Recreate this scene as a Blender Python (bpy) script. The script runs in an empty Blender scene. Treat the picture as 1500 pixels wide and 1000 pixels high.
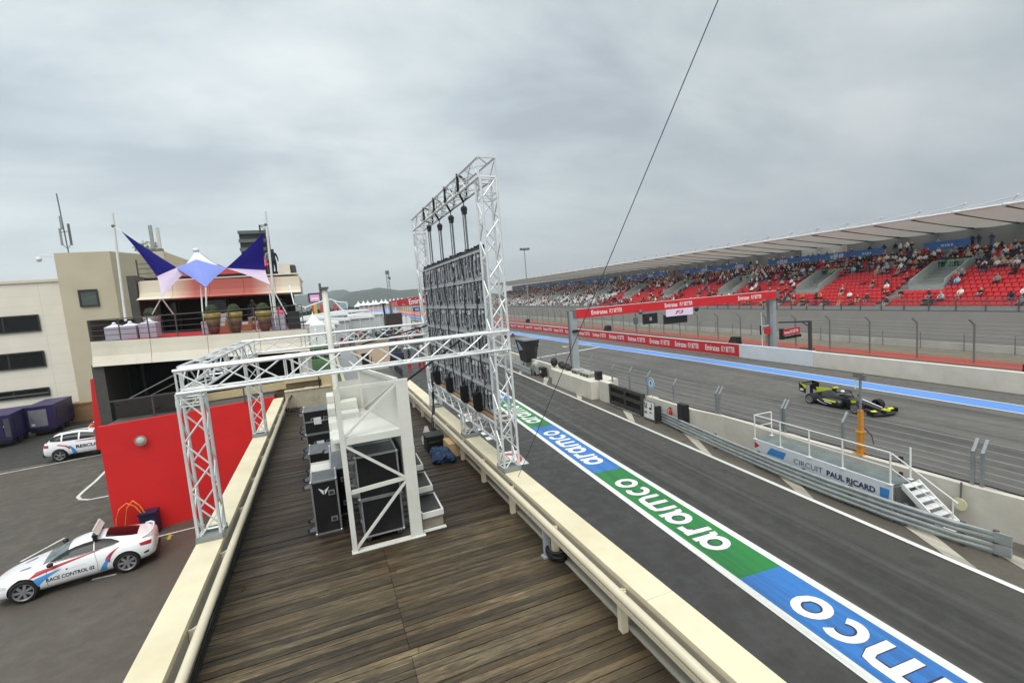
import bpy, bmesh, math, random
from mathutils import Matrix, Vector
from mathutils.bvhtree import BVHTree
random.seed(7)
SC = bpy.context.scene
COL = SC.collection
R = math.radians
PI = math.pi
V = Vector
# ---------------------------------------------------------------- camera: 8.2 m above the ground, wide lens, slight roll
F, YAW, PITCH, ROLL, CZ = 694.0, .3746, .1006, .0807, 8.2
def cam_axes():
    cy, sy, cp, sp, cr, sr = math.cos(YAW), math.sin(YAW), math.cos(PITCH), math.sin(PITCH), math.cos(ROLL), math.sin(ROLL)
    f = V((sy*cp, cy*cp, -sp)); r = V((cy, -sy, 0)); d = f.cross(r)
    return cr*r + sr*d, -sr*r + cr*d, f
CR, CD, CF = cam_axes()
CAMP = V((0, 0, CZ))
TY = .0745                                     # the track runs 4.3 degrees off the terrace
TT_, TN = V((math.sin(TY), math.cos(TY), 0)), V((math.cos(TY), -math.sin(TY), 0))
TM = Matrix(((TN.x, TT_.x, 0, 0), (TN.y, TT_.y, 0, 0), (0, 0, 1, 0), (0, 0, 0, 1)))   # (w across, s along, z) -> world
def ray(px, py): return CR*(px-750) + CD*(py-500) + CF*F
def at_z(px, py, z): d = ray(px, py); return CAMP + d*((z-CZ)/d.z)
def at_y(px, py, y): d = ray(px, py); return CAMP + d*(y/d.y)
def at_x(px, py, x): d = ray(px, py); return CAMP + d*(x/d.x)
def at_w(px, py, w):
    d = ray(px, py); p = CAMP + d*(w/d.dot(TN)); return V((p.dot(TN), p.dot(TT_), p.z))
def tz(px, py, z=0): p = at_z(px, py, z); return V((p.dot(TN), p.dot(TT_), z))
cam = bpy.data.cameras.new('camera'); co = bpy.data.objects.new('camera', cam); COL.objects.link(co)
cam.sensor_width = 36; cam.lens = F/1500*36; cam.clip_start = .05; cam.clip_end = 20000
co.matrix_world = Matrix(((CR.x, -CD.x, -CF.x, 0), (CR.y, -CD.y, -CF.y, 0), (CR.z, -CD.z, -CF.z, CZ), (0, 0, 0, 1)))
SC.camera = co
# ---------------------------------------------------------------- materials
def lin(c): return tuple(((x/255/12.92) if x/255 <= .04045 else ((x/255+.055)/1.055)**2.4) for x in c)
class N_:
    def __init__(s, name):
        s.m = bpy.data.materials.new(name); s.m.use_nodes = True; s.t = s.m.node_tree; s.n = s.t.nodes; s.l = s.t.links
        s.b = s.n['Principled BSDF']
    def new(s, t, **k):
        n = s.n.new(t)
        for a, v in k.items(): setattr(n, a, v)
        return n
    def link(s, a, b): s.l.new(a, b)
    def val(s, sock, x):
        if hasattr(x, 'is_linked'): s.l.new(x, sock)
        else: sock.default_value = x
    def math(s, op, a, b=0, c=0):
        n = s.new('ShaderNodeMath', operation=op)
        for i, x in enumerate((a, b, c)): s.val(n.inputs[i], x)
        return n.outputs[0]
    def noise(s, vec, scale, detail=4, rough=.55, dist=0):
        n = s.new('ShaderNodeTexNoise'); n.inputs['Scale'].default_value = scale; n.inputs['Detail'].default_value = detail
        n.inputs['Roughness'].default_value = rough; n.inputs['Distortion'].default_value = dist
        if vec is not None: s.link(vec, n.inputs['Vector'])
        return n.outputs['Fac']
    def mapping(s, vec, scale=(1, 1, 1), rot=(0, 0, 0), loc=(0, 0, 0)):
        n = s.new('ShaderNodeMapping'); n.inputs['Scale'].default_value = scale; n.inputs['Rotation'].default_value = rot; n.inputs['Location'].default_value = loc
        s.link(vec, n.inputs['Vector']); return n.outputs[0]
    def ramp(s, f, stops):
        n = s.new('ShaderNodeValToRGB'); e = n.color_ramp.elements
        while len(e) > 1: e.remove(e[-1])
        for i, (p, c) in enumerate(stops):
            x = e[0] if i == 0 else e.new(p)
            x.position = p; x.color = (c, c, c, 1) if isinstance(c, (int, float)) else tuple(c) + (1,)
        s.link(f, n.inputs[0]); return n.outputs[0]
    def mix(s, f, a, b, mode='MIX'):
        n = s.new('ShaderNodeMix', data_type='RGBA', blend_type=mode)
        s.val(n.inputs[0], f)
        for i, x in ((6, a), (7, b)):
            if hasattr(x, 'is_linked'): s.l.new(x, n.inputs[i])
            else: n.inputs[i].default_value = (x, x, x, 1) if isinstance(x, (int, float)) else tuple(x) + (1,)
        return n.outputs[2]
    def pos(s): return s.new('ShaderNodeNewGeometry').outputs['Position']
    def rnd(s): return s.new('ShaderNodeNewGeometry').outputs['Random Per Island']
    def obj(s): return s.new('ShaderNodeTexCoord').outputs['Object']
    def bump(s, h, d=.01, st=.5):
        n = s.new('ShaderNodeBump'); n.inputs['Distance'].default_value = d; n.inputs['Strength'].default_value = st
        s.link(h, n.inputs['Height']); s.link(n.outputs[0], s.b.inputs['Normal'])
    def color(s, c): s.val(s.b.inputs['Base Color'], c if hasattr(c, 'is_linked') else tuple(c) + (1,))
MATS = {}
def mat(name, col, rough=.6, metal=0, var=.12, scale=6, dirt=0, dirtcol=(.16, .14, .11), bump=0, stretch=None, coat=0, isl=0):
    if name in MATS: return MATS[name]
    m = N_(name); c = lin(col); p = m.obj() if stretch is None else m.mapping(m.obj(), stretch)
    n = m.noise(p, scale, 5)
    k = m.ramp(n, [(.3, 1-var), (.7, 1+var)])
    base = m.mix(1, c, k, 'MULTIPLY')
    if isl: base = m.mix(1, base, m.ramp(m.rnd(), [(0, 1-isl), (1, 1+isl)]), 'MULTIPLY')
    if dirt:
        n2 = m.noise(p, scale*.37, 6, .65)
        base = m.mix(m.math('MULTIPLY', m.ramp(n2, [(.5, 0), (.75, 1)]), dirt), base, dirtcol)
    m.color(base)
    m.val(m.b.inputs['Roughness'], m.math('ADD', m.math('MULTIPLY', n, .2), rough-.1))
    m.b.inputs['Metallic'].default_value = metal
    if coat: m.b.inputs['Coat Weight'].default_value = coat; m.b.inputs['Coat Roughness'].default_value = .06
    if bump: m.bump(m.noise(p, scale*6, 3), bump, .6)
    MATS[name] = m.m; return m.m
def glass_mat(name, col, rough=.08):
    if name in MATS: return MATS[name]
    m = N_(name); m.color(m.mix(1, lin(col), m.ramp(m.noise(m.obj(), 3), [(.3, .8), (.7, 1.2)]), 'MULTIPLY'))
    m.b.inputs['Roughness'].default_value = rough; m.b.inputs['Specular IOR Level'].default_value = .3
    MATS[name] = m.m; return m.m
def emit_mat(name, col, st=1):
    m = N_(name); m.color(lin(col)); m.b.inputs['Emission Color'].default_value = lin(col) + (1,); m.b.inputs['Emission Strength'].default_value = st
    MATS[name] = m.m; return m.m
# ---------------------------------------------------------------- mesh builder
class MB:
    def __init__(s, M=None): s.v, s.f, s.m, s.mi, s.M = [], [], [], 0, M
    def add(s, vs, fs, mi=None):
        b = len(s.v); M = s.M
        s.v += [tuple(M @ V(p)) if M is not None else tuple(p) for p in vs]
        s.f += [tuple(i+b for i in f) for f in fs]; s.m += [s.mi if mi is None else mi]*len(fs)
        return s
    def bx(s, x0, x1, y0, y1, z0, z1, mi=None):
        return s.add([(x0,y0,z0),(x1,y0,z0),(x1,y1,z0),(x0,y1,z0),(x0,y0,z1),(x1,y0,z1),(x1,y1,z1),(x0,y1,z1)],
                     [(3,2,1,0),(4,5,6,7),(0,1,5,4),(1,2,6,5),(2,3,7,6),(3,0,4,7)], mi)
    def box(s, c, d, mi=None, rz=0, rx=0, ry=0):
        M = Matrix.Translation(c) @ Matrix.Rotation(rz,4,'Z') @ Matrix.Rotation(ry,4,'Y') @ Matrix.Rotation(rx,4,'X'); h = [x/2 for x in d]
        return s.add([M @ V((a*h[0],b*h[1],e*h[2])) for e in (-1,1) for a,b in ((-1,-1),(1,-1),(1,1),(-1,1))],
                     [(3,2,1,0),(4,5,6,7),(0,1,5,4),(1,2,6,5),(2,3,7,6),(3,0,4,7)], mi)
    def bar(s, p0, p1, a, b=None, up=(0,0,1), mi=None):
        p0, p1 = V(p0), V(p1); d = (p1-p0).normalized(); b = b or a; u = V(up)
        if abs(d.dot(u)) > .98: u = V((0,1,0))
        x = d.cross(u).normalized()*a/2; y = x.cross(d).normalized()*b/2
        return s.add([q+i*x+j*y for q in (p0,p1) for i,j in ((-1,-1),(1,-1),(1,1),(-1,1))],
                     [(3,2,1,0),(4,5,6,7),(0,1,5,4),(1,2,6,5),(2,3,7,6),(3,0,4,7)], mi)
    def tube(s, pts, r, n=6, mi=None, r2=None):
        pts = [V(p) for p in pts]; k = len(pts); vs = []
        for i, p in enumerate(pts):
            d = (pts[min(i+1,k-1)]-pts[max(i-1,0)]).normalized(); u = V((0,0,1)) if abs(d.z) < .95 else V((0,1,0))
            x = d.cross(u).normalized(); y = x.cross(d)
            rr = r if r2 is None else r + (r2-r)*i/(k-1)
            vs += [p + (x*math.cos(2*PI*j/n)+y*math.sin(2*PI*j/n))*rr for j in range(n)]
        fs = [(i*n+j, i*n+(j+1)%n, (i+1)*n+(j+1)%n, (i+1)*n+j) for i in range(k-1) for j in range(n)]
        fs += [tuple(range(n-1,-1,-1)), tuple(range((k-1)*n, k*n))]
        return s.add(vs, fs, mi)
    def prism(s, poly, vec, mi=None):
        n = len(poly); vec = V(vec); a = [V(p) for p in poly]
        return s.add(a+[p+vec for p in a], [tuple(range(n-1,-1,-1)), tuple(range(n,2*n))]+[(i,(i+1)%n,(i+1)%n+n,i+n) for i in range(n)], mi)
    def quad(s, *p, mi=None): return s.add(p, [tuple(range(len(p)))], mi)
    def lathe(s, prof, c=(0,0,0), n=12, mi=None, axis='Z', sc=(1,1,1), cap=True):
        vs = []
        for r, z in prof:
            for j in range(n):
                a = 2*PI*j/n; p = (r*math.cos(a)*sc[0], r*math.sin(a)*sc[1], z*sc[2])
                if axis == 'X': p = (p[2], p[0], p[1])
                if axis == 'Y': p = (p[0], p[2], p[1])
                vs.append((p[0]+c[0], p[1]+c[1], p[2]+c[2]))
        k = len(prof)
        fs = [(i*n+j, i*n+(j+1)%n, (i+1)*n+(j+1)%n, (i+1)*n+j) for i in range(k-1) for j in range(n)]
        if cap and prof[0][0] > 1e-4: fs.append(tuple(range(n-1,-1,-1)))
        if cap and prof[-1][0] > 1e-4: fs.append(tuple(range((k-1)*n, k*n)))
        return s.add(vs, fs, mi)
    def ball(s, c, r, n=10, m=6, mi=None, sc=(1,1,1)):
        return s.lathe([(max(r*math.sin(PI*i/m),1e-5), -r*math.cos(PI*i/m)) for i in range(m+1)], c, n, mi, 'Z', sc)
    def strip(s, pts, h, mi=None):     # vertical sheet along a polyline
        for a, b in zip(pts, pts[1:]): s.quad(a, b, (b[0],b[1],b[2]+h), (a[0],a[1],a[2]+h), mi=mi)
        return s
    def wall(s, pts, th, z0, z1, mi=None):      # thick wall along polyline in the xy plane, th to the right of travel
        L = [V((p[0],p[1],0)) for p in pts]; off = []
        for i, p in enumerate(L):
            d = (L[min(i+1,len(L)-1)]-L[max(i-1,0)]).normalized(); off.append(p+V((d.y,-d.x,0))*th)
        n = len(L); vs = []
        for i in range(n):
            for q, z in ((L[i],z0),(off[i],z0),(off[i],z1),(L[i],z1)): vs.append((q.x,q.y,z))
        fs = [(i*4+j, i*4+(j+1)%4, (i+1)*4+(j+1)%4, (i+1)*4+j) for i in range(n-1) for j in range(4)]+[(3,2,1,0), tuple(range(n*4-4,n*4))]
        return s.add(vs, fs, mi)
    def mesh(s, name, mats, inv=None, smooth=False):
        me = bpy.data.meshes.new(name)
        me.from_pydata([tuple(inv @ V(p)) for p in s.v] if inv is not None else s.v, [], s.f)
        for m in (mats if isinstance(mats, (list, tuple)) else [mats]): me.materials.append(m)
        me.polygons.foreach_set('material_index', s.m)
        if smooth: me.polygons.foreach_set('use_smooth', [True]*len(s.f))
        me.update(); fixn(me); return me
def fixn(me):
    bm = bmesh.new(); bm.from_mesh(me); bmesh.ops.recalc_face_normals(bm, faces=bm.faces); bm.to_mesh(me); bm.free()
def wm(o):
    m = o.matrix_basis.copy()
    return (wm(o.parent) @ m) if o.parent else m
def tag(o, label, cat, group=None):
    o['label'] = label; o['category'] = cat
    if group: o['group'] = group
    return o
def thing(name, label, cat, loc=(0,0,0), group=None, rz=0):
    o = bpy.data.objects.new(name, None); COL.objects.link(o); o.location = loc; o.rotation_euler = (0,0,rz); o.empty_display_size = .2
    return tag(o, label, cat, group)
def part(name, mb, mats, parent, smooth=False, label=None, local=False):
    me = mb if isinstance(mb, bpy.types.Mesh) else mb.mesh(name, mats, None if local else wm(parent).inverted(), smooth)
    o = bpy.data.objects.new(name, me); COL.objects.link(o); o.parent = parent
    if label: o['label'] = label
    return o
def single(name, mb, mats, label, cat, group=None, smooth=False):
    xs = [[p[i] for p in mb.v] for i in range(3)]
    b = V(((min(xs[0])+max(xs[0]))/2, (min(xs[1])+max(xs[1]))/2, min(xs[2])))
    o = bpy.data.objects.new(name, mb.mesh(name, mats, Matrix.Translation(-b), smooth)); COL.objects.link(o); o.location = b
    return tag(o, label, cat, group)
def struct(name, mb, mats, kind='structure', smooth=False):
    o = bpy.data.objects.new(name, mb.mesh(name, mats, None, smooth)); COL.objects.link(o); o['kind'] = kind; return o
def dup(root, loc=None, rz=None, label=None, group=None, mats=None):
    def cp(o, par):
        c = o.copy(); COL.objects.link(c)
        if par: c.parent = par
        for ch in [x for x in KIDS.get(o.name, [])]: cp(ch, c)
        return c
    KIDS = {}
    def walk(o):
        KIDS[o.name] = list(o.children)
        for ch in o.children: walk(ch)
    walk(root)
    r = cp(root, None)
    if loc is not None: r.location = loc
    if rz is not None: r.rotation_euler = (0,0,rz)
    if label: r['label'] = label
    if group: r['group'] = group
    return r
TCACHE = {}
def text_mesh(s, bold=0, shear=0, ext=.003, space=1):
    k = (s, bold, shear, ext, space)
    if k in TCACHE: return TCACHE[k]
    c = bpy.data.curves.new('lettering', 'FONT'); c.body = s; c.size = 1; c.offset = bold; c.shear = shear; c.extrude = ext; c.space_character = space
    c.align_x = 'CENTER'; c.align_y = 'CENTER'; c.resolution_u = 3
    o = bpy.data.objects.new('lettering', c); COL.objects.link(o)
    dg = bpy.context.evaluated_depsgraph_get(); me = bpy.data.meshes.new_from_object(o.evaluated_get(dg))
    bpy.data.objects.remove(o); bpy.data.curves.remove(c)
    xs = [v.co.x for v in me.vertices]; ys = [v.co.y for v in me.vertices]
    me['w'] = max(xs)-min(xs); me['h'] = max(ys)-min(ys)
    cx, cy = (max(xs)+min(xs))/2, (max(ys)+min(ys))/2
    for v in me.vertices: v.co.x -= cx; v.co.y -= cy
    TCACHE[k] = me; return me
def text(s, M, width, height, m, parent, bold=0, shear=0, name='lettering', space=1, label=None):
    src = text_mesh(s, bold, shear, .003, space); me = src.copy()
    S = wm(parent).inverted() @ M @ Matrix.Diagonal((width/src['w'], height/src['h'], 1, 1))
    me.transform(S); me.materials.clear(); me.materials.append(m)
    o = bpy.data.objects.new(name, me); COL.objects.link(o); o.parent = parent
    if label: o['label'] = label
    return o
def frame(o, x, y):      # matrix with origin o, text x and y axes
    x = V(x).normalized(); y = V(y); y = (y - x*y.dot(x)).normalized(); z = x.cross(y)
    return Matrix(((x.x,y.x,z.x,o[0]),(x.y,y.y,z.y,o[1]),(x.z,y.z,z.z,o[2]),(0,0,0,1)))
def apply_mods(o):
    dg = bpy.context.evaluated_depsgraph_get(); me = bpy.data.meshes.new_from_object(o.evaluated_get(dg)); bpy.data.objects.remove(o); return me
# ---------------------------------------------------------------- world, sun
w = bpy.data.worlds.new('World'); SC.world = w; w.use_nodes = True
W = N_.__new__(N_); W.t = w.node_tree; W.n = W.t.nodes; W.l = W.t.links
bg = W.n['Background']
SUN_EL, SUN_AZ = R(58), R(205)
sky = W.new('ShaderNodeTexSky', sky_type='NISHITA'); sky.sun_disc = False; sky.sun_elevation = SUN_EL; sky.sun_rotation = SUN_AZ; sky.air_density = 1; sky.dust_density = 4
d = W.new('ShaderNodeTexCoord').outputs['Generated']
sep = W.new('ShaderNodeSeparateXYZ'); W.link(d, sep.inputs[0])
zz = W.math('MAXIMUM', sep.outputs[2], 0)
den = W.math('ADD', zz, .30)
cb = W.new('ShaderNodeCombineXYZ'); W.link(W.math('DIVIDE', sep.outputs[0], den), cb.inputs[0]); W.link(W.math('DIVIDE', sep.outputs[1], den), cb.inputs[1])
v1 = W.mapping(cb.outputs[0], (1.0, 1.7, 1), (0,0,R(24)), (2.3, .7, 0))
n1 = W.noise(v1, 1.15, 7, .56, .22)
v2 = W.mapping(cb.outputs[0], (1, 1, 1), (0,0,0), (8.1, 3.2, 0))
n2 = W.noise(v2, .7, 3, .5, .08)
cloud = W.ramp(W.math('ADD', W.math('MULTIPLY', n1, .68), W.math('MULTIPLY', n2, .34)),
               [(.40, (.42,.48,.53)), (.47, (.52,.59,.63)), (.525, (.60,.67,.695)), (.62, (.735,.79,.80))])
hz = W.ramp(zz, [(0, 1), (.12, .6), (.30, 0)])
az = W.ramp(W.math('ADD', W.math('MULTIPLY', sep.outputs[0], .5), .5), [(.35, (.67,.755,.76)), (.62, (.59,.675,.68)), (.85, (.42,.485,.54)), (1, (.40,.455,.53))])
cloud = W.mix(W.math('MULTIPLY', hz, .85), cloud, az)
side = W.ramp(W.math('ADD', W.math('MULTIPLY', sep.outputs[0], .5), .5), [(.3, 1.08), (.65, .97), (.9, .80)])
cloud = W.mix(1, cloud, side, 'MULTIPLY')
zen = W.ramp(zz, [(.0, 1), (.56, 1), (.8, (1.80,1.72,1.62)), (1, (2.15,2.05,1.92))])
cloud = W.mix(1, cloud, zen, 'MULTIPLY')
sc10 = W.mix(1, cloud, 10.0, 'MULTIPLY')
W.link(W.mix(.94, sky.outputs[0], sc10), bg.inputs['Color']); bg.inputs['Strength'].default_value = .1
sun = bpy.data.lights.new('sun', 'SUN'); sun.energy = 1.5; sun.angle = R(38); sun.color = (1, .96, .9)
so = bpy.data.objects.new('sun', sun); COL.objects.link(so)
so.rotation_euler = (R(90)-SUN_EL, 0, PI-SUN_AZ) 
SC.view_settings.view_transform = 'Standard'; SC.view_settings.look = 'None'; SC.view_settings.exposure = 0.28; SC.view_settings.gamma = 1
SC.cycles.max_bounces = 6; SC.cycles.diffuse_bounces = 3; SC.cycles.glossy_bounces = 3
# ================================================================ GROUND, ROADS, MARKINGS
def asphalt(name, col, streak=.0, wet=0, along=True, patch=.12, rough=.75):
    m = N_(name); c = lin(col); p = m.pos()
    t = m.mapping(p, (1,1,1), (0,0,TY)) if along else p           # rotate so that y runs along the track
    fine = m.noise(p, 26, 4, .7); big = m.noise(p, .22, 5, .6); mid = m.noise(p, 1.7, 5, .62, .3)
    base = m.mix(1, c, m.ramp(fine, [(.3, .86), (.7, 1.14)]), 'MULTIPLY')
    base = m.mix(1, base, m.ramp(big, [(.3, 1-patch), (.7, 1+patch)]), 'MULTIPLY')
    base = m.mix(1, base, m.ramp(mid, [(.3, 1-patch*.6), (.72, 1+patch*.6)]), 'MULTIPLY')
    spot = m.noise(m.mapping(t, (1,.55,1), loc=(3,11,0)), 1.1, 3, .5)
    base = m.mix(m.math('MULTIPLY', m.ramp(spot, [(.64, 0), (.70, 1)]), .35), base, lin((34,34,34)))
    if streak:
        s1 = m.noise(m.mapping(t, (.75,.012,1)), 1, 6, .6); s2 = m.noise(m.mapping(t, (2.6,.03,1), loc=(5,9,0)), 1, 4, .6, .1)
        base = m.mix(m.math('MULTIPLY', m.ramp(s1, [(.46, 0), (.62, 1)]), streak), base, lin((34,34,34)))
        base = m.mix(m.math('MULTIPLY', m.ramp(s2, [(.5, 0), (.62, 1)]), streak*.7), base, lin((38,38,38)))
        s3 = m.noise(m.mapping(t, (1.2,.02,1), loc=(15,2,0)), 1, 4, .6)
        base = m.mix(m.math('MULTIPLY', m.ramp(s3, [(.52, 0), (.66, 1)]), streak*.35), base, lin((112,110,106)))
    m.color(base)
    m.val(m.b.inputs['Roughness'], m.math('SUBTRACT', rough, m.math('MULTIPLY', m.ramp(mid, [(.42, 0), (.68, 1)]), wet)))
    m.bump(fine, .004, .5); MATS[name] = m.m; return m.m
A_PIT = asphalt('pit_asphalt', (66,64,61), .72, .38); A_NEAR = asphalt('apron_asphalt', (58,57,56), .22, .3, patch=.2)
A_TRACK = asphalt('track_asphalt', (96,94,91), .42, .15); A_STRIP = asphalt('wall_strip_asphalt', (92,86,78), .2, .3, patch=.22)
A_PAD = asphalt('paddock_asphalt', (80,75,68), 0, .35, False, .13, .7); A_DARK = asphalt('dark_asphalt', (52,51,50), 0, .3, False, .2)
A_FAR = asphalt('outer_asphalt', (88,86,84), .3, .1)
def paint(name, col, wear=.35, wearcol=(70,70,70)):
    m = N_(name); p = m.pos(); t = m.mapping(p, (1,1,1), (0,0,TY))
    n = m.noise(p, 9, 6, .7); s = m.noise(m.mapping(t, (3.2,.12,1)), 1, 5, .65)
    base = m.mix(1, lin(col), m.ramp(n, [(.3, .9), (.7, 1.06)]), 'MULTIPLY')
    base = m.mix(m.math('MULTIPLY', m.ramp(s, [(.46, 0), (.58, 1)]), wear), base, lin(wearcol))
    s4 = m.noise(m.mapping(t, (1.1,.022,1), loc=(4,6,0)), 1, 5, .6); base = m.mix(m.math('MULTIPLY', m.ramp(s4, [(.46, 0), (.57, 1)]), min(1, wear*1.5)), base, m.mix(1, base, (.34,.36,.38), 'MULTIPLY'))
    base = m.mix(m.math('MULTIPLY', m.ramp(m.noise(p, 40, 3, .7), [(.62, 0), (.7, 1)]), wear*.8), base, lin(wearcol))
    m.color(base); m.b.inputs['Roughness'].default_value = .45; MATS[name] = m.m; return m.m
P_WHITE = paint('white_road_paint', (232,232,228), .22, (120,120,118)); P_BLUE = paint('blue_road_paint', (46,116,190), .42, (34,70,116)); P_GREEN = paint('green_road_paint', (28,124,56), .42, (20,72,38))
P_BAND = paint('light_blue_road_paint', (92,148,222), .14, (110,130,170)); P_CREAM = paint('cream_road_paint', (196,190,176), .4, (120,112,100)); P_YEL = paint('yellow_road_paint', (226,190,70), .3)
P_RED = paint('red_runoff_paint', (172,76,64), .22, (150,90,78)); P_LETTER = paint('letter_paint', (238,238,236), .3, (160,165,170))
def tsheet(name, poly, z, m):       # flat sheet from (w, s) corners
    return struct(name, MB(TM).quad(*[(a,b,z) for a,b in poly]), m)
def earth():
    m = N_('dry_earth'); p = m.pos()
    a = m.mix(m.ramp(m.noise(p, .05, 6, .65), [(.35, 0), (.65, 1)]), lin((96,98,70)), lin((118,106,84)))
    m.color(m.mix(1, a, m.ramp(m.noise(p, 1.3, 5, .7), [(.3, .8), (.7, 1.2)]), 'MULTIPLY')); m.b.inputs['Roughness'].default_value = .95; return m.m
g = MB().quad((-4000,-400,-.06), (4000,-400,-.06), (4000,6000,-.06), (-4000,6000,-.06)); struct('ground', g, earth())
tsheet('paddock', [(-140,-30), (9,-30), (9,330), (-140,330)], -.02, A_PAD)
struct('parking_bay', MB().quad((-40,36.75,-.014), (-3,38.9,-.014), (-3,53,-.014), (-40,53,-.014)), A_DARK)
tsheet('pit_apron', [(3.2,-30), (10,-30), (10,330), (3.2,330)], -.010, A_NEAR)
tsheet('pit_lane', [(8.9,-30), (14.62,-30), (14.62,330), (8.9,330)], -.004, A_PIT)
tsheet('pit_wall_strip', [(14.6,-30), (18,-30), (18,330), (14.6,330)], -.012, A_STRIP)
tsheet('race_track', [(17.2,-30), (40,-30), (40,120), (36,330), (17.2,330)], -.008, A_TRACK)
tsheet('track_verge', [(39.5,-30), (44.5,-30), (44.5,330), (39.5,330)], -.011, A_FAR)
tsheet('red_runoff', [(43.5,-30), (46.2,-30), (46.2,40), (45.9,90), (46.5,165), (43,330), (38,330), (43.6,120)], .002, P_RED)
def grass(name, a, b):
    m = N_(name); p = m.pos()
    m.color(m.mix(m.ramp(m.noise(p, .9, 7, .75), [(.35, 0), (.65, 1)]), lin(a), lin(b))); m.b.inputs['Roughness'].default_value = .95
    m.bump(m.noise(p, 30, 3), .03, .8); return m.m
tsheet('dry_grass_verge', [(45.8,-30), (52.5,-30), (52.5,250), (46,250)], -.005, grass('dry_grass', (104,100,84), (122,114,100)))
# lane markings -------------------------------------------------
def line(name, w0, w1, s0, s1, m, z=.004): return tsheet(name, [(w0,s0), (w1,s0), (w1,s1), (w0,s1)], z, m)
line('white_lane_line', 14.52, 14.70, -30, 300, P_WHITE, .003)
line('white_band_edge', 8.74, 8.98, -30, 64, P_WHITE, .003); line('white_band_edge', 10.42, 10.66, -30, 64, P_WHITE, .003)

def stroke(mb, pts, t, z, closed=False, sx=1, sy=1):
    n = len(pts); L = []; Rr = []
    for i in range(n):
        a = V(pts[(i-1)%n] if closed or i else pts[0]); b = V(pts[(i+1)%n] if closed or i < n-1 else pts[-1]); d = (b-a).normalized(); nn = V((-d.y,d.x))*t/2; p = V(pts[i])
        L.append(((p+nn).x*sx,(p+nn).y*sy,z)); Rr.append(((p-nn).x*sx,(p-nn).y*sy,z))
    m = n if closed else n-1
    mb.add(L+Rr, [(i,(i+1)%n,(i+1)%n+n,i+n) for i in range(m)])
def aramco(mb, width, height, t, dz=.0004):      # rounded lower case letters drawn as strokes, x along the word, y up
    el = lambda cx,cy,rx,ry,a0,a1,n=18: [V((cx+rx*math.cos(R(a0+(a1-a0)*i/n)), cy+ry*math.sin(R(a0+(a1-a0)*i/n)))) for i in range(n+1)]
    h = t/2; G = []; x = 0
    for ch in 'aramco':
        if ch == 'a': G += [(el(x+.5,.5,.5-h,.5-h,0,340,18)[:-1],True),([V((x+.95,1)),V((x+.95,.35)),V((x+1.0,.14)),V((x+1.16,h))],False)]; x += 1.30
        if ch == 'r': G += [([V((x+h,1)),V((x+h,0))],False),([V((x+h*1.6,.66)),V((x+.34,.86)),V((x+.68,1-h))],False)]; x += .80
        if ch == 'm': G += [([V((x+h,0)),V((x+h,.62)),V((x+.2,.84)),V((x+.42,1-h)),V((x+1.1,1-h)),V((x+1.32,.84)),V((x+1.42,.62)),V((x+1.42,0))],False),([V((x+.76,1-t)),V((x+.76,0))],False)]; x += 1.70
        if ch == 'c': G += [(el(x+.5,.5,.5-h,.5-h,52,308),False)]; x += 1.0
        if ch == 'o': G += [(el(x+.5,.5,.52-h,.5-h,0,340,18)[:-1],True)]; x += 1.02
    k = width/x
    for i,(p,cl) in enumerate(G): stroke(mb, p, t, i*dz, cl, k, height)
bandpan = [(-26.5,-17.6,P_GREEN), (-17.6,-8.3,P_BLUE), (-8.3,.8,P_GREEN), (.8,9.93,P_BLUE), (9.93,18.45,P_GREEN), (18.45,26.6,P_BLUE), (26.6,34.8,P_GREEN), (34.8,43,P_BLUE), (43,51.2,P_GREEN), (51.2,59.4,P_BLUE)]
OUT = mat('letter_outline_paint', (52,42,72), .6)
for k, (a, b, m) in enumerate(bandpan):
    o = line('painted_panel', 8.98, 10.42, a, b, m, .003)
    L = b-a
    if 0 <= k < 9:
        Mx = TM @ frame((9.24, b-1.15, .006), (0,-1,0), (1,0,0)) @ Matrix.Rotation(PI,4,'Z')
        Mx = TM @ frame((10.16, b-7.2, .006), (0,1,0), (-1,0,0))
        q = MB(Mx); aramco(q, 6.05, .95, .25); part('lettering', q, P_LETTER, o)
        if 0 < b < 20: q = MB(TM @ frame((10.16, b-7.2, .0045), (0,1,0), (-1,0,0))); aramco(q, 6.05, .95, .305, .00002); part('lettering_outline', q, OUT, o)
# cream diagonal bars between the lane line and the wall
for a, b in ((4.3,7.4), (7.75,10.5), (12.5,15.3), (17.7,21.2), (24.2,27.4), (31.4,34.6), (38.4,41.6), (45.4,48.6)):
    tsheet('cream_diagonal_bar', [(14.72,a), (14.72,a+.75), (16.25,b+1.25), (16.25,b-.1)], .004, P_CREAM)
# blue band along the far side of the track, white edges
BB = [(-30,31.5,33.35), (16,31.5,33.35), (27,31.4,33.3), (39,31.2,33.15), (60,29.9,32.3), (97,28.3,30.4), (160,25.2,27.2), (220,22,23.6), (330,14,15.4)]
def ribbon(name, f0, f1, z, m):
    mb = MB(TM)
    for (s0,a0,b0),(s1,a1,b1) in zip(BB, BB[1:]):
        l = lambda a,b,t: a+(b-a)*t
        mb.quad((l(a0,b0,f0),s0,z), (l(a0,b0,f1),s0,z), (l(a1,b1,f1),s1,z), (l(a1,b1,f0),s1,z))
    return struct(name, mb, m)
ribbon('blue_track_band', .07, .93, 0, P_BAND); ribbon('white_track_line', .0, .075, .004, P_WHITE); ribbon('white_track_line', .925, 1, .004, P_WHITE)
mb = MB(TM)
p0, p1 = tz(758,529), tz(880,508)
mb.quad((p0.x,p0.y-.2,.001), (p1.x,p1.y-.2,.001), (p1.x,p1.y+.25,.001), (p0.x,p0.y+.25,.001))
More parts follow.
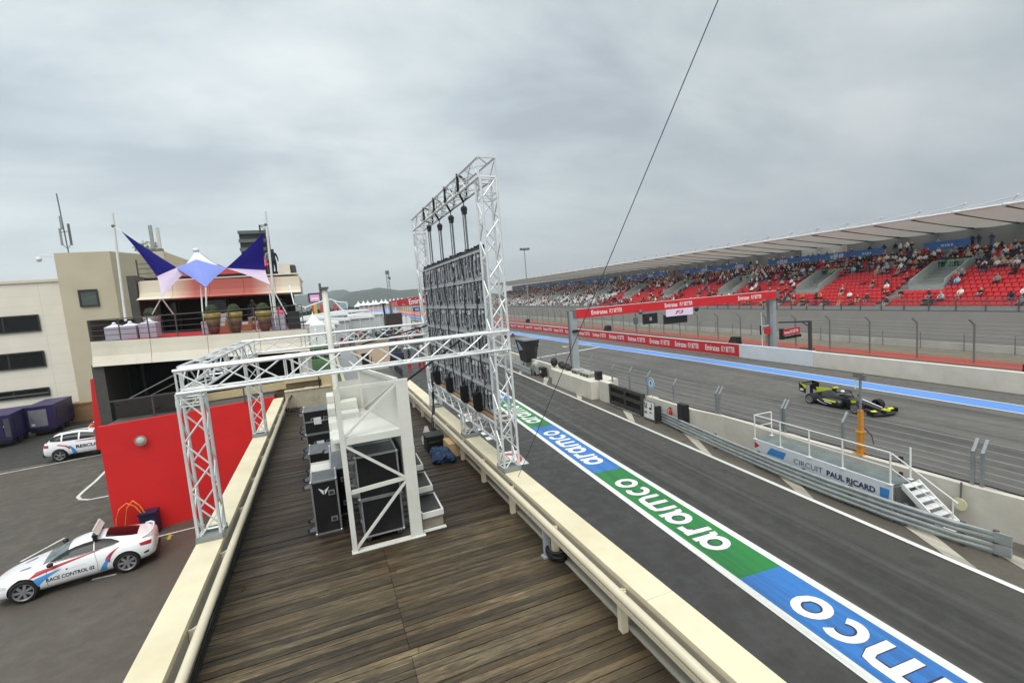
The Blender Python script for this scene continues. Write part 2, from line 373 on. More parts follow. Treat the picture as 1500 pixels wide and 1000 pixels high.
for k, s in enumerate((63,71,79,87,95)):
    w0 = 22 if k % 2 else 27
    mb.quad((w0,s,.001), (w0+4,s,.001), (w0+4,s+.2,.001), (w0,s+.2,.001)); mb.quad((w0,s-1.6,.001), (w0+.2,s-1.6,.001), (w0+.2,s,.001), (w0,s,.001)); mb.quad((w0+3.8,s-1.6,.001), (w0+4,s-1.6,.001), (w0+4,s,.001), (w0+3.8,s,.001))
struct('grid_marking', mb, P_WHITE)
mb = MB(TM)
for k in range(4): mb.quad((6.05,25.8+k*1.1,-.005), (6.35,25.8+k*1.1,-.005), (6.35,26.4+k*1.1,-.005), (6.05,26.4+k*1.1,-.005))
struct('dashed_lane_marking', mb, P_WHITE)
# white garage logos painted on the apron in front of the pits
RP = paint('red_logo_paint', (196,60,72), .2)
for s in (22.2, 31.6):
    b = 5.95
    o = tsheet('apron_logo_marking', [(b-.3,s-1.1), (b+.95,s-1.1), (b+.95,s+1.1), (b-.3,s+1.1)], -.004, P_WHITE)
    q = MB(TM); 
    for i in range(9):
        a0, a1 = PI*i/9, PI*(i+1)/9
        q.quad(*[(b+.25+r*math.sin(a)*.75, s+r*math.cos(a), .0) for r,a in ((.55,a0),(.9,a0),(.9,a1),(.55,a1))])
    c = bpy.data.objects.new('arc', q.mesh('arc', RP)); COL.objects.link(c); c.parent = o
# paddock lines
def lineseg(mb, a, b, wd, z=-.006):
    a, b = V(a), V(b); d = (b-a).normalized(); n = V((-d.y,d.x,0))*wd/2
    mb.quad(*[(q.x,q.y,z) for q in (a-n,b-n,b+n,a+n)])
mb = MB(); gz = lambda x,y: at_z(x,y,0)
lineseg(mb, gz(0,694), gz(150,665), .13); lineseg(mb, gz(150,665), gz(150,665)*1.1, .13); lineseg(mb, gz(0,694), gz(0,694)*1.2+V((-1,-2,0)), .13)
vs = [gz(158,686), gz(140,704), gz(121,720), gz(114,727), gz(118,731), gz(132,731), gz(172,723)]
for a, b in zip(vs, vs[1:]): lineseg(mb, a, b, .15)
lineseg(mb, gz(95,787), gz(30,822), .1); lineseg(mb, gz(232,785), gz(300,768), .1); lineseg(mb, gz(135,848), gz(170,840), .1)
struct('white_bay_line', mb, P_WHITE)
mb = MB(); lineseg(mb, gz(247,790), gz(249,783), .12, -.002); lineseg(mb, gz(242,788), gz(254,783), .03, -.001); struct('yellow_ground_mark', mb, P_YEL)
# ================================================================ PIT WALL AND TRACKSIDE
CONC = mat('white_concrete', (206,201,190), .8, var=.07, scale=1.3, dirt=.35, dirtcol=lin((150,140,122)), bump=.004)
CONC2 = mat('cream_concrete', (214,208,196), .8, var=.07, scale=1.1, dirt=.35, dirtcol=lin((160,150,132)), bump=.004)
STEEL = mat('galvanised_steel', (150,155,156), .45, .55, var=.12, scale=5)
STEELD = mat('dull_steel', (104,108,108), .5, .5, var=.12, scale=5)
BLACK = mat('black_plastic', (24,24,25), .5, var=.2, scale=8); DARK = mat('dark_rubber', (34,34,35), .7, var=.2)
WHITE = mat('white_paint', (226,228,226), .45, var=.04, scale=3, dirt=.15, dirtcol=lin((170,165,150)))
REDP = mat('red_banner_vinyl', (206,34,44), .5, var=.05, scale=2); LETW = mat('white_vinyl_letter', (240,240,240), .5, var=.02)
CABLE = mat('black_cable', (20,20,21), .6)
def tw(w_, s_, z=0): return TM @ V((w_, s_, z))
wallpts = [(17.5,-12), (17.1,7.8), (16.95,9), (16.72,13), (16.5,18.9), (16.1,21), (16.02,24.9)]
mb = MB(TM).wall([(a,b) for a,b in wallpts][::-1], -.35, -.02, 1.3)
single('pit_wall', mb, CONC, 'white concrete pit wall running behind the steel guard rail and signal platform', 'wall', 'pit wall sections')
mb = MB(TM).bx(15.8,16.3,29.2,30.6,-.02,1.42); single('pit_wall', mb, CONC, 'short white concrete wall block left of the dark gate', 'wall', 'pit wall sections')
mb = MB(TM); mb.prism([(15.35,31.0,-.02),(15.35,38.6,-.02),(16.2,40.6,-.02),(17.6,40.6,-.02),(17.6,31.0,-.02)], (0,0,1.3))
single('pit_wall', mb, CONC, 'thick white concrete wall bulging forward under the gantry leg', 'wall', 'pit wall sections')
mb = MB(TM).wall([(16.4,60),(16.4,40.8)], -.35, -.02, 1.2); single('pit_wall', mb, CONC, 'white concrete pit wall beyond the gantry, next to the black covered stand', 'wall', 'pit wall sections')
mb = MB(TM).wall([(16.4,190),(16.4,60.2)], -.35, -.02, 1.2); single('pit_wall', mb, CONC, 'farthest stretch of white pit wall seen through the truss', 'wall', 'pit wall sections')
# gate
gt = thing('pit_wall_gate', 'dark grey slatted steel gate closing a gap in the pit wall', 'gate', tw(15.9,27))
GD = mat('dark_gate_paint', (62,60,56), .6, var=.15, scale=3)
part('backing', MB(TM).bx(16.0,16.05,25.1,29.15,.05,1.38), mat('gate_shadow_panel', (34,32,30), .8), gt)
for s_, L_ in ((25.1,0), (27.05,0), (29.0,0)): part('upright', MB(TM).bx(15.8,16.0,s_,s_+.16,0,1.42), GD, gt)
for z_ in (.06,.68,1.22): part('rail', MB(TM).bx(15.82,15.98,25.26,29.0,z_,z_+.2), GD, gt)
part('kick_rail', MB(TM).bx(15.6,15.66,25.1,29.2,.05,.12), STEEL, gt)
# guard rail (double corrugated beam)
gr = thing('guard_rail', 'double galvanised guard rail bowing out in front of the signal platform', 'guard rail', tw(15.4,15))
gp = [(15.98,23.4),(15.72,21),(15.42,17.6),(15.26,14.5),(15.24,12.4),(15.36,10.4),(15.58,8.7),(15.78,7.95)]
prof = [(0,0),(-.05,.05),(-.05,.10),(0,.14),(0,.17),(-.05,.21),(-.05,.26),(0,.31)]
for z0 in (.06,.40):
    mb = MB(TM); n = len(prof); vs = []
    for i,(a,b) in enumerate(gp):
        fl = 0 if i < len(gp)-1 else 1
        vs += [(a+x*(1-fl*.8), b, z0+z*(1.0 if not fl else .92)) for x,z in prof]
    mb.add(vs, [(i*n+j,i*n+j+1,(i+1)*n+j+1,(i+1)*n+j) for i in range(len(gp)-1) for j in range(n-1)])
    mb.prism([(15.76,7.95,z0+.01),(15.82,7.95,z0+.01),(15.86,7.6,z0+.02),(15.80,7.6,z0+.02)], (0,0,.28))
    part('rail_beam', mb, mat('guard_rail_zinc', (160,167,167), .4, .35, var=.15, scale=3, dirt=.3), gr)
for i in range(9):
    t = i/8*(len(gp)-1); k = min(int(t), len(gp)-2); f = t-k; a = gp[k][0]+(gp[k+1][0]-gp[k][0])*f; b = gp[k][1]+(gp[k+1][1]-gp[k][1])*f
    part('post', MB(TM).bx(a+.03,a+.12,b-.05,b+.05,0,.72), STEELD, gr)
g2 = thing('guard_rail', 'far guard rail beside the black covered stand', 'guard rail', tw(15.3,46))
for z0 in (.06,.40):
    mb = MB(TM); gq = [(15.2,43.6),(15.3,48),(15.4,58)]; vs = []
    for a,b in gq: vs += [(a+x,b,z0+z) for x,z in prof]
    mb.add(vs, [(i*n+j,i*n+j+1,(i+1)*n+j+1,(i+1)*n+j) for i in range(2) for j in range(n-1)]); part('rail_beam', mb, MATS['guard_rail_zinc'], g2)
for s_ in (44,47,50,53,56): part('post', MB(TM).bx(15.35,15.45,s_,s_+.1,0,.72), STEELD, g2)
# catch fence: posts with bent tops and wires
cf = thing('catch_fence', 'wire catch fence with bent top posts standing on the pit wall', 'fence', tw(16.9,14))
WIRE = mat('fence_wire', (168,170,170), .5, .3)
def wl(s_):    # wall line
    for (a,b),(c,d_) in zip(wallpts, wallpts[1:]):
        if b <= s_ <= d_: return a+(c-a)*(s_-b)/(d_-b)
    return 16.05
posts = [(x, 1.3 if x < 25 or x > 29.3 else 1.4) for x in (-3.8,.4,4.6,8.95,9.18,13.1,15.6,15.75,19.3,19.5,22.5,25.05,27.1,29.4)]
tops = {}
for s_, zb in posts:
    a = wl(s_)+.2
    mb = MB(TM); mb.bar((a,s_,zb-.4),(a,s_,zb+1.02),.085,.085); mb.bar((a,s_,zb+1.02),(a+.30,s_+.04,zb+1.38),.085,.085); part('post', mb, STEEL, cf)
    tops[s_] = a
ss = [x for x,_ in posts]
for k in range(6):
    z_ = 1.55+k*.21
    pts = [(wl(s_)+.2+(0 if k < 4 else .12*(k-3)), s_, z_+(.02 if i % 2 else 0)) for i,s_ in enumerate(ss)]
    part('wire', MB(TM).tube(pts, .0065, 4), WIRE, cf)
# cables along the wall top
part('power_cable', MB(TM).tube([(wl(s_)+.25, s_, 1.33+.02*math.sin(s_*3)) for s_ in [x*.8-4 for x in range(36)]], .025, 5), CABLE, cf)
cf2 = thing('catch_fence', 'catch fence posts on the pit wall left of the gantry leg', 'fence', tw(16.7,45))
for s_ in (33.5,36.8,40.5,44.5,48.5,53,58):
    mb = MB(TM); mb.bar((16.7,s_,1.0),(16.7,s_,2.5),.08); mb.bar((16.7,s_,2.5),(17.0,s_+.04,2.9),.08); part('post', mb, STEEL, cf2)
for k in range(5): part('wire', MB(TM).tube([(16.7,33.5,1.5+k*.24),(16.7,58,1.5+k*.24)], .01, 4), WIRE, cf2)
# blue round sign
rs = thing('round_sign', 'round pale blue sign on the fence above the dark gate', 'sign', tw(16.1,24.4,1.9))
part('sign_plate', MB(TM).lathe([(.01,-.02),(.34,-.02),(.34,.0),(.01,.0)], (16.1,24.45,2.15), 20, axis='X'), mat('pale_blue_sign', (206,226,240), .4), rs)
mb = MB(TM)
for i in range(16):
    a0,a1 = 2*PI*i/16, 2*PI*(i+1)/16
    mb.quad(*[(16.077, 24.45+r*math.cos(a), 2.15+r*math.sin(a)) for r,a in ((.25,a0),(.31,a0),(.31,a1),(.25,a1))])
mb.lathe([(.01,0),(.09,.0)], (16.077,24.45,2.2), 10, axis='X'); mb.quad((16.077,24.50,2.12),(16.077,24.40,2.12),(16.077,24.43,1.98),(16.077,24.47,1.98)); part('pictogram', mb, mat('sign_blue', (60,120,170), .5), rs)
part('pole', MB(TM).tube([(16.15,24.45,1.3),(16.12,24.45,2.1)], .02), STEEL, rs)
# pit board leaning on wall
pb = thing('pit_board', 'white pit board with black numbers standing against the pit wall', 'pit board', tw(15.7,24.1))
part('board', MB(TM).box((15.72,24.15,.62), (.07,1.0,1.06), ry=.06), mat('pit_board_white', (228,228,226), .5, dirt=.2), pb)
part('frame', MB(TM).bar((15.67,24.7,0),(15.72,24.7,1.2),.05).bar((15.67,23.6,0),(15.72,23.6,1.2),.05).bar((15.66,24.7,.12),(15.66,23.6,.12),.05).bar((15.72,24.7,1.19),(15.72,23.6,1.19),.05), STEEL, pb)
part('side_rack', MB(TM).bx(15.6,15.95,23.32,23.5,.1,1.0), DARK, pb)
for i,(tx,y_,z_) in enumerate((('SC',24.48,.86),('PS',24.48,.36),('L',24.02,.86),('51',24.02,.36))):
    text(tx, TM @ frame((15.672 if z_ < .6 else 15.686, y_, z_+.0), (0,0,1), (0,1,0)), .36, .26, BLACK, pb, bold=.03)
# speaker and extinguisher at the wall
sp = thing('loudspeaker', 'black loudspeaker hanging on the pit wall above the guard rail', 'speaker', tw(16.2,21.3))
part('cabinet', MB(TM).prism([(15.75,21.55,.55),(15.75,21.05,.55),(16.05,20.95,.55),(16.05,21.6,.55)], (0,0,1.0)), BLACK, sp)
part('grille', MB(TM).bx(15.735,15.748,21.1,21.5,.62,1.48), mat('speaker_grille', (40,40,42), .8, var=.3, scale=60), sp)
fe = thing('fire_extinguisher', 'red fire extinguisher hung on the pit wall beside the loudspeaker', 'fire extinguisher', tw(15.95,22.4))
part('cylinder', MB(TM).lathe([(.01,0),(.09,.01),(.09,.38),(.05,.46),(.03,.5)], (15.95,22.45,.55), 12), mat('extinguisher_red', (200,40,46), .4), fe, True)
part('valve', MB(TM).box((15.95,22.45,1.08), (.05,.16,.07)), BLACK, fe); part('hose', MB(TM).tube([(15.92,22.5,1.08),(15.86,22.62,.95),(15.86,22.58,.7)], .015), BLACK, fe)
# ---------------------------------------------------------------- signal platform with lettering and stairs
sg = thing('signal_platform', 'white signalling platform lettered CIRCUIT PAUL RICARD behind the guard rail', 'platform', tw(15.8,13))
PW = mat('platform_white', (208,212,218), .5, var=.04, scale=2, dirt=.12)
DECKG = mat('platform_deck_grey', (104,114,114), .6, var=.25, scale=2)
part('front_panel', MB(TM).bx(15.44,15.5,10.35,15.95,.0,1.18), PW, sg)
part('deck_plate', MB(TM).bx(15.5,16.42,10.35,15.95,1.12,1.17), DECKG, sg)
part('support_frame', MB(TM).bx(15.52,15.6,10.4,10.5,0,1.11).bx(16.3,16.4,10.4,10.5,0,1.11).bx(15.52,15.6,15.8,15.9,0,1.11).bx(16.3,16.4,15.8,15.9,0,1.11).bx(15.52,15.6,13,13.1,0,1.11), STEELD, sg)
part('end_panel', MB(TM).bx(15.52,16.4,10.28,10.32,.2,1.1), STEELD, sg)
fx = lambda s_, z_: TM @ frame((15.435, s_, z_), (0,-1,0), (0,0,1))
NAVY = mat('navy_letter', (40,44,86), .5, var=.03); BLU = mat('bright_blue_mark', (56,132,200), .5, var=.05)
text('CIRCUIT', fx(13.35,.83), 1.22, .20, NAVY, sg, bold=-.012); text('PAUL RICARD', fx(11.72,.82), 1.72, .21, NAVY, sg, bold=.03)
part('blue_mark', MB(TM).prism([(15.437,15.28,.72),(15.437,15.05,1.02),(15.437,14.3,1.02),(15.437,14.45,.72)], (-.004,0,0)), BLU, sg)
part('blue_mark', MB(TM).prism([(15.437,10.72,.68),(15.437,10.72,1.0),(15.437,10.42,1.0),(15.437,10.45,.68)], (-.004,0,0)), BLU, sg)
part('red_triangle_mark', MB(TM).prism([(15.437,15.9,.78),(15.437,15.9,1.08),(15.437,15.62,.95)], (-.004,0,0)), mat('mark_red', (180,40,50), .5), sg)
# railing
rail = [(15.47,10.42),(15.47,12.0),(15.47,13.3),(15.47,14.6),(15.47,15.9)]
rr = part('guard_railing', MB(TM).tube([(15.47,10.42,2.22),(15.47,15.9,2.22),(16.38,15.9,2.22)], .022).tube([(15.47,10.42,1.72),(15.47,15.9,1.72),(16.38,15.9,1.72)], .018), WHITE, sg)
for a,b in rail+[(16.38,15.9),(16.38,10.42)]: part('railing_post', MB(TM).tube([(a,b,1.16),(a,b,2.23)], .027).bx(a-.07,a+.07,b-.07,b+.07,1.17,1.185), WHITE, sg)
st = thing('access_stairs', 'white open tread stairs leading down from the signalling platform', 'stairs', tw(16.2,9.6))
x0,x1 = 15.78,16.5; a,b = V((0,10.28,1.16)), V((0,8.95,.06))
for k in range(7):
    p = a+(b-a)*((k+.3)/7); part('tread', MB(TM).bx(x0+.03,x1-.03,p.y-.12,p.y+.1,p.z-.025,p.z+.0), mat('tread_white', (222,224,228), .5, dirt=.2), st)
for x in (x0,x1): part('stringer', MB(TM).bar((x,10.3,1.14),(x,8.9,-.0),.05,.16), WHITE, st)
for x in (x1,):
    part('handrail', MB(TM).tube([(15.5,10.40,2.2),(16.12,9.1,1.06),(16.12,8.98,1.0)], .022).tube([(15.5,10.40,1.7),(16.12,9.1,.6)], .016), WHITE, st)
    part('handrail_post', MB(TM).tube([(16.12,9.1,.06),(16.12,9.1,1.06)], .022), WHITE, st)
part('lamp', MB(TM).box((x0-.02,10.3,2.0),(.09,.09,.16)).box((x0-.02,10.3,1.5),(.08,.08,.14)), BLACK, st)
# cream disc (lollipop) hanging on wall
ll = thing('hanging_disc', 'cream round disc on a short pole hung on the pit wall right of the stairs', 'sign', tw(16.7,9.1))
p = at_w(1413,740,16.9); q = at_w(1414,712,16.95)
part('disc', MB(TM).lathe([(.01,-.015),(.19,-.015),(.19,.015),(.01,.015)], (16.78,9.3,.70), 20, axis='X'), mat('cream_disc', (212,206,172), .6), ll)
part('pole', MB(TM).tube([(16.81,9.3,.70),(16.90,9.33,1.36)], .025), STEELD, ll)
# crane camera mast
cm = thing('camera_mast', 'orange telescopic mast with a camera on its grey top standing at the pit wall', 'mast', tw(16.9,12.4))
ORG = mat('orange_mast_paint', (196,132,48), .5, var=.15, scale=4, dirt=.3)
mb = MB(TM); mb.bar((16.95,12.45,1.3),(16.95,12.45,2.15),.20,.17); mb.bar((16.95,12.45,2.15),(16.95,12.45,2.95),.14,.13); part('lower_section', mb, ORG, cm)
part('collar', MB(TM).bx(16.83,17.07,12.33,12.57,2.1,2.17).bx(16.84,17.06,12.34,12.56,1.6,1.66), mat('orange_collar', (214,150,50), .5), cm)
part('upper_section', MB(TM).bar((16.95,12.45,2.95),(16.95,12.45,4.12),.06,.06), STEEL, cm)
part('camera_head', MB(TM).box((16.93,12.5,4.25),(.16,.3,.18)).box((16.93,12.3,4.18),(.1,.12,.2)), mat('camera_grey', (110,112,112), .5), cm)
part('hanging_rod', MB(TM).tube([(16.93,12.62,4.16),(16.93,12.62,3.72)], .025), WHITE, cm)
part('hose', MB(TM).tube([(16.95,12.3,2.3),(16.95,12.05,2.1),(16.95,11.98,1.8)], .02, 5), BLACK, cm)
part('base_plate', MB(TM).bx(16.75,17.15,12.25,12.65,1.285,1.31), ORG, cm)
# things on the bulging wall
for i,(px,py,s_,lab) in enumerate(((655,517,31.4,'black speaker box at the right end of the thick white wall'),)):
    q = thing('loudspeaker', lab, 'speaker', tw(16.2,31.5,1.3)); part('cabinet', MB(TM).prism([(16.1,31.25,1.3),(16.1,31.8,1.3),(16.5,31.75,1.3),(16.5,31.3,1.3)], (0,0,.62)), BLACK, q); part('grille', MB(TM).bx(16.085,16.098,31.3,31.75,1.36,1.86), MATS['speaker_grille'], q)
for i,(s0,L,lab) in enumerate(((32.6,1.6,'grey vented equipment case lying on the thick white wall'),(34.6,1.1,'smaller grey equipment case beside the gantry leg'))):
    q = thing('equipment_case', lab, 'case', tw(16.3,s0+L/2,1.28), 'grey cases on the wall')
    part('body', MB(TM).bx(16.0,16.6,s0,s0+L,1.28,1.52), mat('case_grey', (140,140,134), .6, var=.2), q); part('lid', MB(TM).bx(15.97,16.63,s0-.03,s0+L+.03,1.52,1.6), mat('case_lid_grey', (160,160,154), .6), q)
    for k in range(3): part('vent', MB(TM).bx(15.985,15.998,s0+.15+k*L/3.2,s0+.15+k*L/3.2+L/5,1.33,1.46), DARK, q)
for k,(s0,h,dx) in enumerate(((36.9,.42,0),(37.5,.55,.1),(38.1,.46,.0),(38.7,.6,.1))):
    mb = MB(TM); mb.ball((16.3+dx,s0,1.3+h*.45),.5,9,6,sc=(.6,.85,h)); single('covered_equipment', mb, mat('black_sheet', (30,30,32), .55, var=.3, scale=4, bump=.05), ['low black sheeted bundle next to the gantry leg','bulky black sheeted bundle second from the gantry leg','black sheeted bundle third from the gantry leg','far black sheeted bundle at the left end of the thick wall'][k], 'equipment', 'black covered bundles on the wall', True)
mb = MB(TM); mb.ball((16.0,39.4,1.75),.42,10,7,sc=(.8,.8,1)); mb.tube([(16.0,39.4,1.2),(16.0,39.4,1.45)],.05)
single('covered_camera', mb, MATS['black_sheet'], 'black hooded ball-shaped camera where the guy wire crosses the pit wall', 'camera', None, True)
# black covered stand
bs = thing('covered_stand', 'black cloth covered trackside stand flaring towards the top with a pale screen', 'stand', tw(16.3,47.5))
BC = mat('black_cloth', (38,38,40), .85, var=.3, scale=2, bump=.05)
def frust(c, w0, w1, z0, z1, s=1):
    mb = MB(TM); cx, cs = c
    A = [(cx-w0*.6,cs-w0),(cx+w0*.6,cs-w0),(cx+w0*.6,cs+w0),(cx-w0*.6,cs+w0)]; B = [(cx-w1*.6,cs-w1),(cx+w1*.6,cs-w1),(cx+w1*.6,cs+w1),(cx-w1*.6,cs+w1)]
    mb.add([(a,b,z0) for a,b in A]+[(a,b,z1) for a,b in B], [(0,1,5,4),(1,2,6,5),(2,3,7,6),(3,0,4,7),(3,2,1,0),(4,5,6,7)]); return mb
part('lower_cover', frust((16.4,47.6),.95,1.15,.9,2.05), BC, bs); part('upper_cover', frust((16.4,47.6),1.15,1.45,2.05,3.2), mat('black_cloth_upper', (46,46,48), .85, var=.3, scale=2, bump=.05), bs)
part('top_sheet', frust((16.4,47.6),1.47,1.4,3.2,3.32), mat('grey_top_sheet', (120,122,124), .7), bs)
part('screen', MB(TM).prism([(15.63,47.9,2.1),(15.50,48.0,3.0),(15.64,46.9,2.25)], (-.05,0,0)), mat('pale_screen', (150,172,196), .3), bs)
for a,b in ((15.9,46.9),(16.9,46.9),(15.9,48.3),(16.9,48.3)): part('leg', MB(TM).tube([(a,b,0),(a*.6+16.4*.4,b*.6+47.6*.4,.95)], .05), STEELD, bs)
# grey bin and pump unit
bn = thing('pump_unit', 'grey wheeled pump unit standing by the wall near the covered stand', 'machine', tw(15.8,43.6))
part('tank', MB(TM).bx(15.6,16.1,43.3,44.4,.1,.95), mat('pump_grey', (150,152,150), .6, var=.15), bn); part('dome', MB(TM).ball((15.85,43.8,1.05),.36,10,6), mat('dome_grey', (170,172,170), .4), bn, True)
part('wheel', MB(TM).lathe([(.01,-.06),(.2,-.06),(.2,.06),(.01,.06)], (15.6,43.5,.2), 12, axis='X'), DARK, bn)
bb = thing('toolbox', 'black tool trolley on the ground against the pit wall left of the thick wall', 'trolley', tw(15.9,42.3))
part('body', MB(TM).bx(15.7,16.2,41.9,42.7,.12,.8), BLACK, bb); part('tray', MB(TM).bx(15.68,16.22,41.88,42.72,.82,.9), DARK, bb); part('label', MB(TM).bx(15.685,15.695,42.1,42.5,.4,.65), PW, bb)
# ---------------------------------------------------------------- start gantry
ga = thing('start_gantry', 'steel start gantry with a red banner beam spanning the track', 'gantry', tw(16.5,36.2))
GS = mat('gantry_grey', (160,166,170), .5, .2, var=.06, scale=2); GSD = mat('gantry_side_grey', (112,108,106), .5, .1)
L0, R0 = (16.75,36.4), (37.6,36.0)
part('leg', MB(TM).bx(L0[0]-.28,L0[0]+.28,L0[1]-.15,L0[1]+.17,.9,6.3), GS, ga); part('leg', MB(TM).bx(R0[0]-.2,R0[0]+.2,R0[1]-.22,R0[1]+.18,0,5.7), GS, ga)
part('leg_flange', MB(TM).bx(L0[0]-.3,L0[0]+.3,L0[1]+.171,L0[1]+.42,.9,6.35), GSD, ga); part('leg_flange', MB(TM).bx(R0[0]-.22,R0[0]+.22,R0[1]+.181,R0[1]+.5,0,5.72), GSD, ga)
def gb(f): return (L0[0]+(R0[0]-L0[0])*f, L0[1]-.2+(R0[1]-L0[1]-.2)*f)
(xa,ya),(xb,yb) = gb(.0),gb(1.015); ya += .0; zL, zR = 6.02, 6.05; H = .37
def beam(f0,f1,yo,th,z0,z1):
    a,b = gb(f0),gb(f1); return MB(TM).prism([(a[0],a[1]+yo,z0),(b[0],b[1]+yo,z0),(b[0],b[1]+yo,z1),(a[0],a[1]+yo,z1)], (0,th,0))
part('beam', beam(-.002,1.02,.0,.5,5.72,6.42), GSD, ga)
ban = part('banner', beam(.012,1.0,-.02,.016,5.68,6.44), REDP, ga); part('banner_edge', beam(.012,1.0,-.022,.02,6.442,6.475), LETW, ga)
bx_ = V((xb-xa, yb-ya, 0))
def onban(f, s_, wd, h, **k):
    a = gb(f); return text(s_, TM @ frame((a[0],a[1]-.026,6.06), bx_, (0,0,1)), wd, h, LETW, ban, **k)
def fpx(px, py, yo=0):      # fraction along the beam of a point seen at a pixel
    d = ray(px,py); a = TM.inverted() @ CAMP; b = TM.inverted() @ (CAMP+d); d = b-a
    A0, B0 = V(gb(0)), V(gb(1)); e = B0-A0; nn = V((-e.y,e.x)); t = ((A0+V((0,yo))-V((a.x,a.y))).dot(nn))/V((d.x,d.y)).dot(nn)
    p = a+d*t; return (V((p.x,p.y))-A0).dot(e)/e.dot(e), p.z
EL = V((xb-xa,yb-ya)).length/1.015
for e0,e1,g0,g1,py in ((866,889.5,892.5,911,456),(973.5,992,995.5,1014,446),(1081,1097,1100,1115,436)):
    a_, b_ = fpx(e0,py)[0], fpx(e1,py)[0]; onban((a_+b_)/2, 'Emirates', (b_-a_)*EL, .38, bold=.012)
    a_, b_ = fpx(g0,py)[0], fpx(g1,py)[0]; onban((a_+b_)/2, 'FLY BETTER', (b_-a_)*EL, .34, bold=.012, shear=.12)
# screens hanging from the gantry
def panel(name, px0, px1, py0, py1, m, yo=-.1, th=.16):
    f0,z1 = fpx(px0,py0,yo); f1,z0 = fpx(px1,py1,yo); return part(name, beam(f0,f1,yo,th,z0-.06,z1-.16), m, ga)
panel('black_panel', 942,963.5,457.5,472, BLACK); panel('hanger_bracket', 940,966,455,456.5, STEEL); panel('black_panel', 973,1007,459,470.5, BLACK)
lil = panel('lilac_panel', 975.5,1015,451,459, mat('lilac_panel', (232,216,240), .5, var=.03), -.32,.08)
f_,z_ = fpx(995,454.5,-.33); a = gb(f_); text('F3', TM @ frame((a[0],a[1]-.33,z_-.14), bx_, (0,0,1)), .85, .32, mat('logo_red', (186,40,84), .5), lil, bold=.02, shear=.3)
f_,z_ = fpx(953,467,-.12); a = gb(f_); part('small_sign', MB(TM).bx(a[0]-.12,a[0]+.12,a[1]-.125,a[1]-.11,z_-.15,z_+.15), mat('sign_grey', (150,150,160), .5), ga)
f_,z_ = fpx(1020,453,-.2); a = gb(f_); part('spotlight', MB(TM).ball((a[0],a[1]-.2,z_),.2,8,6), DARK, ga); f_,z_ = fpx(938,457,-.2); a = gb(f_); part('spotlight', MB(TM).ball((a[0],a[1]-.2,z_),.2,8,6), STEELD, ga)
for px in (944,960,976,985,995,1004): f,_z = fpx(px,455); a = gb(f); part('hanger', MB(TM).tube([(a[0],a[1]-.02,5.3),(a[0],a[1]+.1,5.74)], .03), STEELD, ga)
part('bracket_lamp', MB(TM).bx(16.55,17.05,36.0,36.24,4.55,4.75), BLACK, ga)
# pole with speaker on the track side
ps = thing('loudspeaker_pole', 'slim pole carrying a grey box below the gantry screens', 'pole', tw(36.4,46.5))
p = at_w(933,490,36.4); q = at_w(935,472,36.4)
part('pole', MB(TM).tube([(36.4,p.y,0),(36.4,p.y,5.0)], .04), STEELD, ps); part('box', MB(TM).bx(36.1,36.5,p.y-.25,p.y+.25,q.z-.3,q.z+.65), mat('box_grey', (92,94,94), .6), ps)
# ---------------------------------------------------------------- far barrier with banners
FB = [(36.1,-30),(36.0,16.8),(35.6,38.4)]
mb = MB(TM).wall([(a,b) for a,b in [(36.1,-30),(36.02,16.8),(35.85,30.3)]][::-1], -.4, -.02, 1.25)
single('track_barrier', mb, CONC2, 'long cream concrete barrier across the track, right of the plain white section', 'barrier', 'far side barriers')
mb = MB(TM).wall([(35.84,30.32),(35.62,38.3)][::-1], -.4, -.02, 1.3)
single('track_barrier', mb, mat('barrier_white', (216,220,226), .6, var=.05, scale=1.5), 'plain white barrier section between the red banners and the cream barrier', 'barrier', 'far side barriers')
bl = [(35.62,38.35),(35.3,44),(34.6,72),(33.6,109),(31.5,150),(28,200)]
mb = MB(TM).wall(bl[::-1], -.4, -.02, 1.28)
br = thing('banner_barrier', 'red barrier banner run repeating EMIRATES FLY BETTER in white along the far side', 'barrier', tw(35,60))
part('concrete_block', mb, CONC2, br)
mb = MB(TM).wall([(a-.02,b) for a,b in bl][::-1], -.01, .06, 1.26); vn = part('banner', mb, REDP, br)
mb = MB(TM).wall([(a-.024,b) for a,b in bl][::-1], -.01, 1.262, 1.30); part('banner_edge', mb, mat('banner_edge_pink', (232,170,160), .5), br)
def bxy(s_):
    for (a,b),(c,d_) in zip(bl, bl[1:]):
        if b <= s_ <= d_: t = (s_-b)/(d_-b); return a+(c-a)*t-.036, V((-(c-a),-(d_-b),0)).normalized()
s_ = 40.9
while s_ < 190:
    for dx,tx,wd,h,kw in ((.0,'Emirates',2.0,.62,dict(bold=.012)),(-2.15,'FLY BETTER',1.75,.56,dict(bold=.012,shear=.12))):
        a,d_ = bxy(s_+1.0+dx); text(tx, TM @ frame((a,s_+1.0+dx,.68), d_, (0,0,1)), wd, h, LETW, vn, **kw)
    s_ += 5.05
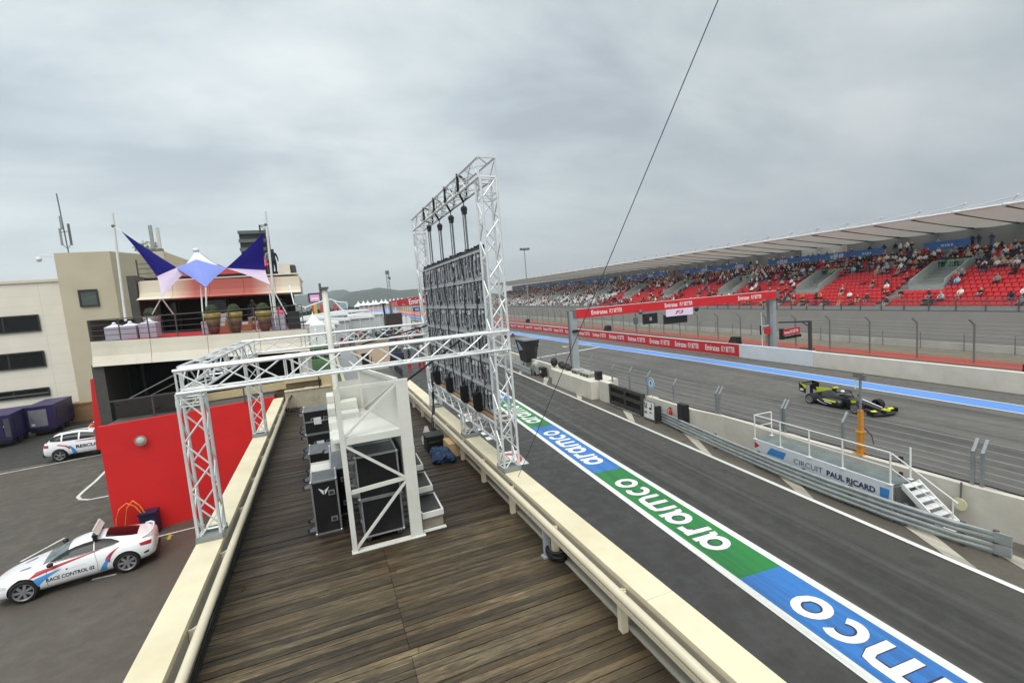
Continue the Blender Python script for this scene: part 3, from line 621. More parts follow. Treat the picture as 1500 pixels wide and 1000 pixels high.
# black speakers on the far barrier
for i,(px,py,sz,lab) in enumerate(((1076,501,.75,'black wedge speaker at the right end of the red banners'),(890,484,.85,'black wedge speaker on the red banner barrier near the gantry leg'),(773,473,.85,'farthest black wedge speaker on the red banner barrier'))):
    p = at_w(px,py,36.3)
    q = thing('wedge_speaker', lab, 'speaker', TM @ V((36.3,p.y,1.2)), 'wedge speakers on the far barrier')
    part('cabinet', MB(TM).prism([(36.0,p.y+sz*.9,1.2),(36.0,p.y+sz*.2,1.2+sz),(36.0,p.y-sz*.8,1.2+sz*.95),(36.0,p.y-sz*.9,1.2)], (.6,0,0)), BLACK, q); part('grille', MB(TM).prism([(35.985,p.y+sz*.6,1.25),(35.985,p.y+sz*.15,1.1+sz),(35.985,p.y-sz*.7,1.1+sz),(35.985,p.y-sz*.8,1.25)], (.012,0,0)), MATS['speaker_grille'], q)
tb = thing('tyre_barrier', 'black conveyor-wrapped barrier block behind the cream barrier at the right', 'barrier', tw(39.5,16))
part('block', MB(TM).bx(37.2,41.5,12.0,17.6,0,1.55), mat('tyre_black', (44,46,46), .75, var=.3, scale=3), tb); part('belt', MB(TM).bx(37.16,37.2,12.0,17.6,.3,1.2), DARK, tb); part('red_cap', MB(TM).bx(40.4,43.8,16.6,17.9,.0,.9), mat('cap_red', (186,70,66), .6), tb)
# start lights
sl = thing('start_lights', 'dark bracket post carrying a small red banner and five black light boxes', 'start lights', tw(37.2,32.5))
DP = mat('dark_post_paint', (64,64,62), .5)
p = at_w(1187,515,37.0); s0 = p.y
part('post', MB(TM).bar((37.0,s0,0),(37.0,s0,3.75),.22,.22), DP, sl); part('foot', MB(TM).bx(36.8,37.2,s0-.3,s0+.9,1.27,1.33), DP, sl)
q = at_w(1142,484,36.6); s1 = at_w(1141,484,36.6).y
part('arm', MB(TM).bar((37.0,s0,3.7),(36.6,s1,3.55),.12,.14).bar((37.0,s0,3.2),(36.9,s0+.7,3.65),.08), DP, sl)
def SLP(px, py, w=36.5): p = at_w(px,py,w); return (w,p.y,p.z)
ban2 = part('banner', MB(TM).prism([SLP(1147,492.2),SLP(1171.5,487.8),SLP(1171.5,478.5),SLP(1147,482.6)], (.04,0,0)), REDP, sl)
c0, c1 = V(SLP(1149,487.4,36.49)), V(SLP(1169.5,483.4,36.49)); text('Emirates FLY BETTER', TM @ frame((c0+c1)/2, c1-c0, (0,0,1)), (c1-c0).length, .26, LETW, ban2, bold=.015)
for k in range(5):
    a_, b_ = SLP(1148.5+k*4.7,492.6-k*.85,36.45), SLP(1152+k*4.7,496.6-k*.85,36.45); part('light_box', MB(TM).bx(36.45,36.7,min(a_[1],b_[1]),max(a_[1],b_[1]),b_[2],a_[2]), BLACK, sl)
a_, b_ = SLP(1141,481.5,36.45), SLP(1146.5,497.5,36.45); part('end_box', MB(TM).bx(36.45,36.7,min(a_[1],b_[1]),max(a_[1],b_[1]),b_[2],a_[2]), BLACK, sl)
rs2 = thing('red_signal_panel', 'small red panel on a white pole beside the right gantry leg', 'sign', tw(37.5,37.8))
p = at_w(1117,510,37.2)
part('pole', MB(TM).tube([(37.2,p.y,.8),(37.2,p.y,3.0),(37.2,p.y-.8,3.15)], .05), WHITE, rs2); part('panel', MB(TM).box((37.2,p.y-.6,2.6),(.2,.55,.6)), REDP, rs2); part('aerial', MB(TM).tube([(37.2,p.y,3),(37.2,p.y+.05,4.4)], .035), WHITE, rs2); part('back_frame', MB(TM).box((37.3,p.y+.2,2.6),(.08,.3,.9)), BLACK, rs2)
# debris fence on the far side
ff = thing('debris_fence', 'tall dark fence posts with bent tops and wires before the grey stand wall', 'fence', tw(44.5,40))
FP = mat('fence_post_dark', (116,118,116), .6, .1)
fpos = [-8,-3.5,1,5.2,9.3,13.3,17.2] + [20+3.95*k for k in range(46)]
for s_ in fpos:
    a = 44.6 if s_ < 60 else 44.6-(s_-60)*.004
    part('post', MB(TM).bar((a,s_,-.02),(a,s_,3.0),.10).bar((a,s_,3.0),(a-.45,s_+.12,3.45),.11), FP, ff)
for k in range(9): part('wire', MB(TM).tube([(44.6,-8,.5+k*.32),(44.6,60,.5+k*.32),(44.1,197,.5+k*.32)], .014, 4), mat('far_wire', (150,150,148), .6), ff)
lw = MB(TM).bx(50.1,50.4,-30,200,0,.62); single('low_wall', lw, mat('block_wall_pale', (190,188,180), .85, var=.1, scale=.8), 'low pale block wall at the foot of the grey grandstand wall', 'wall')
f3 = thing('mesh_fence', 'thin mesh fence with grey posts running just before the grandstand wall', 'fence', tw(49.7,60))
for k in range(60): part('post', MB(TM).bar((49.7,-10+k*3.4,0),(49.7,-10+k*3.4,1.55),.06), FP, f3)
for z_ in (.8,1.15,1.5): part('wire', MB(TM).tube([(49.7,-10,z_),(49.7,195,z_)], .018, 4), MATS['far_wire'], f3)
# ================================================================ PEOPLE
SKIN = [mat('skin_light', (214,170,145), .6, var=.05), mat('skin_tan', (176,128,102), .6, var=.05)]
HAIR = [mat('hair_dark', (40,32,28), .7), mat('hair_brown', (96,72,52), .7), mat('hair_grey', (150,146,140), .7)]
CL = {k: mat('cloth_'+k, c, .85, var=.12, scale=9) for k, c in dict(red=(190,34,44), dark=(44,46,54), black=(28,28,30), white=(232,232,230), grey=(130,132,134), navy=(40,48,78), sky=(150,190,214), orange=(224,120,50), maroon=(110,40,46), denim=(70,84,112), beige=(180,164,140), lime=(190,200,70), pink=(236,110,140)).items()}
def skeleton(pose):
    J = {}
    if pose in ('sit','lean'):
        l = -.14 if pose == 'lean' else .04
        J.update(pel=(0,0,.53,.15), wai=(l*.3,0,.68,.135), che=(l,0,.88,.165), nec=(l-.01,0,1.04,.06), hea=(l-.04,0,1.17,.10), top=(l-.03,0,1.26,.075))
        for s in (-1,1):
            J.update({f'sh{s}':(l,s*.19,.96,.07), f'el{s}':(l-.13,s*.25,.74,.05), f'ha{s}':(l-.32,s*.12,.66,.04), f'hi{s}':(-.05,s*.1,.52,.1), f'kn{s}':(-.44,s*.13,.54,.075), f'an{s}':(-.42,s*.13,.12,.05), f'to{s}':(-.56,s*.14,.05,.045)})
    else:
        up = pose == 'arms'
        J.update(pel=(0,0,.95,.145), wai=(0,0,1.1,.13), che=(0,0,1.32,.165), nec=(0,0,1.48,.06), hea=(-.02,0,1.61,.10), top=(-.01,0,1.70,.075))
        for s in (-1,1):
            J.update({f'sh{s}':(0,s*.2,1.41,.07), f'el{s}':(-.05,s*.27,1.14,.05), f'ha{s}':((-.28,s*.14,1.2,.04) if up else (-.12,s*.25,.9,.04)), f'hi{s}':(0,s*.1,.9,.1), f'kn{s}':(-.02+.05*s*(pose=='walk'),s*.11,.5,.07), f'an{s}':(.03-.12*s*(pose=='walk'),s*.12,.1,.05), f'to{s}':(-.1-.12*s*(pose=='walk'),s*.13,.05,.045)})
    E = [('pel','wai','t'),('wai','che','t'),('che','nec','t'),('nec','hea','h'),('hea','top','h')]
    for s in (-1,1): E += [('che',f'sh{s}','t'),(f'sh{s}',f'el{s}','t'),(f'el{s}',f'ha{s}','a'),('pel',f'hi{s}','l'),(f'hi{s}',f'kn{s}','l'),(f'kn{s}',f'an{s}','l'),(f'an{s}',f'to{s}','f')]
    return J, E
PGEO = {}
def person_geo(pose):
    if pose in PGEO: return PGEO[pose]
    J, E = skeleton(pose); ks = list(J)
    me = bpy.data.meshes.new('person'); me.from_pydata([J[k][:3] for k in ks], [(ks.index(a),ks.index(b)) for a,b,_ in E], [])
    o = bpy.data.objects.new('person', me); COL.objects.link(o)
    md = o.modifiers.new('s', 'SKIN'); md.use_smooth_shade = True
    for i,k in enumerate(ks):
        r = J[k][3]; me.skin_vertices[0].data[i].radius = (r*(.8 if k in ('che','wai','pel') else 1), r); me.skin_vertices[0].data[i].use_root = (k == 'pel')
    sd = o.modifiers.new('d', 'SUBSURF'); sd.levels = 1; sd.render_levels = 1
    r = apply_mods(o); segs = [(V(J[a][:3]),V(J[b][:3]),t) for a,b,t in E]; reg = []
    hz_ = J['hea'][2]; hx = J['hea'][0]
    for p in r.polygons:
        c = p.center; best = (9,'t')
        for a,b,t in segs:
            d_ = b-a; u = max(0,min(1,(c-a).dot(d_)/d_.length_squared)); q = (c-a-d_*u).length
            if q < best[0]: best = (q,t)
        t = best[1]
        if t == 'h' and (c.z > hz_+.05 or (c.x > hx+.035 and c.z > hz_-.06)): t = 'c'
        reg.append({'t':0,'a':1,'h':1,'c':2,'l':3,'f':4}[t])
    PGEO[pose] = (r, reg); return PGEO[pose]
PM = {}
def person_mesh(pose, shirt, legs, skin=0, hair=0, sleeves=False):
    k = (pose,shirt,legs,skin,hair,sleeves)
    if k in PM: return PM[k]
    r, reg = person_geo(pose); me = r.copy(); me.name = 'person'; me.materials.clear()
    for m in (CL[shirt], CL[shirt] if sleeves else SKIN[skin], CL[hair] if isinstance(hair,str) else HAIR[hair], CL[legs], CL['black']): me.materials.append(m)
    me.polygons.foreach_set('material_index', reg); PM[k] = me; return me
def person(loc, rz, label, pose, shirt, legs, skin=0, hair=0, sleeves=False, group=None, sc=1):
    o = bpy.data.objects.new('person', person_mesh(pose,shirt,legs,skin,hair,sleeves)); COL.objects.link(o)
    o.location = loc; o.rotation_euler = (0,0,rz); o.scale = (sc,sc,sc); return tag(o, label, 'person', group)
# ================================================================ GRANDSTAND
S0, S1 = 14.0, 214.0
st_ = thing('grandstand', 'long grey concrete grandstand with a white canopy roof facing the track', 'grandstand', tw(60,100))
GW = mat('stand_wall_grey', (152,150,146), .85, var=.06, scale=.5, dirt=.3, dirtcol=lin((128,124,118))); GC = mat('stand_concrete', (140,142,140), .85, var=.1, scale=1)
part('front_wall', MB(TM).bx(52,53,S0,S1,-.02,3.25), GW, st_)
NR = 15; rw = lambda i: 53.5+.78*i; rzz = lambda i: 3.35+.355*i
vom = [34.9,49.0,64.0,79.0,94.0,109,124,139,154,169,184,199]
mb = MB(TM)
for i in range(NR):
    a = rw(i); z = rzz(i)
    mb.bx(a-.35,a+.43,S0,S1,z-.9,z)
part('terracing', mb, GC, st_)
# vomitories
GV = mat('vomitory_grey', (158,166,162), .8, var=.1, scale=1); GRN = mat('vomitory_green', (122,168,134), .8, var=.15, scale=1)
for s_ in vom:
    vw_ = part('vomitory', MB(TM).bx(57.0,57.12,s_-1.7,s_+1.62,4.9,5.75), GV, st_)
    for q_ in (s_-1.7, s_+1.58): part('side_wall', MB(TM).prism([(57.13,q_,4.9),(61.9,q_,4.9),(61.9,q_,8.0),(61.0,q_,8.0),(57.13,q_,6.1)], (0,.1,0)), GV, vw_)
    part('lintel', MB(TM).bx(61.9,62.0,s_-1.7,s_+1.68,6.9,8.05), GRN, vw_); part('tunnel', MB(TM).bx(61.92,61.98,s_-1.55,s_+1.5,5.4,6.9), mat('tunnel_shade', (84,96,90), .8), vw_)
    part('passage_floor', MB(TM).bx(57.13,61.9,s_-1.58,s_+1.56,4.9,5.42), GRN, st_)
    mb = MB(TM)
    for k in range(9): mb.bx(53.3+k*.42,53.72+k*.42,s_+1.75,s_+2.9,3.3+k*.2-.2,3.36+k*.2)
    for k in range(10): mb.bx(58+k*.78,58.78+k*.78,s_+1.75,s_+2.9,5.3+k*.355,5.62+k*.355)
    part('aisle_steps', mb, GC, st_)
    mb = MB(TM)
    for k in range(3): mb.tube([(57.0,s_-1.5,5.7+k*.2),(57.0,s_+1.5,5.7+k*.2)],.03,4)
    part('vomitory_rail', mb, STEEL, st_)
# front railing
part('front_rail', MB(TM).tube([(52.1,S0,4.42),(52.1,S1,4.42)],.035,5).tube([(52.1,S0,4.15),(52.1,S1,4.15)],.022,4).tube([(52.1,S0,3.95),(52.1,S1,3.95)],.022,4).tube([(52.1,S0,3.32),(52.1,S1,3.32)],.03,4), STEELD, st_)
part('rail_infill', MB(TM).bx(52.14,52.16,S0,S1,3.36,3.78), mat('rail_glass', (150,152,152), .3), st_)
fr_ = part('rail_foot', MB(TM).bx(52.05,52.13,S0,S1,3.22,3.28), STEELD, st_)
for k in range(90): part('rail_post', MB(TM).bar((52.1,S0+k*2.2,3.27),(52.1,S0+k*2.2,4.45),.07), STEELD, st_)
# rear wall, banner, roof
GR_ = mat('rear_wall_grey', (108,107,104), .85, var=.08, scale=.4); 
part('rear_wall', MB(TM).bx(68.4,68.7,S0,S1,6,11.6), GR_, st_)
part('rear_panel', MB(TM).bx(68.3,68.38,52,59.5,8.6,11.4), mat('rear_panel_pale', (168,166,160), .7), st_)
part('promenade', MB(TM).bx(65.6,68.4,S0,S1,8.3,9.0), GC, st_)
BB_ = mat('blue_hoarding', (66,116,184), .6, var=.12, scale=.8); BW = mat('hoarding_white', (196,208,222), .6)
s_ = 36.0; k = 0
while s_ < S1-6:
    if k % 5 != 1:
        part('hoarding', MB(TM).bx(66.0,66.06,s_,s_+4.6,9.2,10.25), BB_, st_)
        mb = MB(TM)
        if k % 2:
            for (a,b,c,d_) in ((.8,1.5,9.45,10.05),(1.6,2.3,9.35,10.1),(2.4,2.8,9.45,9.95)): mb.bx(65.985,65.998,s_+a,s_+b,c,d_)
        else:
            for (a,b) in ((1.6,1.8),(1.9,2.15),(2.25,2.4),(2.5,2.8)): mb.bx(65.985,65.998,s_+a,s_+b,9.6,9.85)
        part('hoarding_mark', mb, BW, st_)
    s_ += 4.65; k += 1
def membrane():
    m = N_('canopy_membrane'); c = m.mix(1, lin((192,187,181)), m.ramp(m.noise(m.obj(), .3, 4), [(.3, .95), (.7, 1.04)]), 'MULTIPLY')
    a = m.new('ShaderNodeBsdfDiffuse'); b = m.new('ShaderNodeBsdfTranslucent'); x = m.new('ShaderNodeMixShader'); x.inputs[0].default_value = .33
    for n_ in (a, b): m.link(c, n_.inputs['Color'])
    m.link(a.outputs[0], x.inputs[1]); m.link(b.outputs[0], x.inputs[2]); m.link(x.outputs[0], m.n['Material Output'].inputs['Surface']); return m.m
RU = membrane(); RW = mat('canopy_white', (226,228,228), .5); RIB = mat('canopy_rib', (96,90,88), .6)
mbr = MB(TM); mbt = MB(TM); zf = lambda s: 12.6+(s-28)*.0035
js = [28.5+3.92*k for k in range(-4,48)]
for a,b in zip(js, js[1:]):
    n = 4; vs = []
    for i in range(5):           # from front (i=0) to rear
        f = i/4
        for j in range(n+1):
            t = j/n; sag = -.30*math.sin(PI*t)*(.25+.75*f); bow = .55*math.sin(PI*t)*(1 if i == 4 else 0)
            vs.append((57+10.4*f-bow, a+(b-a)*t, zf(a)-1.25*f-.1*math.sin(PI*f)+sag*.5))
    fs = [(i*(n+1)+j, i*(n+1)+j+1, (i+1)*(n+1)+j+1, (i+1)*(n+1)+j) for i in range(4) for j in range(n)]
    mbr.add(vs, fs)
part('canopy', mbr, RU, st_, True)
mb = MB(TM); mb2 = MB(TM); mb3 = MB(TM); mb4 = MB(TM)
mb2.tube([(56.95,js[0],zf(js[0])+.06),(56.95,js[-1],zf(js[-1])+.06)], .11, 6)
for a in js:
    mb.bar((57.0,a,zf(a)-.06),(67.3,a,zf(a)-1.36),.11,.16)
    mb3.bar((66.6,a,zf(a)-1.2),(68.4,a,zf(a)-1.1),.3,.12)
    mb4.tube([(57.2,a,zf(a)),(57.3,a-.75,zf(a)+.72)], .06, 5); mb4.tube([(57.3,a-.75,zf(a)+.7),(56.95,a+3.9,zf(a)+.14)], .05, 4); mb4.ball((57.3,a-.75,zf(a)+.74),.13,6,4); mb4.ball((56.95,a,zf(a)+.05),.2,6,4)
    mb2.prism([(66.9,a-.9,zf(a)-1.16),(68.35,a-.2,zf(a)-.9),(68.35,a+.9,zf(a)-.9)], (0,0,.05))
part('canopy_rib', mb, RIB, st_); part('canopy_edge', mb2, RW, st_); part('rib_bracket', mb3, mat('bracket_black', (50,48,48), .6), st_); part('canopy_mast', mb4, mat('canopy_mast_pale', (200,204,206), .5), st_)
for a in js[::4]: part('rear_column', MB(TM).bar((68.2,a,8.7),(68.2,a,11.5),.18), GSD, st_)
# seats --------------------------------------------------------
sm_r = mat('seat_red', (206,40,48), .5, var=.08, scale=1.3); sm_w = mat('seat_white', (226,226,224), .5, var=.05)
def seat_mb(M=None):
    mb = MB(M)
    mb.add([(-.22,-.235,.42),(-.22,.235,.42),(.17,.225,.38),(.17,-.225,.38),(.2,-.235,.44),(.2,.235,.44),(.27,.21,.70),(.27,-.21,.70),(-.22,-.235,.37),(-.22,.235,.37),(.3,.21,.68),(.3,-.21,.68)],
           [(0,1,2,3),(3,2,5,4),(4,5,6,7),(0,8,9,1),(7,6,10,11),(8,3,2,9),(4,7,11,3),(5,2,10,6)]); mb.bx(-.03,.1,-.04,.04,0,.38); return mb
seat_me = {m.name: seat_mb().mesh('stand_seat', m) for m in (sm_r, sm_w)}
def blocked(i, s):
    for v_ in vom:
        if abs(s-v_) < 1.75 and 4 <= i <= 10: return True
        if v_+1.7 < s < v_+3.0: return True
    return False
spots = []
for i in range(NR):
    s = S0+.6
    while s < S1-1:
        if not blocked(i, s): spots.append((i, s))
        s += .52
def cdist(i, s): return (tw(rw(i), s, rzz(i))-CAMP).length
def inview(i, s):
    p = tw(rw(i), s, rzz(i)+.5)-CAMP; z = p.dot(CF); x = p.dot(CR)/z*F; return z > 0 and x < 752
rng = random.Random(11)
def dens(i, s):
    cl = .5+.5*math.sin(s*.37+i*.8)*math.sin(s*.13+1.3)
    if s > 100: return .16+.26*cl if i < 8 else .85
    if i >= 11: return .97
    if i >= 9: return .75*cl+.25
    near = min((s-v_ for v_ in vom), key=lambda t: abs(t-.6)); 
    base = .05+.09*cl
    if i <= 2: base = .12+.18*cl
    if abs(near) < 4.5 and i < 9: base += .13
    return base
vis = [(cdist(i,s),i,s) for i,s in spots if inview(i,s)]; vis.sort()
ind = set((i,s) for _,i,s in vis[:300])
stuff = {m.name: MB() for m in (sm_r, sm_w)}
sv = {}
for mname in stuff: 
    q = seat_mb(); sv[mname] = (q.v, q.f)
for i,s in spots:
    m = sm_r if s < 100-(i-8)*.6 else sm_w
    if (i,s) in ind:
        o = bpy.data.objects.new('stand_seat', seat_me[m.name]); COL.objects.link(o); o.location = tw(rw(i)+.1, s, rzz(i)); o.rotation_euler = (0,0,-TY)
        tag(o, 'empty or occupied red plastic bucket seat in the nearest grandstand block', 'seat', 'red grandstand seats in the nearest blocks')
    else:
        M = Matrix.Translation(tw(rw(i)+.1, s, rzz(i))) @ Matrix.Rotation(-TY,4,'Z'); v_, f_ = sv[m.name]
        stuff[m.name].add([M @ V(p) for p in v_], f_)
struct('red_seats', stuff['seat_red'], sm_r, 'stuff'); struct('white_seats', stuff['seat_white'], sm_w, 'stuff')
# spectators ---------------------------------------------------
pal = ['dark']*7+['black']*6+['red']*4+['white']*5+['grey']*3+['navy']*3+['maroon']*2+['sky','orange','beige','denim']
plain = dict(dark='charcoal',sky='pale blue',lime='yellow-green',denim='denim blue',navy='navy blue')
sp_ = []
for i,s in spots:
    if rng.random() < dens(i,s)*.92: sp_.append((cdist(i,s),i,s,'sit' if rng.random() < .6 else 'lean'))
s = 24.0
while s < S1-2:      # standing behind the hoarding and on the aisles
    if rng.random() < .5: sp_.append(((tw(67,s,8.7)-CAMP).length, 99, s, rng.choice(('stand','arms'))))
    s += .6
sp_.sort()
far = MB(); far_names = list(CL)+['skin','hair']; far_m = list(CL.values())+[SKIN[0],HAIR[0]]
nind = 0
for d_,i,s,pose in sp_:
    a, z = (rw(i)+.05, rzz(i)) if i != 99 else (66.7+rng.random()*.9, 9.0)
    sh = rng.choice(pal); lg = rng.choice(['dark','denim','black','beige','navy','grey']); sk = rng.random() < .35; hr = rng.choice([0,0,0,1,2,'white','red','black'])
    sl = rng.random() < .45
    if nind < 292 and (i == 99 or inview(i,s)):
        loc = tw(a, s+rng.uniform(-.04,.04), z)
        pn = plain.get(sh, sh)
        hd = {0:'dark hair',1:'brown hair',2:'grey hair','white':'a white cap','red':'a red cap','black':'a black cap'}[hr]
        where = 'standing behind the blue hoarding' if i == 99 else ('in the front rows' if i < 4 else 'in the middle rows' if i < 9 else 'in the crowded top rows')
        act = '' if i == 99 else ('sitting upright ' if pose == 'sit' else 'leaning forward ')
        person(loc, -TY+rng.uniform(-.4,.4), f'spectator in {pn} top with {hd} {act}{where}', pose, sh, lg, int(sk), hr, sl, 'spectators in the nearest grandstand blocks', rng.uniform(.93,1.05))
        nind += 1
    else:
        M = Matrix.Translation(tw(a, s, z)) @ Matrix.Rotation(-TY+rng.uniform(-.4,.4),4,'Z'); q = MB(M)
        zz0 = .45 if i != 99 else .9
        q.lathe([(.13,zz0),(.17,zz0+.25),(.19,zz0+.42),(.07,zz0+.56)], (0,0,0), 6, far_names.index(sh), sc=(.75,1.1,1))
        q.ball((-.02,0,zz0+.68),.105,6,4,far_names.index('skin')); q.ball((.01,0,zz0+.72),.105,6,4,far_names.index('hair') if not isinstance(hr,str) else far_names.index(hr))
        if i != 99: q.bx(-.5,0,-.17,.17,.42,.56,far_names.index(lg)).bx(-.5,-.38,-.17,.17,.02,.45,far_names.index(lg))
        else: q.bx(-.1,.1,-.16,.16,0,.92,far_names.index(lg))
        far.v, far.f, far.m = far.v, far.f, far.m
        b = len(far.v); far.v += q.v; far.f += [tuple(x+b for x in f_) for f_ in q.f]; far.m += q.m
struct('distant_crowd', far, far_m, 'stuff')
# ================================================================ PIT BUILDING DECK
DZ = 3.7
pbld = thing('pit_building', 'single storey pit building whose flat roof is the brown timber deck', 'building', (0.6,10,0))
part('wall', MB().bx(-2.4,3.2,-6,23.6,-.05,3.5), mat('pit_wall_cream', (206,198,178), .8, dirt=.3), pbld)
def deckmat():
    m = N_('weathered_deck'); p = m.pos(); r = m.rnd()
    g1 = m.noise(m.mapping(p, (2.2,17,1)), 1, 7, .7, .5); g2 = m.noise(m.mapping(p, (.30,6.5,1), loc=(3,1,0)), 1, 5, .6, .2); g3 = m.noise(m.mapping(p, (9,120,1)), 1, 4, .7)
    wet = m.noise(m.mapping(p, (.35,.55,1), loc=(7,2,0)), 1, 5, .6, .2)
    base = m.ramp(g1, [(.30, lin((58,47,33))), (.44, lin((87,75,57))), (.56, lin((107,94,71))), (.72, lin((146,132,104)))])
    base = m.mix(1, base, m.ramp(r, [(0, .40), (.25, .68), (.6, .96), (1, 1.28)]), 'MULTIPLY')
    base = m.mix(1, base, m.ramp(g2, [(.36, .62), (.5, .97), (.64, 1.18)]), 'MULTIPLY')
    base = m.mix(1, base, m.ramp(g3, [(.3, .78), (.7, 1.18)]), 'MULTIPLY')
    # damp darker timber farther back and along the right hand rail
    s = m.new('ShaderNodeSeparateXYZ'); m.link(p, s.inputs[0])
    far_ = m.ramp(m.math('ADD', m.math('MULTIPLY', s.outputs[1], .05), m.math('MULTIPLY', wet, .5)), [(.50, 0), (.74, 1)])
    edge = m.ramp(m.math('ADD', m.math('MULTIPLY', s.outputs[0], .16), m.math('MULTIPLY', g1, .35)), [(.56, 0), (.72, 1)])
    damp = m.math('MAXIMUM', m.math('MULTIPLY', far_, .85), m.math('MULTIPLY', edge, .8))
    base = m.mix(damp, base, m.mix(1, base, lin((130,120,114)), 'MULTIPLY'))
    warm = m.noise(m.mapping(p, (.6,1.5,1), loc=(1,8,0)), 1, 4, .6)
    base = m.mix(m.math('MULTIPLY', m.ramp(warm, [(.48, 0), (.68, 1)]), .45), base, m.mix(1, base, lin((236,206,160)), 'MULTIPLY'))
    fy = m.math('FRACT', m.math('DIVIDE', m.math('ADD', s.outputs[1], 2.0), .1155)); worn = m.math('MAXIMUM', m.math('LESS_THAN', fy, .16), m.math('GREATER_THAN', fy, .86))
    wn = m.math('MULTIPLY', worn, m.ramp(m.noise(m.mapping(p, (.9,11,1), loc=(2,4,0)), 1, 4, .65), [(.46, 0), (.62, 1)]))
    base = m.mix(m.math('MULTIPLY', wn, .4), base, m.mix(1, base, 1.9, 'MULTIPLY'))
    m.color(base)
    m.val(m.b.inputs['Roughness'], m.math('SUBTRACT', .66, m.math('MULTIPLY', m.ramp(g2, [(.42, 0), (.6, 1)]), .28)))
    m.bump(m.math('ADD', g1, g3), .006, .6); return m.m
mb = MB(); y = -2.0; rr_ = random.Random(3)
while y < 23.5:
    sx = .57 + (rr_.choice((0,.0,.10,-.08)) if int(y/.115/3) % 3 == 1 else 0)
    for a,b in ((-2.0,sx-.003),(sx+.003,3.42)):
        dz = rr_.uniform(-.007,.004); mb.bx(a,b,y+.006,y+.109,DZ-.045,DZ+dz)
    y += .1155
part('deck_boards', mb, deckmat(), pbld)
part('deck_subframe', MB().bx(-2.03,3.44,-2,23.6,3.52,3.64), mat('deck_gap_dark', (30,27,24), .9), pbld)
part('deck_edge_trim', MB().bx(-2.06,-2.005,-2,23.5,3.6,3.715), STEELD, pbld)
# beams
CRM = mat('cream_steel_paint', (220,210,182), .55, var=.06, scale=1.6, dirt=.45, dirtcol=lin((190,176,140))); CRG = mat('cream_rail_paint', (204,195,172), .4, var=.05, scale=2, dirt=.25, dirtcol=lin((170,158,130)))
GREYB = mat('parapet_inner_grey', (176,172,160), .7, var=.06, scale=1.2, dirt=.45, dirtcol=lin((130,120,98)))
def parapet(side, lab):
    t = thing('parapet_rail', lab, 'railing', (-2.2 if side < 0 else 3.4, 12, DZ))
    if side < 0: xi, xo, ye = -2.04, -2.45, 23.7
    else: xi, xo, ye = 3.27, 3.67, 24.2
    for q in range(4): part('top_beam', MB().bx(min(xi,xo),max(xi,xo),-2+(ye+2)*q/4+.003,-2+(ye+2)*(q+1)/4-.003,4.27,4.35), CRM, t)
    part('inner_face', MB().bx(min(xi,xi-side*-.05),max(xi,xi-side*-.05),-2,ye,3.95,4.268), GREYB, t)
    part('outer_face', MB().bx(min(xo,xo-side*.04),max(xo,xo-side*.04),-2,ye,3.5,4.268), CRM, t)
    part('foot_channel', MB().bx(min(xi,xo),max(xi,xo),-2,ye,3.52,3.72), GREYB, t)
    px = xi-side*.17; pz = 4.3
    part('pipe_rail', MB().tube([(px,-2,pz),(px,ye+.2,pz)], .058, 12), CRG, t, True)
    if side > 0: part('pipe_underside_channel', MB().bx(px-.05,px+.05,-2,ye,4.18,4.24), CRG, t)
    ys = [3.04,4.98,6.92,8.86,10.75,12.6,14.5,16.4,18.3,20.2,22.1,23.8] if side > 0 else [3.0,4.98,6.92,9.0,10.92,12.75,14.6,16.5,18.4,20.3,22.2]
    for y in ys:
        b = part('bracket', MB().prism([(xi-side*.005,y-.02,4.02),(xi-side*.03,y-.02,4.0),(px,y-.02,pz-.06),(px,y-.02,pz+.0),(xi-side*.03,y-.02,4.262),(xi-side*.005,y-.02,4.262)], (0,.025,0)).tube([(xi,y+.05,4.2),(xi-side*.08,y+.04,4.25),(px,y,pz)], .02, 6), CRG, t)
        if side > 0: part('post', MB().bx(min(xi-side*.02,xi-side*.12),max(xi-side*.02,xi-side*.12),y-.045,y+.045,DZ-.02 if side > 0 else 3.72,4.25), CRM if side > 0 else CRG, t)
        if side > 0 and y < 13: part('web_plate', MB().bx(xi-side*.005,xi+side*.05,y+.05,y+.07,3.72,3.948), GREYB, t)
    return t
parapet(-1, 'cream steel parapet beam with pipe rail along the paddock side of the deck'); parapet(1, 'cream steel parapet beam with pipe rail along the pit lane side of the deck')
cbt = MB()
for k in range(3): cbt.tube([(-1.97-.02*k, 2.5+i*.75, 3.76+.02*k+.02*math.sin(i*1.7+k)) for i in range(27)], .012, 5)
single('cable_run', cbt, CABLE, 'thin black cables laid along the foot of the paddock side parapet', 'cable')
# ================================================================ TRUSS
ALU = mat('truss_aluminium', (222,225,226), .42, .35, var=.06, scale=6)
def truss(mb, p0, p1, wd, ht, up=(0,0,1), r=.028, rd=.015, step=None, faces=(0,1,2,3)):
    p0, p1 = V(p0), V(p1); d = (p1-p0); L = d.length; d.normalize(); u = V(up); x = d.cross(u).normalized(); y = x.cross(d).normalized()
    cs = [x*(i*wd/2)+y*(j*ht/2) for i,j in ((-1,-1),(1,-1),(1,1),(-1,1))]
    for c in cs: mb.tube([p0+c, p1+c], r, 8)
    step = step or max(wd,ht)*1.0; n = max(2, round(L/step)); 
    for f in faces:
        a, b = cs[f], cs[(f+1)%4]
        for k in range(n):
            q0, q1 = p0+d*(L*k/n), p0+d*(L*(k+1)/n)
            mb.tube([q0+(a if k%2 else b), q1+(b if k%2 else a)], rd, 5)
        for q in (p0+d*.03, p1-d*.03): mb.tube([q+a, q+b], rd*1.2, 5)
    return mb
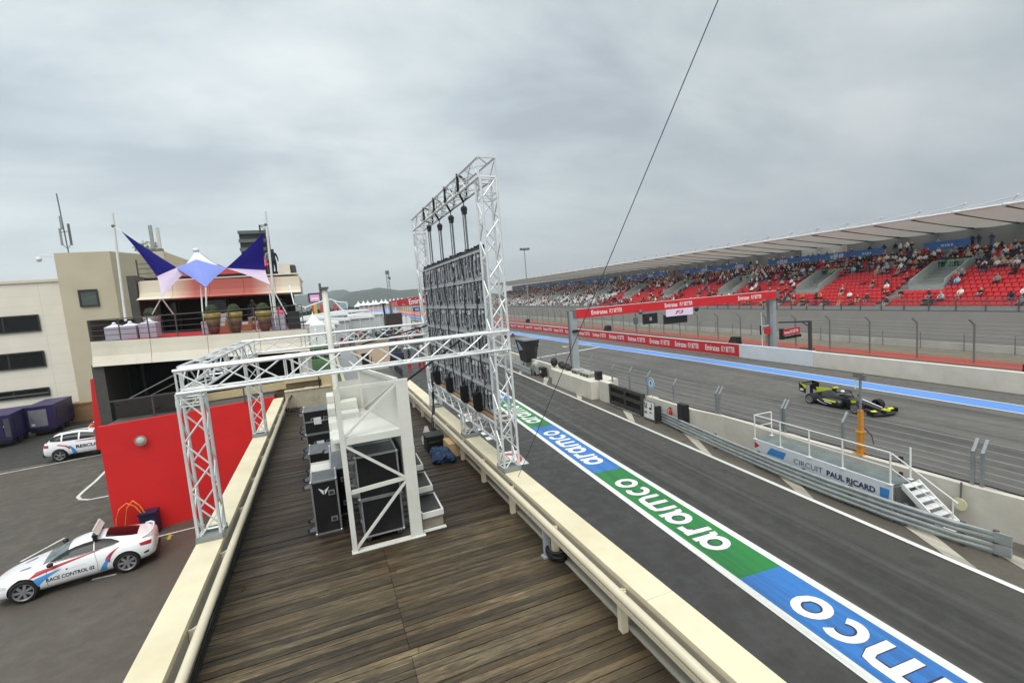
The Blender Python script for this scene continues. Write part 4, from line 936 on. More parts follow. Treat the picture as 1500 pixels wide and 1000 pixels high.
def collars(mb, p0, p1, wd, ht, at):
    p0, p1 = V(p0), V(p1); d = (p1-p0).normalized(); x = d.cross(V((0,0,1)) if abs(d.z) < .9 else V((0,1,0))).normalized(); y = x.cross(d)
    for a in at:
        q = p0+d*a
        for i,j in ((-1,-1),(1,-1),(1,1),(-1,1)): c = q+x*(i*wd/2)+y*(j*ht/2); mb.tube([c-d*.05, c+d*.05], .034, 8)
        for i in range(4):
            pts = [q+x*(s*wd/2)+y*(t*ht/2) for s,t in ((-1,-1),(1,-1),(1,1),(-1,1))]; mb.tube([pts[i]-d*.06, pts[(i+1)%4]-d*.06], .012, 5); mb.tube([pts[i]+d*.06, pts[(i+1)%4]+d*.06], .012, 5)
ts = thing('truss_frame', 'aluminium box truss portal frame bolted around the deck to carry the video wall', 'truss', (.6,13,4.35))
T = .345; LX, RX, NY, FY = -2.25, 3.47, 9.6, 16.85
def tcol(x, y, z0, z1, sp=()):
    mb = MB(); truss(mb, (x,y,z0+.04), (x,y,z1), T, T, (0,1,0), step=.42); collars(mb, (x,y,z0), (x,y,z1), T, T, sp)
    c = part('column_truss', mb, ALU, ts); part('base_plate', MB().bx(x-.21,x+.21,y-.24,y+.24,z0+.002,z0+.02), STEEL, ts); [part('base_frame', MB().bx(x-.205,x+.205,y+q-.02,y+q+.02,z0+.022,z0+.10), STEEL, ts) for q in (-.21,.21)]
tcol(LX, NY, 4.35, 6.97, (2.45,)); tcol(LX, FY, 4.35, 6.97, (2.45,))
tcol(RX, NY, 4.35, 10.6, (1.2,2.62,3.05,5.9)); tcol(RX, FY, 4.35, 10.55, (1.2,2.62,5.9))
tcol(RX, 12.6, 4.35, 4.98)
def tbeam(p0, p1, step=.55, sp=()): mb = MB(); truss(mb, p0, p1, T+.03, .39, step=step); collars(mb, p0, p1, T+.03, .39, sp); part('beam_truss', mb, ALU, ts)
zc = 7.19
tbeam((LX-T/2,NY,zc-.02), (RX+T/2,NY,zc+.03), sp=(1.75,2.0)); tbeam((LX-T/2,FY,zc), (RX-T/2,FY,zc+.02), sp=(1.75,))
tbeam((LX,NY+T/2+.05,zc), (LX,FY-T/2-.05,zc), sp=(2.0,4.5))
tbeam((RX,NY-T/2,10.82), (RX,FY+T/2,10.85), .5, (2.0,4.6)); tbeam((RX,NY+T/2,5.18), (RX,FY-T/2,5.18), .45)
part('plank', MB().bx(RX-.17,RX+.14,NY+.25,FY-.3,5.41,5.45), mat('plank_wood', (150,120,88), .8, var=.2, scale=4, stretch=(3,.6,1)), ts)
# black straps and hoists
BLK = mat('black_strap', (22,22,24), .7)
hy = [11.3,12.54,13.85,15.25]; hz_ = [10.32,10.32,10.32,10.5]
SCRX, ZT, ZB = 3.47, 9.22, 5.5
CH = mat('hoist_chain', (120,122,124), .4, .7)
for i,(y,z) in enumerate(zip(hy,hz_)):
    n_ = ['nearest','second nearest','third','farthest'][i]
    h = thing('chain_hoist', f'{n_} black chain hoist hung from the top truss by straps', 'hoist', (SCRX,y,z), 'chain hoists above the video wall')
    part('motor', MB().ball((SCRX,y,z),.078,12,8,sc=(1.1,1.0,1.1)).bx(SCRX-.05,SCRX+.05,y-.07,y+.07,z-.12,z-.02), mat('hoist_black', (32,33,35), .5, var=.2), h, False)
    part('hook', MB().tube([(SCRX,y,z+.08),(SCRX,y,z+.15),(SCRX,y-.02,z+.18)], .014), STEELD, h)
    part('strap', MB().bar((SCRX,y,z+.17),(SCRX-.19,y-.30,10.66),.05,.012).bar((SCRX,y,z+.17),(SCRX+.19,y+.30,10.66),.05,.012).bar((SCRX-.2,y-.3,10.66),(SCRX-.2,y-.36,11.06),.06,.02).bar((SCRX+.2,y+.3,10.66),(SCRX+.2,y+.24,11.06),.06,.02).bar((SCRX-.2,y-.33,11.06),(SCRX+.2,y+.27,11.06),.06,.02), BLK, h)
    part('chain', MB().tube([(SCRX-.04,y,z-.1),(SCRX-.04,y+.02,ZT+.06)], .016, 5).tube([(SCRX+.04,y+.05,z-.1),(SCRX+.04,y+.05,ZT+.06)], .016, 5).tube([(SCRX+.02,y+.07,z-.12),(SCRX+.03,y+.1,ZT+.1)], .009, 5), CH, h)
# video wall --------------------------------------------------
vw = thing('video_wall', 'video wall of dark modular panels hanging in the truss, seen from its cabled back', 'video wall', (SCRX,13.2,ZB))
PF = mat('panel_frame_grey', (178,182,186), .5, .1, var=.15, scale=5); PB = mat('panel_box_dark', (46,50,62), .5, var=.25, scale=6); PBK = mat('panel_back_black', (26,27,31), .7); PCB = mat('panel_grey_box', (122,127,138), .5, .2, var=.2, scale=7)
NC, NRW = 12, 6; y0, y1 = 10.0, 16.42; cw = (y1-y0)/NC; rh = (ZT-ZB)/NRW
def vpanel(k):
    rn = random.Random(k); mb = MB(); X = -.09
    mb.bx(X+.07,X+.10,-cw/2+.004,cw/2-.004,0.004,rh-.004, 2)
    for yy in (-cw/2+.01,-.018,cw/2-.046): mb.bx(X-.028,X+.069,yy,yy+.035,.05,rh-.052, 0)
    mb.bx(X-.045,X+.069,-cw/2+.001,cw/2-.001,rh-.06,rh-.004, 0); mb.bx(X-.01,X+.069,-cw/2+.005,cw/2-.005,.006,.045, 0)
    for yy in (-cw/4-.005, cw/4-.01):
        h0 = rn.uniform(.06,.12); mb.bx(X-.02,X+.068,yy-.06,yy+.055,h0,rh-.07-rn.uniform(0,.05), 1); mb.bx(X-.034,X-.0205,yy-.045,yy+.02,h0+.08,h0+.08+rn.uniform(.1,.24), 3)
        mb.bx(X-.05,X-.0205,yy-.02,yy+.04,rh-.16-rn.random()*.08,rh-.11, 3 if rn.random() < .6 else 4)
    for c in range(1):
        yy = rn.uniform(-cw/2+.05,cw/2-.05); mb.tube([(X-.03,yy,rh-.06),(X-.06,yy+rn.uniform(-.05,.05),rh*.6),(X-.045,yy+rn.uniform(-.09,.09),rh*.3),(X-.025,yy+rn.uniform(-.04,.04),.03)], .007, 4, 5)
    for c in range(5):
        mb.box((X-.036,rn.uniform(-cw/2+.05,cw/2-.05),rn.uniform(.08,rh-.08)),(.02,.022,.03), 4)
    return mb.mesh('screen_panel', [PF,PB,PBK,PCB,mat('connector_white', (214,216,220), .5),CABLE])
pms = [vpanel(k) for k in range(5)]
rn = random.Random(5)
for c in range(NC):
    for r in range(NRW):
        o = bpy.data.objects.new('screen_panel', pms[(c*3+r*2+rn.randrange(3))%5]); COL.objects.link(o); o.parent = vw; o.location = (0, y0+cw*(c+.5)-13.2, rh*r)
part('hanging_bar', MB().bx(SCRX-.08,SCRX+.05,y0,y1,ZT+.005,ZT+.07), BLACK, vw)
mb = MB()
for k in range(26): yy = y0+.1+k*.25; mb.box((SCRX-.02,yy,ZT+.085+.012*(k%3)),(.07,.05+.03*(k%2),.05+.02*(k%2)))
part('hanging_clamp', mb, BLK, vw)
part('edge_frame', MB().bx(SCRX-.1,SCRX+.03,y0-.05,y0-.004,ZB,ZT).bx(SCRX-.1,SCRX+.03,y1+.004,y1+.05,ZB,ZT), PF, vw)
for k in range(7):
    yy = y0+.5+k*.93
    part('cable_loom', MB().tube([(SCRX-.14-.03*math.sin(i*2.1+k), yy+.06*math.sin(i*1.3+k*2), ZT-.05-i*.36) for i in range(11)], .016, 5), CABLE, vw)
for i,y in enumerate((10.85,12.0,13.6,15.2)):
    b = MB().bx(SCRX-.29,SCRX-.14,y-.11,y+.11,ZB-.03,ZB+.38).bx(SCRX-.27,SCRX-.16,y-.09,y+.09,ZB-.06,ZB-.032)
    for k in range(5): b.tube([(SCRX-.295,y-.10+k*.05,ZB-.01),(SCRX-.30,y-.10+k*.05,ZB+.36)], .012, 5)
    b.tube([(SCRX-.22,y-.10,ZB+.38),(SCRX-.18,y,ZB+.54),(SCRX-.22,y+.10,ZB+.38)], .02, 6)
    single('chain_bag', b, mat('bag_black', (16,16,18), .9, var=.3, bump=.02), ['nearest','second nearest','third','farthest'][i]+' black fabric chain bag hanging at the foot of the video wall', 'bag', 'black bags on the video wall')
# stay bars from the rear truss to the wall
single('stay_bar', MB().tube([(1.45,9.75,6.6),(3.36,11.2,7.35)], .022, 6), BLK, 'black diagonal stay bar in front of the video wall near the truss beam', 'bar', 'black stay bars')
single('stay_bar', MB().tube([tuple(at_y(530,504,16.8)),tuple(at_y(628,476,16.6))], .03, 6), BLK, 'black diagonal stay bar meeting the far edge of the video wall', 'bar', 'black stay bars')
single('power_cable', MB().tube([(3.3,16.2,5.7),(3.25,16.0,5.4),(3.2,15.9,5.0),(3.15,15.8,4.5),(3.0,15.5,4.1),(2.95,15.2,3.74)], .05, 7), CABLE, 'thick black cable dropping from the video wall over the parapet to the deck', 'cable', None, True)
a = at_z(764,694,4.36); b = CAMP+ray(1052,0)*(9.0/ray(1052,0).y); d_ = (b-V((3.3,9.2,4.3)))
gy0 = V(at_z(757,703,4.25)); gy1 = CAMP+ray(1052,0).normalized()*7.0; gyd = gy1-gy0
single('guy_wire', MB().tube([gy0, gy1+gyd*.35], .0065, 5), mat('guy_wire_steel', (70,72,74), .5, .4), 'thin dark guy wire rising from the pit lane parapet across the sky', 'wire')
mb = MB(); mb.lathe([(.02,-.06),(.05,-.04),(.05,.04),(.02,.06)], (3.2,8.95,4.22), 10); single('wire_anchor', mb, BLACK, 'small black ratchet anchoring the guy wire at the parapet', 'fitting')
# ================================================================ WHITE WALKWAY WITH STEPS
gw = thing('steel_walkway', 'white steel raised walkway with braced end frame over the flight cases', 'walkway', (.6,9,DZ))
GWH = mat('walkway_white', (214,214,208), .5, var=.06, scale=2, dirt=.5, dirtcol=lin((176,166,138))); FLZ = 5.84; TOPZ = 6.78
x0, x1, yf = .08, 1.13, 8.92
part('post', MB().bar((x0,yf,DZ),(x0,yf,TOPZ),.09,.09,(0,1,0)), GWH, gw); part('post', MB().bx(x1-.02,x1+.20,yf-.05,yf+.06,DZ,TOPZ), GWH, gw)
part('base_plate', MB().bx(x0-.06,x1+.25,yf-.08,yf+.08,DZ+.004,DZ+.02), GWH, gw)
for p0_,p1_,s_ in (((x0,yf,TOPZ-.03),(x1,yf,TOPZ-.03),.06),((x0,yf,FLZ-.05),(x1,yf,FLZ-.05),.13),((x0,yf,4.83),(x1,yf,4.90),.07)): part('cross_rail', MB().bar(p0_,p1_,.05,s_), GWH, gw)
for p0_,p1_ in (((x0,yf,FLZ),(x1,yf,TOPZ-.06)),((x0,yf,FLZ-.1),(x1,yf,4.9)),((x1,yf,4.85),(x0,yf,DZ+.03))): part('brace', MB().bar(p0_,p1_,.04,.065,(0,1,0)), GWH, gw)
part('floor', MB().prism([(x0-.16,yf,FLZ-.05),(x1,yf,FLZ-.05),(x1,9.4,FLZ-.05),(.68,11.42,FLZ-.05),(x0-.16,11.42,FLZ-.05)], (0,0,.06)), GWH, gw)
SH = mat('walkway_sheet', (208,208,201), .45, var=.06, scale=1.2, dirt=.45, dirtcol=lin((182,172,146)))
part('side_sheet', MB().wall([(x1-.01,yf+.06),(.66,11.3)], .012, FLZ+.02, TOPZ-.02), SH, gw)
part('side_sheet', MB().bx(x1-.004,x1+.008,yf+.06,12.9,4.4,FLZ-.06), SH, gw)
part('top_rail', MB().bar((x1,yf,TOPZ),(.64,11.35,TOPZ),.07,.07).bar((.64,11.35,TOPZ),(x0,11.35,TOPZ),.06), GWH, gw)
part('post', MB().bar((.64,11.35,FLZ),(.64,11.35,TOPZ),.07), GWH, gw); part('brace', MB().bar((.66,11.2,FLZ+.06),(x1-.02,9.1,TOPZ-.08),.05), GWH, gw)
part('back_sheet', MB().bx(x0,.64,11.38,11.40,FLZ+.02,TOPZ-.25), SH, gw)
for k in range(6): part('ladder_rung', MB().bar((.22,11.5+k*.35,5.2-.0*k),(.60,11.5+k*.35,5.2),.035), GWH, gw)
part('mid_rail', MB().bar((.64,11.45,5.2),(.64,13.6,5.2),.05).bar((.2,11.45,5.2),(.2,13.6,5.2),.05).bar((.64,11.35,6.72),(.62,15.5,6.5),.04), GWH, gw)
for k in range(4):       # stepped white boxes along the left flank
    part('step_panel', MB().bx(-.12,x0-.05,9.1+k*.62,9.68+k*.62,FLZ-.26-.0*k+.02,FLZ+.0+.15*k), GWH, gw)
for k in range(2): part('interior_step', MB().bx(x0+.06,.5,10.5+k*.42,10.9+k*.42,FLZ+.012,FLZ+.12+.17*k), GWH, gw)
tp = part('tall_post', MB().tube([(.1,11.1,DZ),(.1,11.1,8.62)], .062, 12), GWH, gw, True); part('post_cap', MB().bx(.01,.19,11.0,11.2,8.621,8.66).tube([(.02,11.1,8.4),(.02,11.1,8.75)],.025), STEELD, gw)
# steps
TR = mat('tread_black', (44,44,44), .55, var=.3, scale=3, dirt=.25, dirtcol=lin((96,90,84)))
for k in range(7):
    y, z, xr = 9.07+.68*k, 4.05+.25*k, 1.81-.045*k; xl = 1.34-.03*k
    P = [(xl+.04,y-.02),(xr,y),(xr+.02,y+.92),(x1+.2,y+.92),(x1+.2,y+.42)]
    q = MB().prism([(a,b,z-.11) for a,b in P], (0,0,.11)); t_ = part('step', q, GWH, gw)
    cx = sum(a for a,_ in P)/5; cy = sum(b for _,b in P)/5
    part('tread_mat', MB().prism([(cx+(a-cx)*.86,cy+(b-cy)*.90,z+.001) for a,b in P], (0,0,.006)), TR, t_)
mb = MB()
for k in range(3): mb.prism([(a,b,DZ+.006+k*.08) for a,b in ((1.36,9.09),(1.79,9.1),(1.8,9.9),(1.24,9.9),(1.24,9.5))], (0,0,.075))
part('timber_base', mb, mat('grey_timber', (132,124,112), .8, var=.2, scale=3, stretch=(1,1,6)), gw)
part('ground_strip', MB().bx(1.36,1.82,8.97,9.07,DZ+.004,DZ+.02), GWH, gw)
# ================================================================ FLIGHT CASES
FCB = mat('flight_case_black', (9,9,10), .85, var=.25, scale=5, dirt=.08, dirtcol=(.2,.2,.2)); FCA = mat('flight_case_aluminium', (168,172,176), .35, .7, var=.12, scale=8); FCT = mat('flight_case_top_grey', (92,96,100), .5, var=.3, scale=4, dirt=.3, dirtcol=lin((150,150,150))); LAB = mat('case_label_white', (220,222,226), .6); CAST = mat('castor_blue', (46,52,72), .5); LATCH = mat('latch_steel', (190,192,194), .3, .8)
def flight_case(x, y, z, sx, sy, sz, label, castor='bottom', lid=None, group=None, paper=False, topm=None, plain=False):
    t = thing('flight_case', label, 'flight case', (x+sx/2,y+sy/2,z), group)
    zb = z+(.12 if castor == 'bottom' else 0); h = z+sz
    part('body', MB().bx(x+.012,x+sx-.012,y+.012,y+sy-.012,zb+.012,h-.012), FCB, t)
    part('top_panel', MB().bx(x+.03,x+sx-.03,y+.03,y+sy-.03,h-.0118,h-.006), topm or FCT, t)
    mb = MB(); e = .032
    for X in (x,x+sx-e):
        for Y in (y,y+sy-e): mb.bx(X,X+e,Y,Y+e,zb+.033,h-.033)
    for Z in (zb,h-e):
        for Y in (y,y+sy-e): mb.bx(x,x+sx,Y,Y+e,Z,Z+e)
        for X in (x,x+sx-e): mb.bx(X,X+e,y+e,y+sy-e,Z,Z+e)
    if lid:
        Z = zb+(h-zb)*lid
        mb.bx(x+e,x+sx-e,y-.004,y+.008,Z,Z+.05); mb.bx(x-.004,x+.008,y+e,y+sy-e,Z,Z+.05)
    part('edge_frame', mb, FCA, t)
    for X in (x,x+sx):
        for Y in (y,y+sy):
            for Z in (zb,h): part('corner_ball', MB().ball((X+(.015 if X == x else -.015),Y+(.015 if Y == y else -.015),Z+(.012 if Z == zb else -.012)),.034,8,5), LATCH, t, True)
    for X,Z in () if plain else ((x+sx*.3,zb+(h-zb)*.62),(x+sx*.7,zb+(h-zb)*.62)) if sx > .5 else ((x+sx*.75,zb+(h-zb)*.75),(x+sx*.75,zb+(h-zb)*.25)):
        la = part('latch', MB().bx(X-.06,X+.06,y-.008,y+.008,Z-.05,Z+.05), LATCH, t); part('latch_dish', MB().bx(X-.04,X+.04,y-.011,y-.0085,Z-.035,Z+.03), mat('latch_dark', (70,72,74), .4, .5), la)
    ha = part('handle', MB().bx(x-.008,x+.006,y+sy*.4,y+sy*.6,zb+(h-zb)*.5,zb+(h-zb)*.62), LATCH, t)
    if paper: part('paper_label', MB().bx(x+sx*.32,x+sx*.56,y-.0125,y-.0115,zb+(h-zb)*.4,zb+(h-zb)*.7), LAB, t)
    if castor == 'bottom':
        for X in (x+.09,x+sx-.09):
            for Y in (y+.09,y+sy-.09): w_ = part('castor', MB().lathe([(.01,-.02),(.05,-.02),(.05,.02),(.01,.02)], (X,Y,z+.05), 10, axis='X'), CAST, t); part('castor_fork', MB().bx(X-.035,X-.024,Y-.03,Y+.03,z+.05,zb+.001).bx(X+.024,X+.035,Y-.03,Y+.03,z+.05,zb+.001), LATCH, w_)
    else:      # castors on the left flank, case standing on its side
        for Y in (y+.1,y+sy-.1):
            for Z in (zb+.1,h-.1): w_ = part('castor', MB().lathe([(.01,-.02),(.055,-.02),(.055,.02),(.01,.02)], (x-.11,Y,Z), 10, axis='Y'), CAST, t); part('castor_fork', MB().bx(x-.11,x-.0,Y-.034,Y-.023,Z-.03,Z+.03).bx(x-.11,x-.0,Y+.023,Y+.034,Z-.03,Z+.03), LATCH, w_)
    return t
GRP = 'black flight cases around the walkway'
names = ['front','middle','rear']
for k in range(3):
    flight_case(.27, 9.12+k*.80, DZ, .76, .74, .86, f'black flight case at the bottom of the {names[k]} pair inside the white walkway frame', 'bottom', None, GRP, plain=True)
    flight_case(.25, 9.10+k*.80, DZ+.87, .79, .77, .84, f'black flight case stacked on top of the {names[k]} pair inside the white walkway frame', 'left', None, GRP, plain=True)
fc = flight_case(-.60, 10.0, DZ, .50, .66, 1.10, 'tall narrow black flight case with white winged mark standing left of the walkway', 'left', None, GRP)
mb = MB()
for sgn in (-1,1):
    for k in range(3): mb.prism([(-.36+sgn*.01,9.985,4.60-k*.03),(-.36+sgn*(.10-.02*k),9.985,4.66-k*.035),(-.36+sgn*(.09-.02*k),9.985,4.63-k*.035),(-.36+sgn*.01,9.985,4.57-k*.03)], (0,-.003,0))
part('wing_mark', mb, LAB, fc)
flight_case(-.22, 10.72, DZ, .34, 1.9, 1.06, 'long black flight case with castors between the tall case and the walkway', 'left', None, GRP)
flight_case(-.74, 13.2, DZ, .72, .9, .78, 'black flight case on the deck in front of the rear stack', 'left', None, GRP)
flight_case(-.86, 15.4, DZ, .86, .8, .74, 'lower black flight case of the rear stack with a white paper label', 'left', .5, GRP, True)
flight_case(-.88, 15.4, DZ+.745, .88, .8, .72, 'upper black flight case of the rear stack with grey top and paper label', 'left', .5, GRP, True, FCT)
mb = MB().bx(-.66,-.14,11.3,12.2,4.45,4.49); mb.bx(-.66,-.14,11.3,11.33,4.49,4.53); mb.bx(-.66,-.14,12.17,12.2,4.49,4.53)
mb.bx(-.6,-.55,11.4,11.45,DZ,4.45); mb.bx(-.25,-.2,11.4,11.45,DZ,4.45); mb.bx(-.6,-.55,12.05,12.1,DZ,4.45); mb.bx(-.25,-.2,12.05,12.1,DZ,4.45); single('white_table', mb, GWH, 'small white tray table between the tall flight case and the rear cases', 'table')
# loose things on the deck
mb = MB(); rn = random.Random(9)
for k,(cx,cy,r) in enumerate(((2.6,12.75,.24),(2.78,13.05,.22),(2.62,13.3,.19),(2.84,12.65,.18))):
    n0 = len(mb.v); mb.ball((cx,cy,DZ+.13), r, 16, 9, sc=(1,1.25,.8))
    for q in range(n0, len(mb.v)):
        x,y_,z = mb.v[q]; f = 1+.22*math.sin(9*x+7*y_+k*2)*math.cos(13*z+5*x)+rn.uniform(-.10,.12); mb.v[q] = (cx+(x-cx)*f, cy+(y_-cy)*f, max(DZ+.003, DZ+.13+(z-DZ-.13)*f))
single('blue_tarpaulin', mb, mat('tarpaulin_blue', (32,60,98), .4, var=.35, scale=7, bump=.08), 'crumpled blue tarpaulin bundle under the pipe rail on the deck', 'tarpaulin', None, False)
mb = MB().bx(2.45,2.95,13.75,14.3,DZ,DZ+.42).bx(2.43,2.97,13.73,14.32,DZ+.421,DZ+.48); mb.tube([(2.5,13.72,DZ+.3),(2.7,13.66,DZ+.33),(2.9,13.72,DZ+.3)],.015); single('black_case', mb, BLACK, 'black carry case beside the blue tarpaulin', 'case')
mb = MB(); mb.bar((2.5,14.7,DZ),(2.62,14.72,DZ+.55),.04); mb.bar((2.8,14.7,DZ),(2.66,14.72,DZ+.55),.04); mb.quad((2.45,14.66,DZ+.1),(2.82,14.66,DZ+.1),(2.68,14.7,DZ+.56),(2.6,14.7,DZ+.56)); mb.quad((2.45,14.86,DZ+.1),(2.82,14.86,DZ+.1),(2.68,14.74,DZ+.56),(2.6,14.74,DZ+.56)); single('white_tripod_cover', mb, GWH, 'small white folded stand behind the black carry case', 'stand')
mb = MB().bx(2.9,3.2,12.9,13.6,DZ+.02,DZ+.4); single('cardboard_box', mb, mat('cardboard', (186,158,116), .85, var=.1), 'tan cardboard box under the parapet by the blue tarpaulin', 'box')
mb = MB(); p = at_z(818,818,DZ)
for k in range(5): mb.tube([(p.x+.13*math.cos(a*.5+k)*(1+.12*k%.3), p.y+.05+.2*math.sin(a*.5+k), DZ+.05+.03*k+.02*math.sin(a)) for a in range(14)], .028, 6)
mb.tube([(p.x-.02,p.y+.2,DZ+.2),(p.x+.05,p.y+.32,DZ+.42),(p.x+.12,p.y+.35,DZ+.62)], .04, 6)
single('cable_coil', mb, CABLE, 'black coil of cable on the deck at a parapet post', 'cable', None, True)
mb = MB(); q = at_z(803,815,DZ); mb.bar((q.x,q.y+.02,DZ),(q.x+.03,q.y+.1,DZ+.5),.12,.05); mb.bx(q.x-.1,q.x+.1,q.y-.05,q.y+.08,DZ,DZ+.03); single('grey_base_unit', mb, mat('unit_grey', (150,156,164), .5), 'grey upright metal foot beside the black cable coil', 'fitting')
mb = MB(); c = at_z(424,602,DZ)
for k in range(8): rn2 = random.Random(k); mb.tube([(c.x+.25*math.cos(a*.7+k)+.1*k-.3, c.y+.9+.5*math.sin(a*.6+k*1.3)-k*.12, DZ+.05+.04*(k%3)) for a in range(11)], .022, 5)
mb.tube([(-1.75,23.2,4.3),(-1.6,24.5,4.6),(-1.3,25.5,4.3),(-1.1,26,3.75)], .03, 5)
single('cable_pile', mb, CABLE, 'tangle of black cables at the far left corner of the deck', 'cable')
mb = MB(); p = at_z(355,862,DZ); mb.tube([(p.x-.25,p.y+.1,DZ+.01),(p.x-.05,p.y+.12,DZ+.012),(p.x+.05,p.y+.02,DZ+.012),(p.x-.02,p.y-.1,DZ+.012),(p.x-.22,p.y-.1,DZ+.012)], .008, 4); single('loose_cord', mb, mat('brown_cord', (74,60,48), .8), 'thin brown loop of cord lying on the deck boards near the left rail', 'cord')
# ================================================================ LEFT SIDE BUILDINGS
P_ = lambda px, py, Y: at_y(px, py, Y)
CRW = mat('cream_cladding', (218,208,188), .8, var=.03, scale=.6, dirt=.15, dirtcol=lin((196,184,160))); TAN = mat('tan_render', (196,185,162), .9, var=.06, scale=.5, dirt=.3, dirtcol=lin((168,152,122)))
WIN = glass_mat('dark_window', (16,17,19), .25); WINF = mat('window_frame_dark', (46,46,46), .6)
mbd = thing('paddock_building', 'large cream clad paddock building with long dark window strips and a tan tower', 'building', (-22,56,0))
Y = 54.0; zt = P_(0,414,Y).z; xr = P_(95,440,Y).x
def clad():
    m = N_('cream_panel_wall'); p = m.obj(); s = m.new('ShaderNodeSeparateXYZ'); m.link(p, s.inputs[0])
    fr = m.math('FRACT', m.math('MULTIPLY', s.outputs[2], 1.15)); jz = m.math('LESS_THAN', fr, .03)
    fx_ = m.math('FRACT', m.math('MULTIPLY', m.math('ADD', s.outputs[0], .7), .16)); jx = m.math('LESS_THAN', fx_, .008)
    b = m.mix(1, lin((232,225,211)), m.ramp(m.noise(p, .5, 4), [(.3, .95), (.7, 1.04)]), 'MULTIPLY')
    m.color(m.mix(m.math('MULTIPLY', m.math('MAXIMUM', jz, jx), .22), b, lin((150,140,120)))); m.b.inputs['Roughness'].default_value = .8; return m.m
part('wall', MB().bx(-70,xr,Y,Y+26,-.05,zt), clad(), mbd); part('roof_edge', MB().bx(-70.2,xr+.1,Y-.12,Y-.003,zt-.15,zt+.08), CRW, mbd)
def wstrip(p0, p1, p2):
    a, b, c = P_(*p0,Y), P_(*p1,Y), P_(*p2,Y); z1 = (a.z+b.z)/2; z0 = c.z
    fr = part('window_strip', MB().bx(-70,b.x,Y-.06,Y-.003,z0,z1), WIN, mbd)
    part('window_frame', MB().bx(-70,b.x+.06,Y-.14,Y-.061,z1,z1+.12).bx(-70,b.x+.06,Y-.14,Y-.061,z0-.1,z0).bx(b.x,b.x+.1,Y-.14,Y-.061,z0-.1,z1+.1), WINF, fr)
    mb = MB(); x = b.x-2.4
    while x > -45: mb.bx(x,x+.12,Y-.09,Y-.061,z0,z1); x -= 2.4
    part('mullion', mb, WINF, fr)
    part('window_blind', MB().bx(b.x-7,b.x-5.2,Y-.075,Y-.0615,z0+.2,z1), mat('blind_grey', (70,68,64), .8), fr)
wstrip((0,466),(55,462.5),(55,483)); wstrip((0,521),(63,515),(64,535)); wstrip((0,576),(71,568.5),(72,577))
part('louvre', MB().bx(-70,P_(72,575,Y).x,Y-.16,Y-.142,P_(72,574,Y).z-.06,P_(72,574,Y).z+.06), mat('louvre_grey', (96,94,92), .6), mbd)
YT = 53.0; a, b = P_(78,370,YT), P_(160,367,YT); zt2 = (a.z+b.z)/2
part('tower', MB().prism([(a.x,YT,-.05),(b.x,YT,-.05),(b.x+1.6,YT+3.2,-.05),(b.x+1.6,YT+14,-.05),(a.x,YT+14,-.05)], (0,0,zt2)), TAN, mbd)
q, r = P_(172,372,YT+7), P_(243,368,YT+7)
part('tower_annex', MB().bx(b.x+1.62,r.x,YT+6,YT+20,-.05,q.z).bx(r.x,r.x+4.6,YT+6.6,YT+20,-.05,q.z-1.5), TAN, mbd)
w0, w1 = P_(117,427,YT), P_(144,446,YT)
wf = part('window', MB().bx(w0.x,w1.x,YT-.05,YT-.003,w1.z,w0.z), glass_mat('tower_window', (84,92,88), .2), mbd); part('window_frame', MB().bx(w0.x-.12,w1.x+.12,YT-.12,YT-.051,w0.z,w0.z+.14).bx(w0.x-.12,w0.x,YT-.12,YT-.051,w1.z,w0.z).bx(w1.x,w1.x+.12,YT-.12,YT-.051,w1.z,w0.z).bx(w0.x-.12,w1.x+.12,YT-.14,YT-.051,w1.z-.12,w1.z), WINF, wf)
part('base_trim', MB().bx(-30,xr-1,Y-.3,Y-.003,0,1.0), CRW, mbd)
# masts on the roof
am = thing('antenna_mast', 'steel antenna mast with panel aerials on the tan tower roof', 'antenna', (P_(98,366,55).x,55,zt2))
c = P_(100,366,55); x, z = c.x, zt2
part('mast', MB().tube([(x,55,z-.2),(x-.15,55,z+5.4)], .05), STEELD, am); part('aerial', MB().box((x-.36,55,z+1.6),(.13,.15,1.5)), STEEL, am); part('aerial', MB().box((x+.30,55,z+1.8),(.14,.15,1.9)), STEELD, am)
part('aerial', MB().box((x-.10,54.8,z+2.8),(.16,.15,1.2)), STEEL, am); part('bracket', MB().tube([(x-.36,55,z+1.0),(x,55,z+.5),(x+.3,55,z+1.0)], .03).tube([(x-.36,55,z+2.0),(x+.3,55,z+2.1)], .03), STEELD, am)
am2 = thing('antenna_mast', 'pair of short panel aerials on the roof right of the left sail', 'antenna', (P_(229,366,62).x,62,zt2))
c = P_(229,366,62); part('aerial', MB().box((c.x-.25,62,c.z+1.3),(.3,.25,2.6)), STEEL, am2); part('aerial', MB().box((c.x+.35,62,c.z+1.2),(.3,.25,2.3)), mat('aerial_white', (190,192,190), .6), am2); part('base', MB().box((c.x,62,c.z-.2),(1.2,.6,.6)), STEELD, am2)
cc = thing('roof_camera', 'white dome camera on an arm at the tower roof corner', 'camera', (a.x-.6,YT,zt2-.6)); part('arm', MB().tube([(a.x,YT+.05,zt2-.3),(a.x-1.0,YT-.1,zt2-.25)], .05), WHITE, cc); part('dome', MB().ball((a.x-1.0,YT-.1,zt2-.55),.22,8,6), WHITE, cc, True)
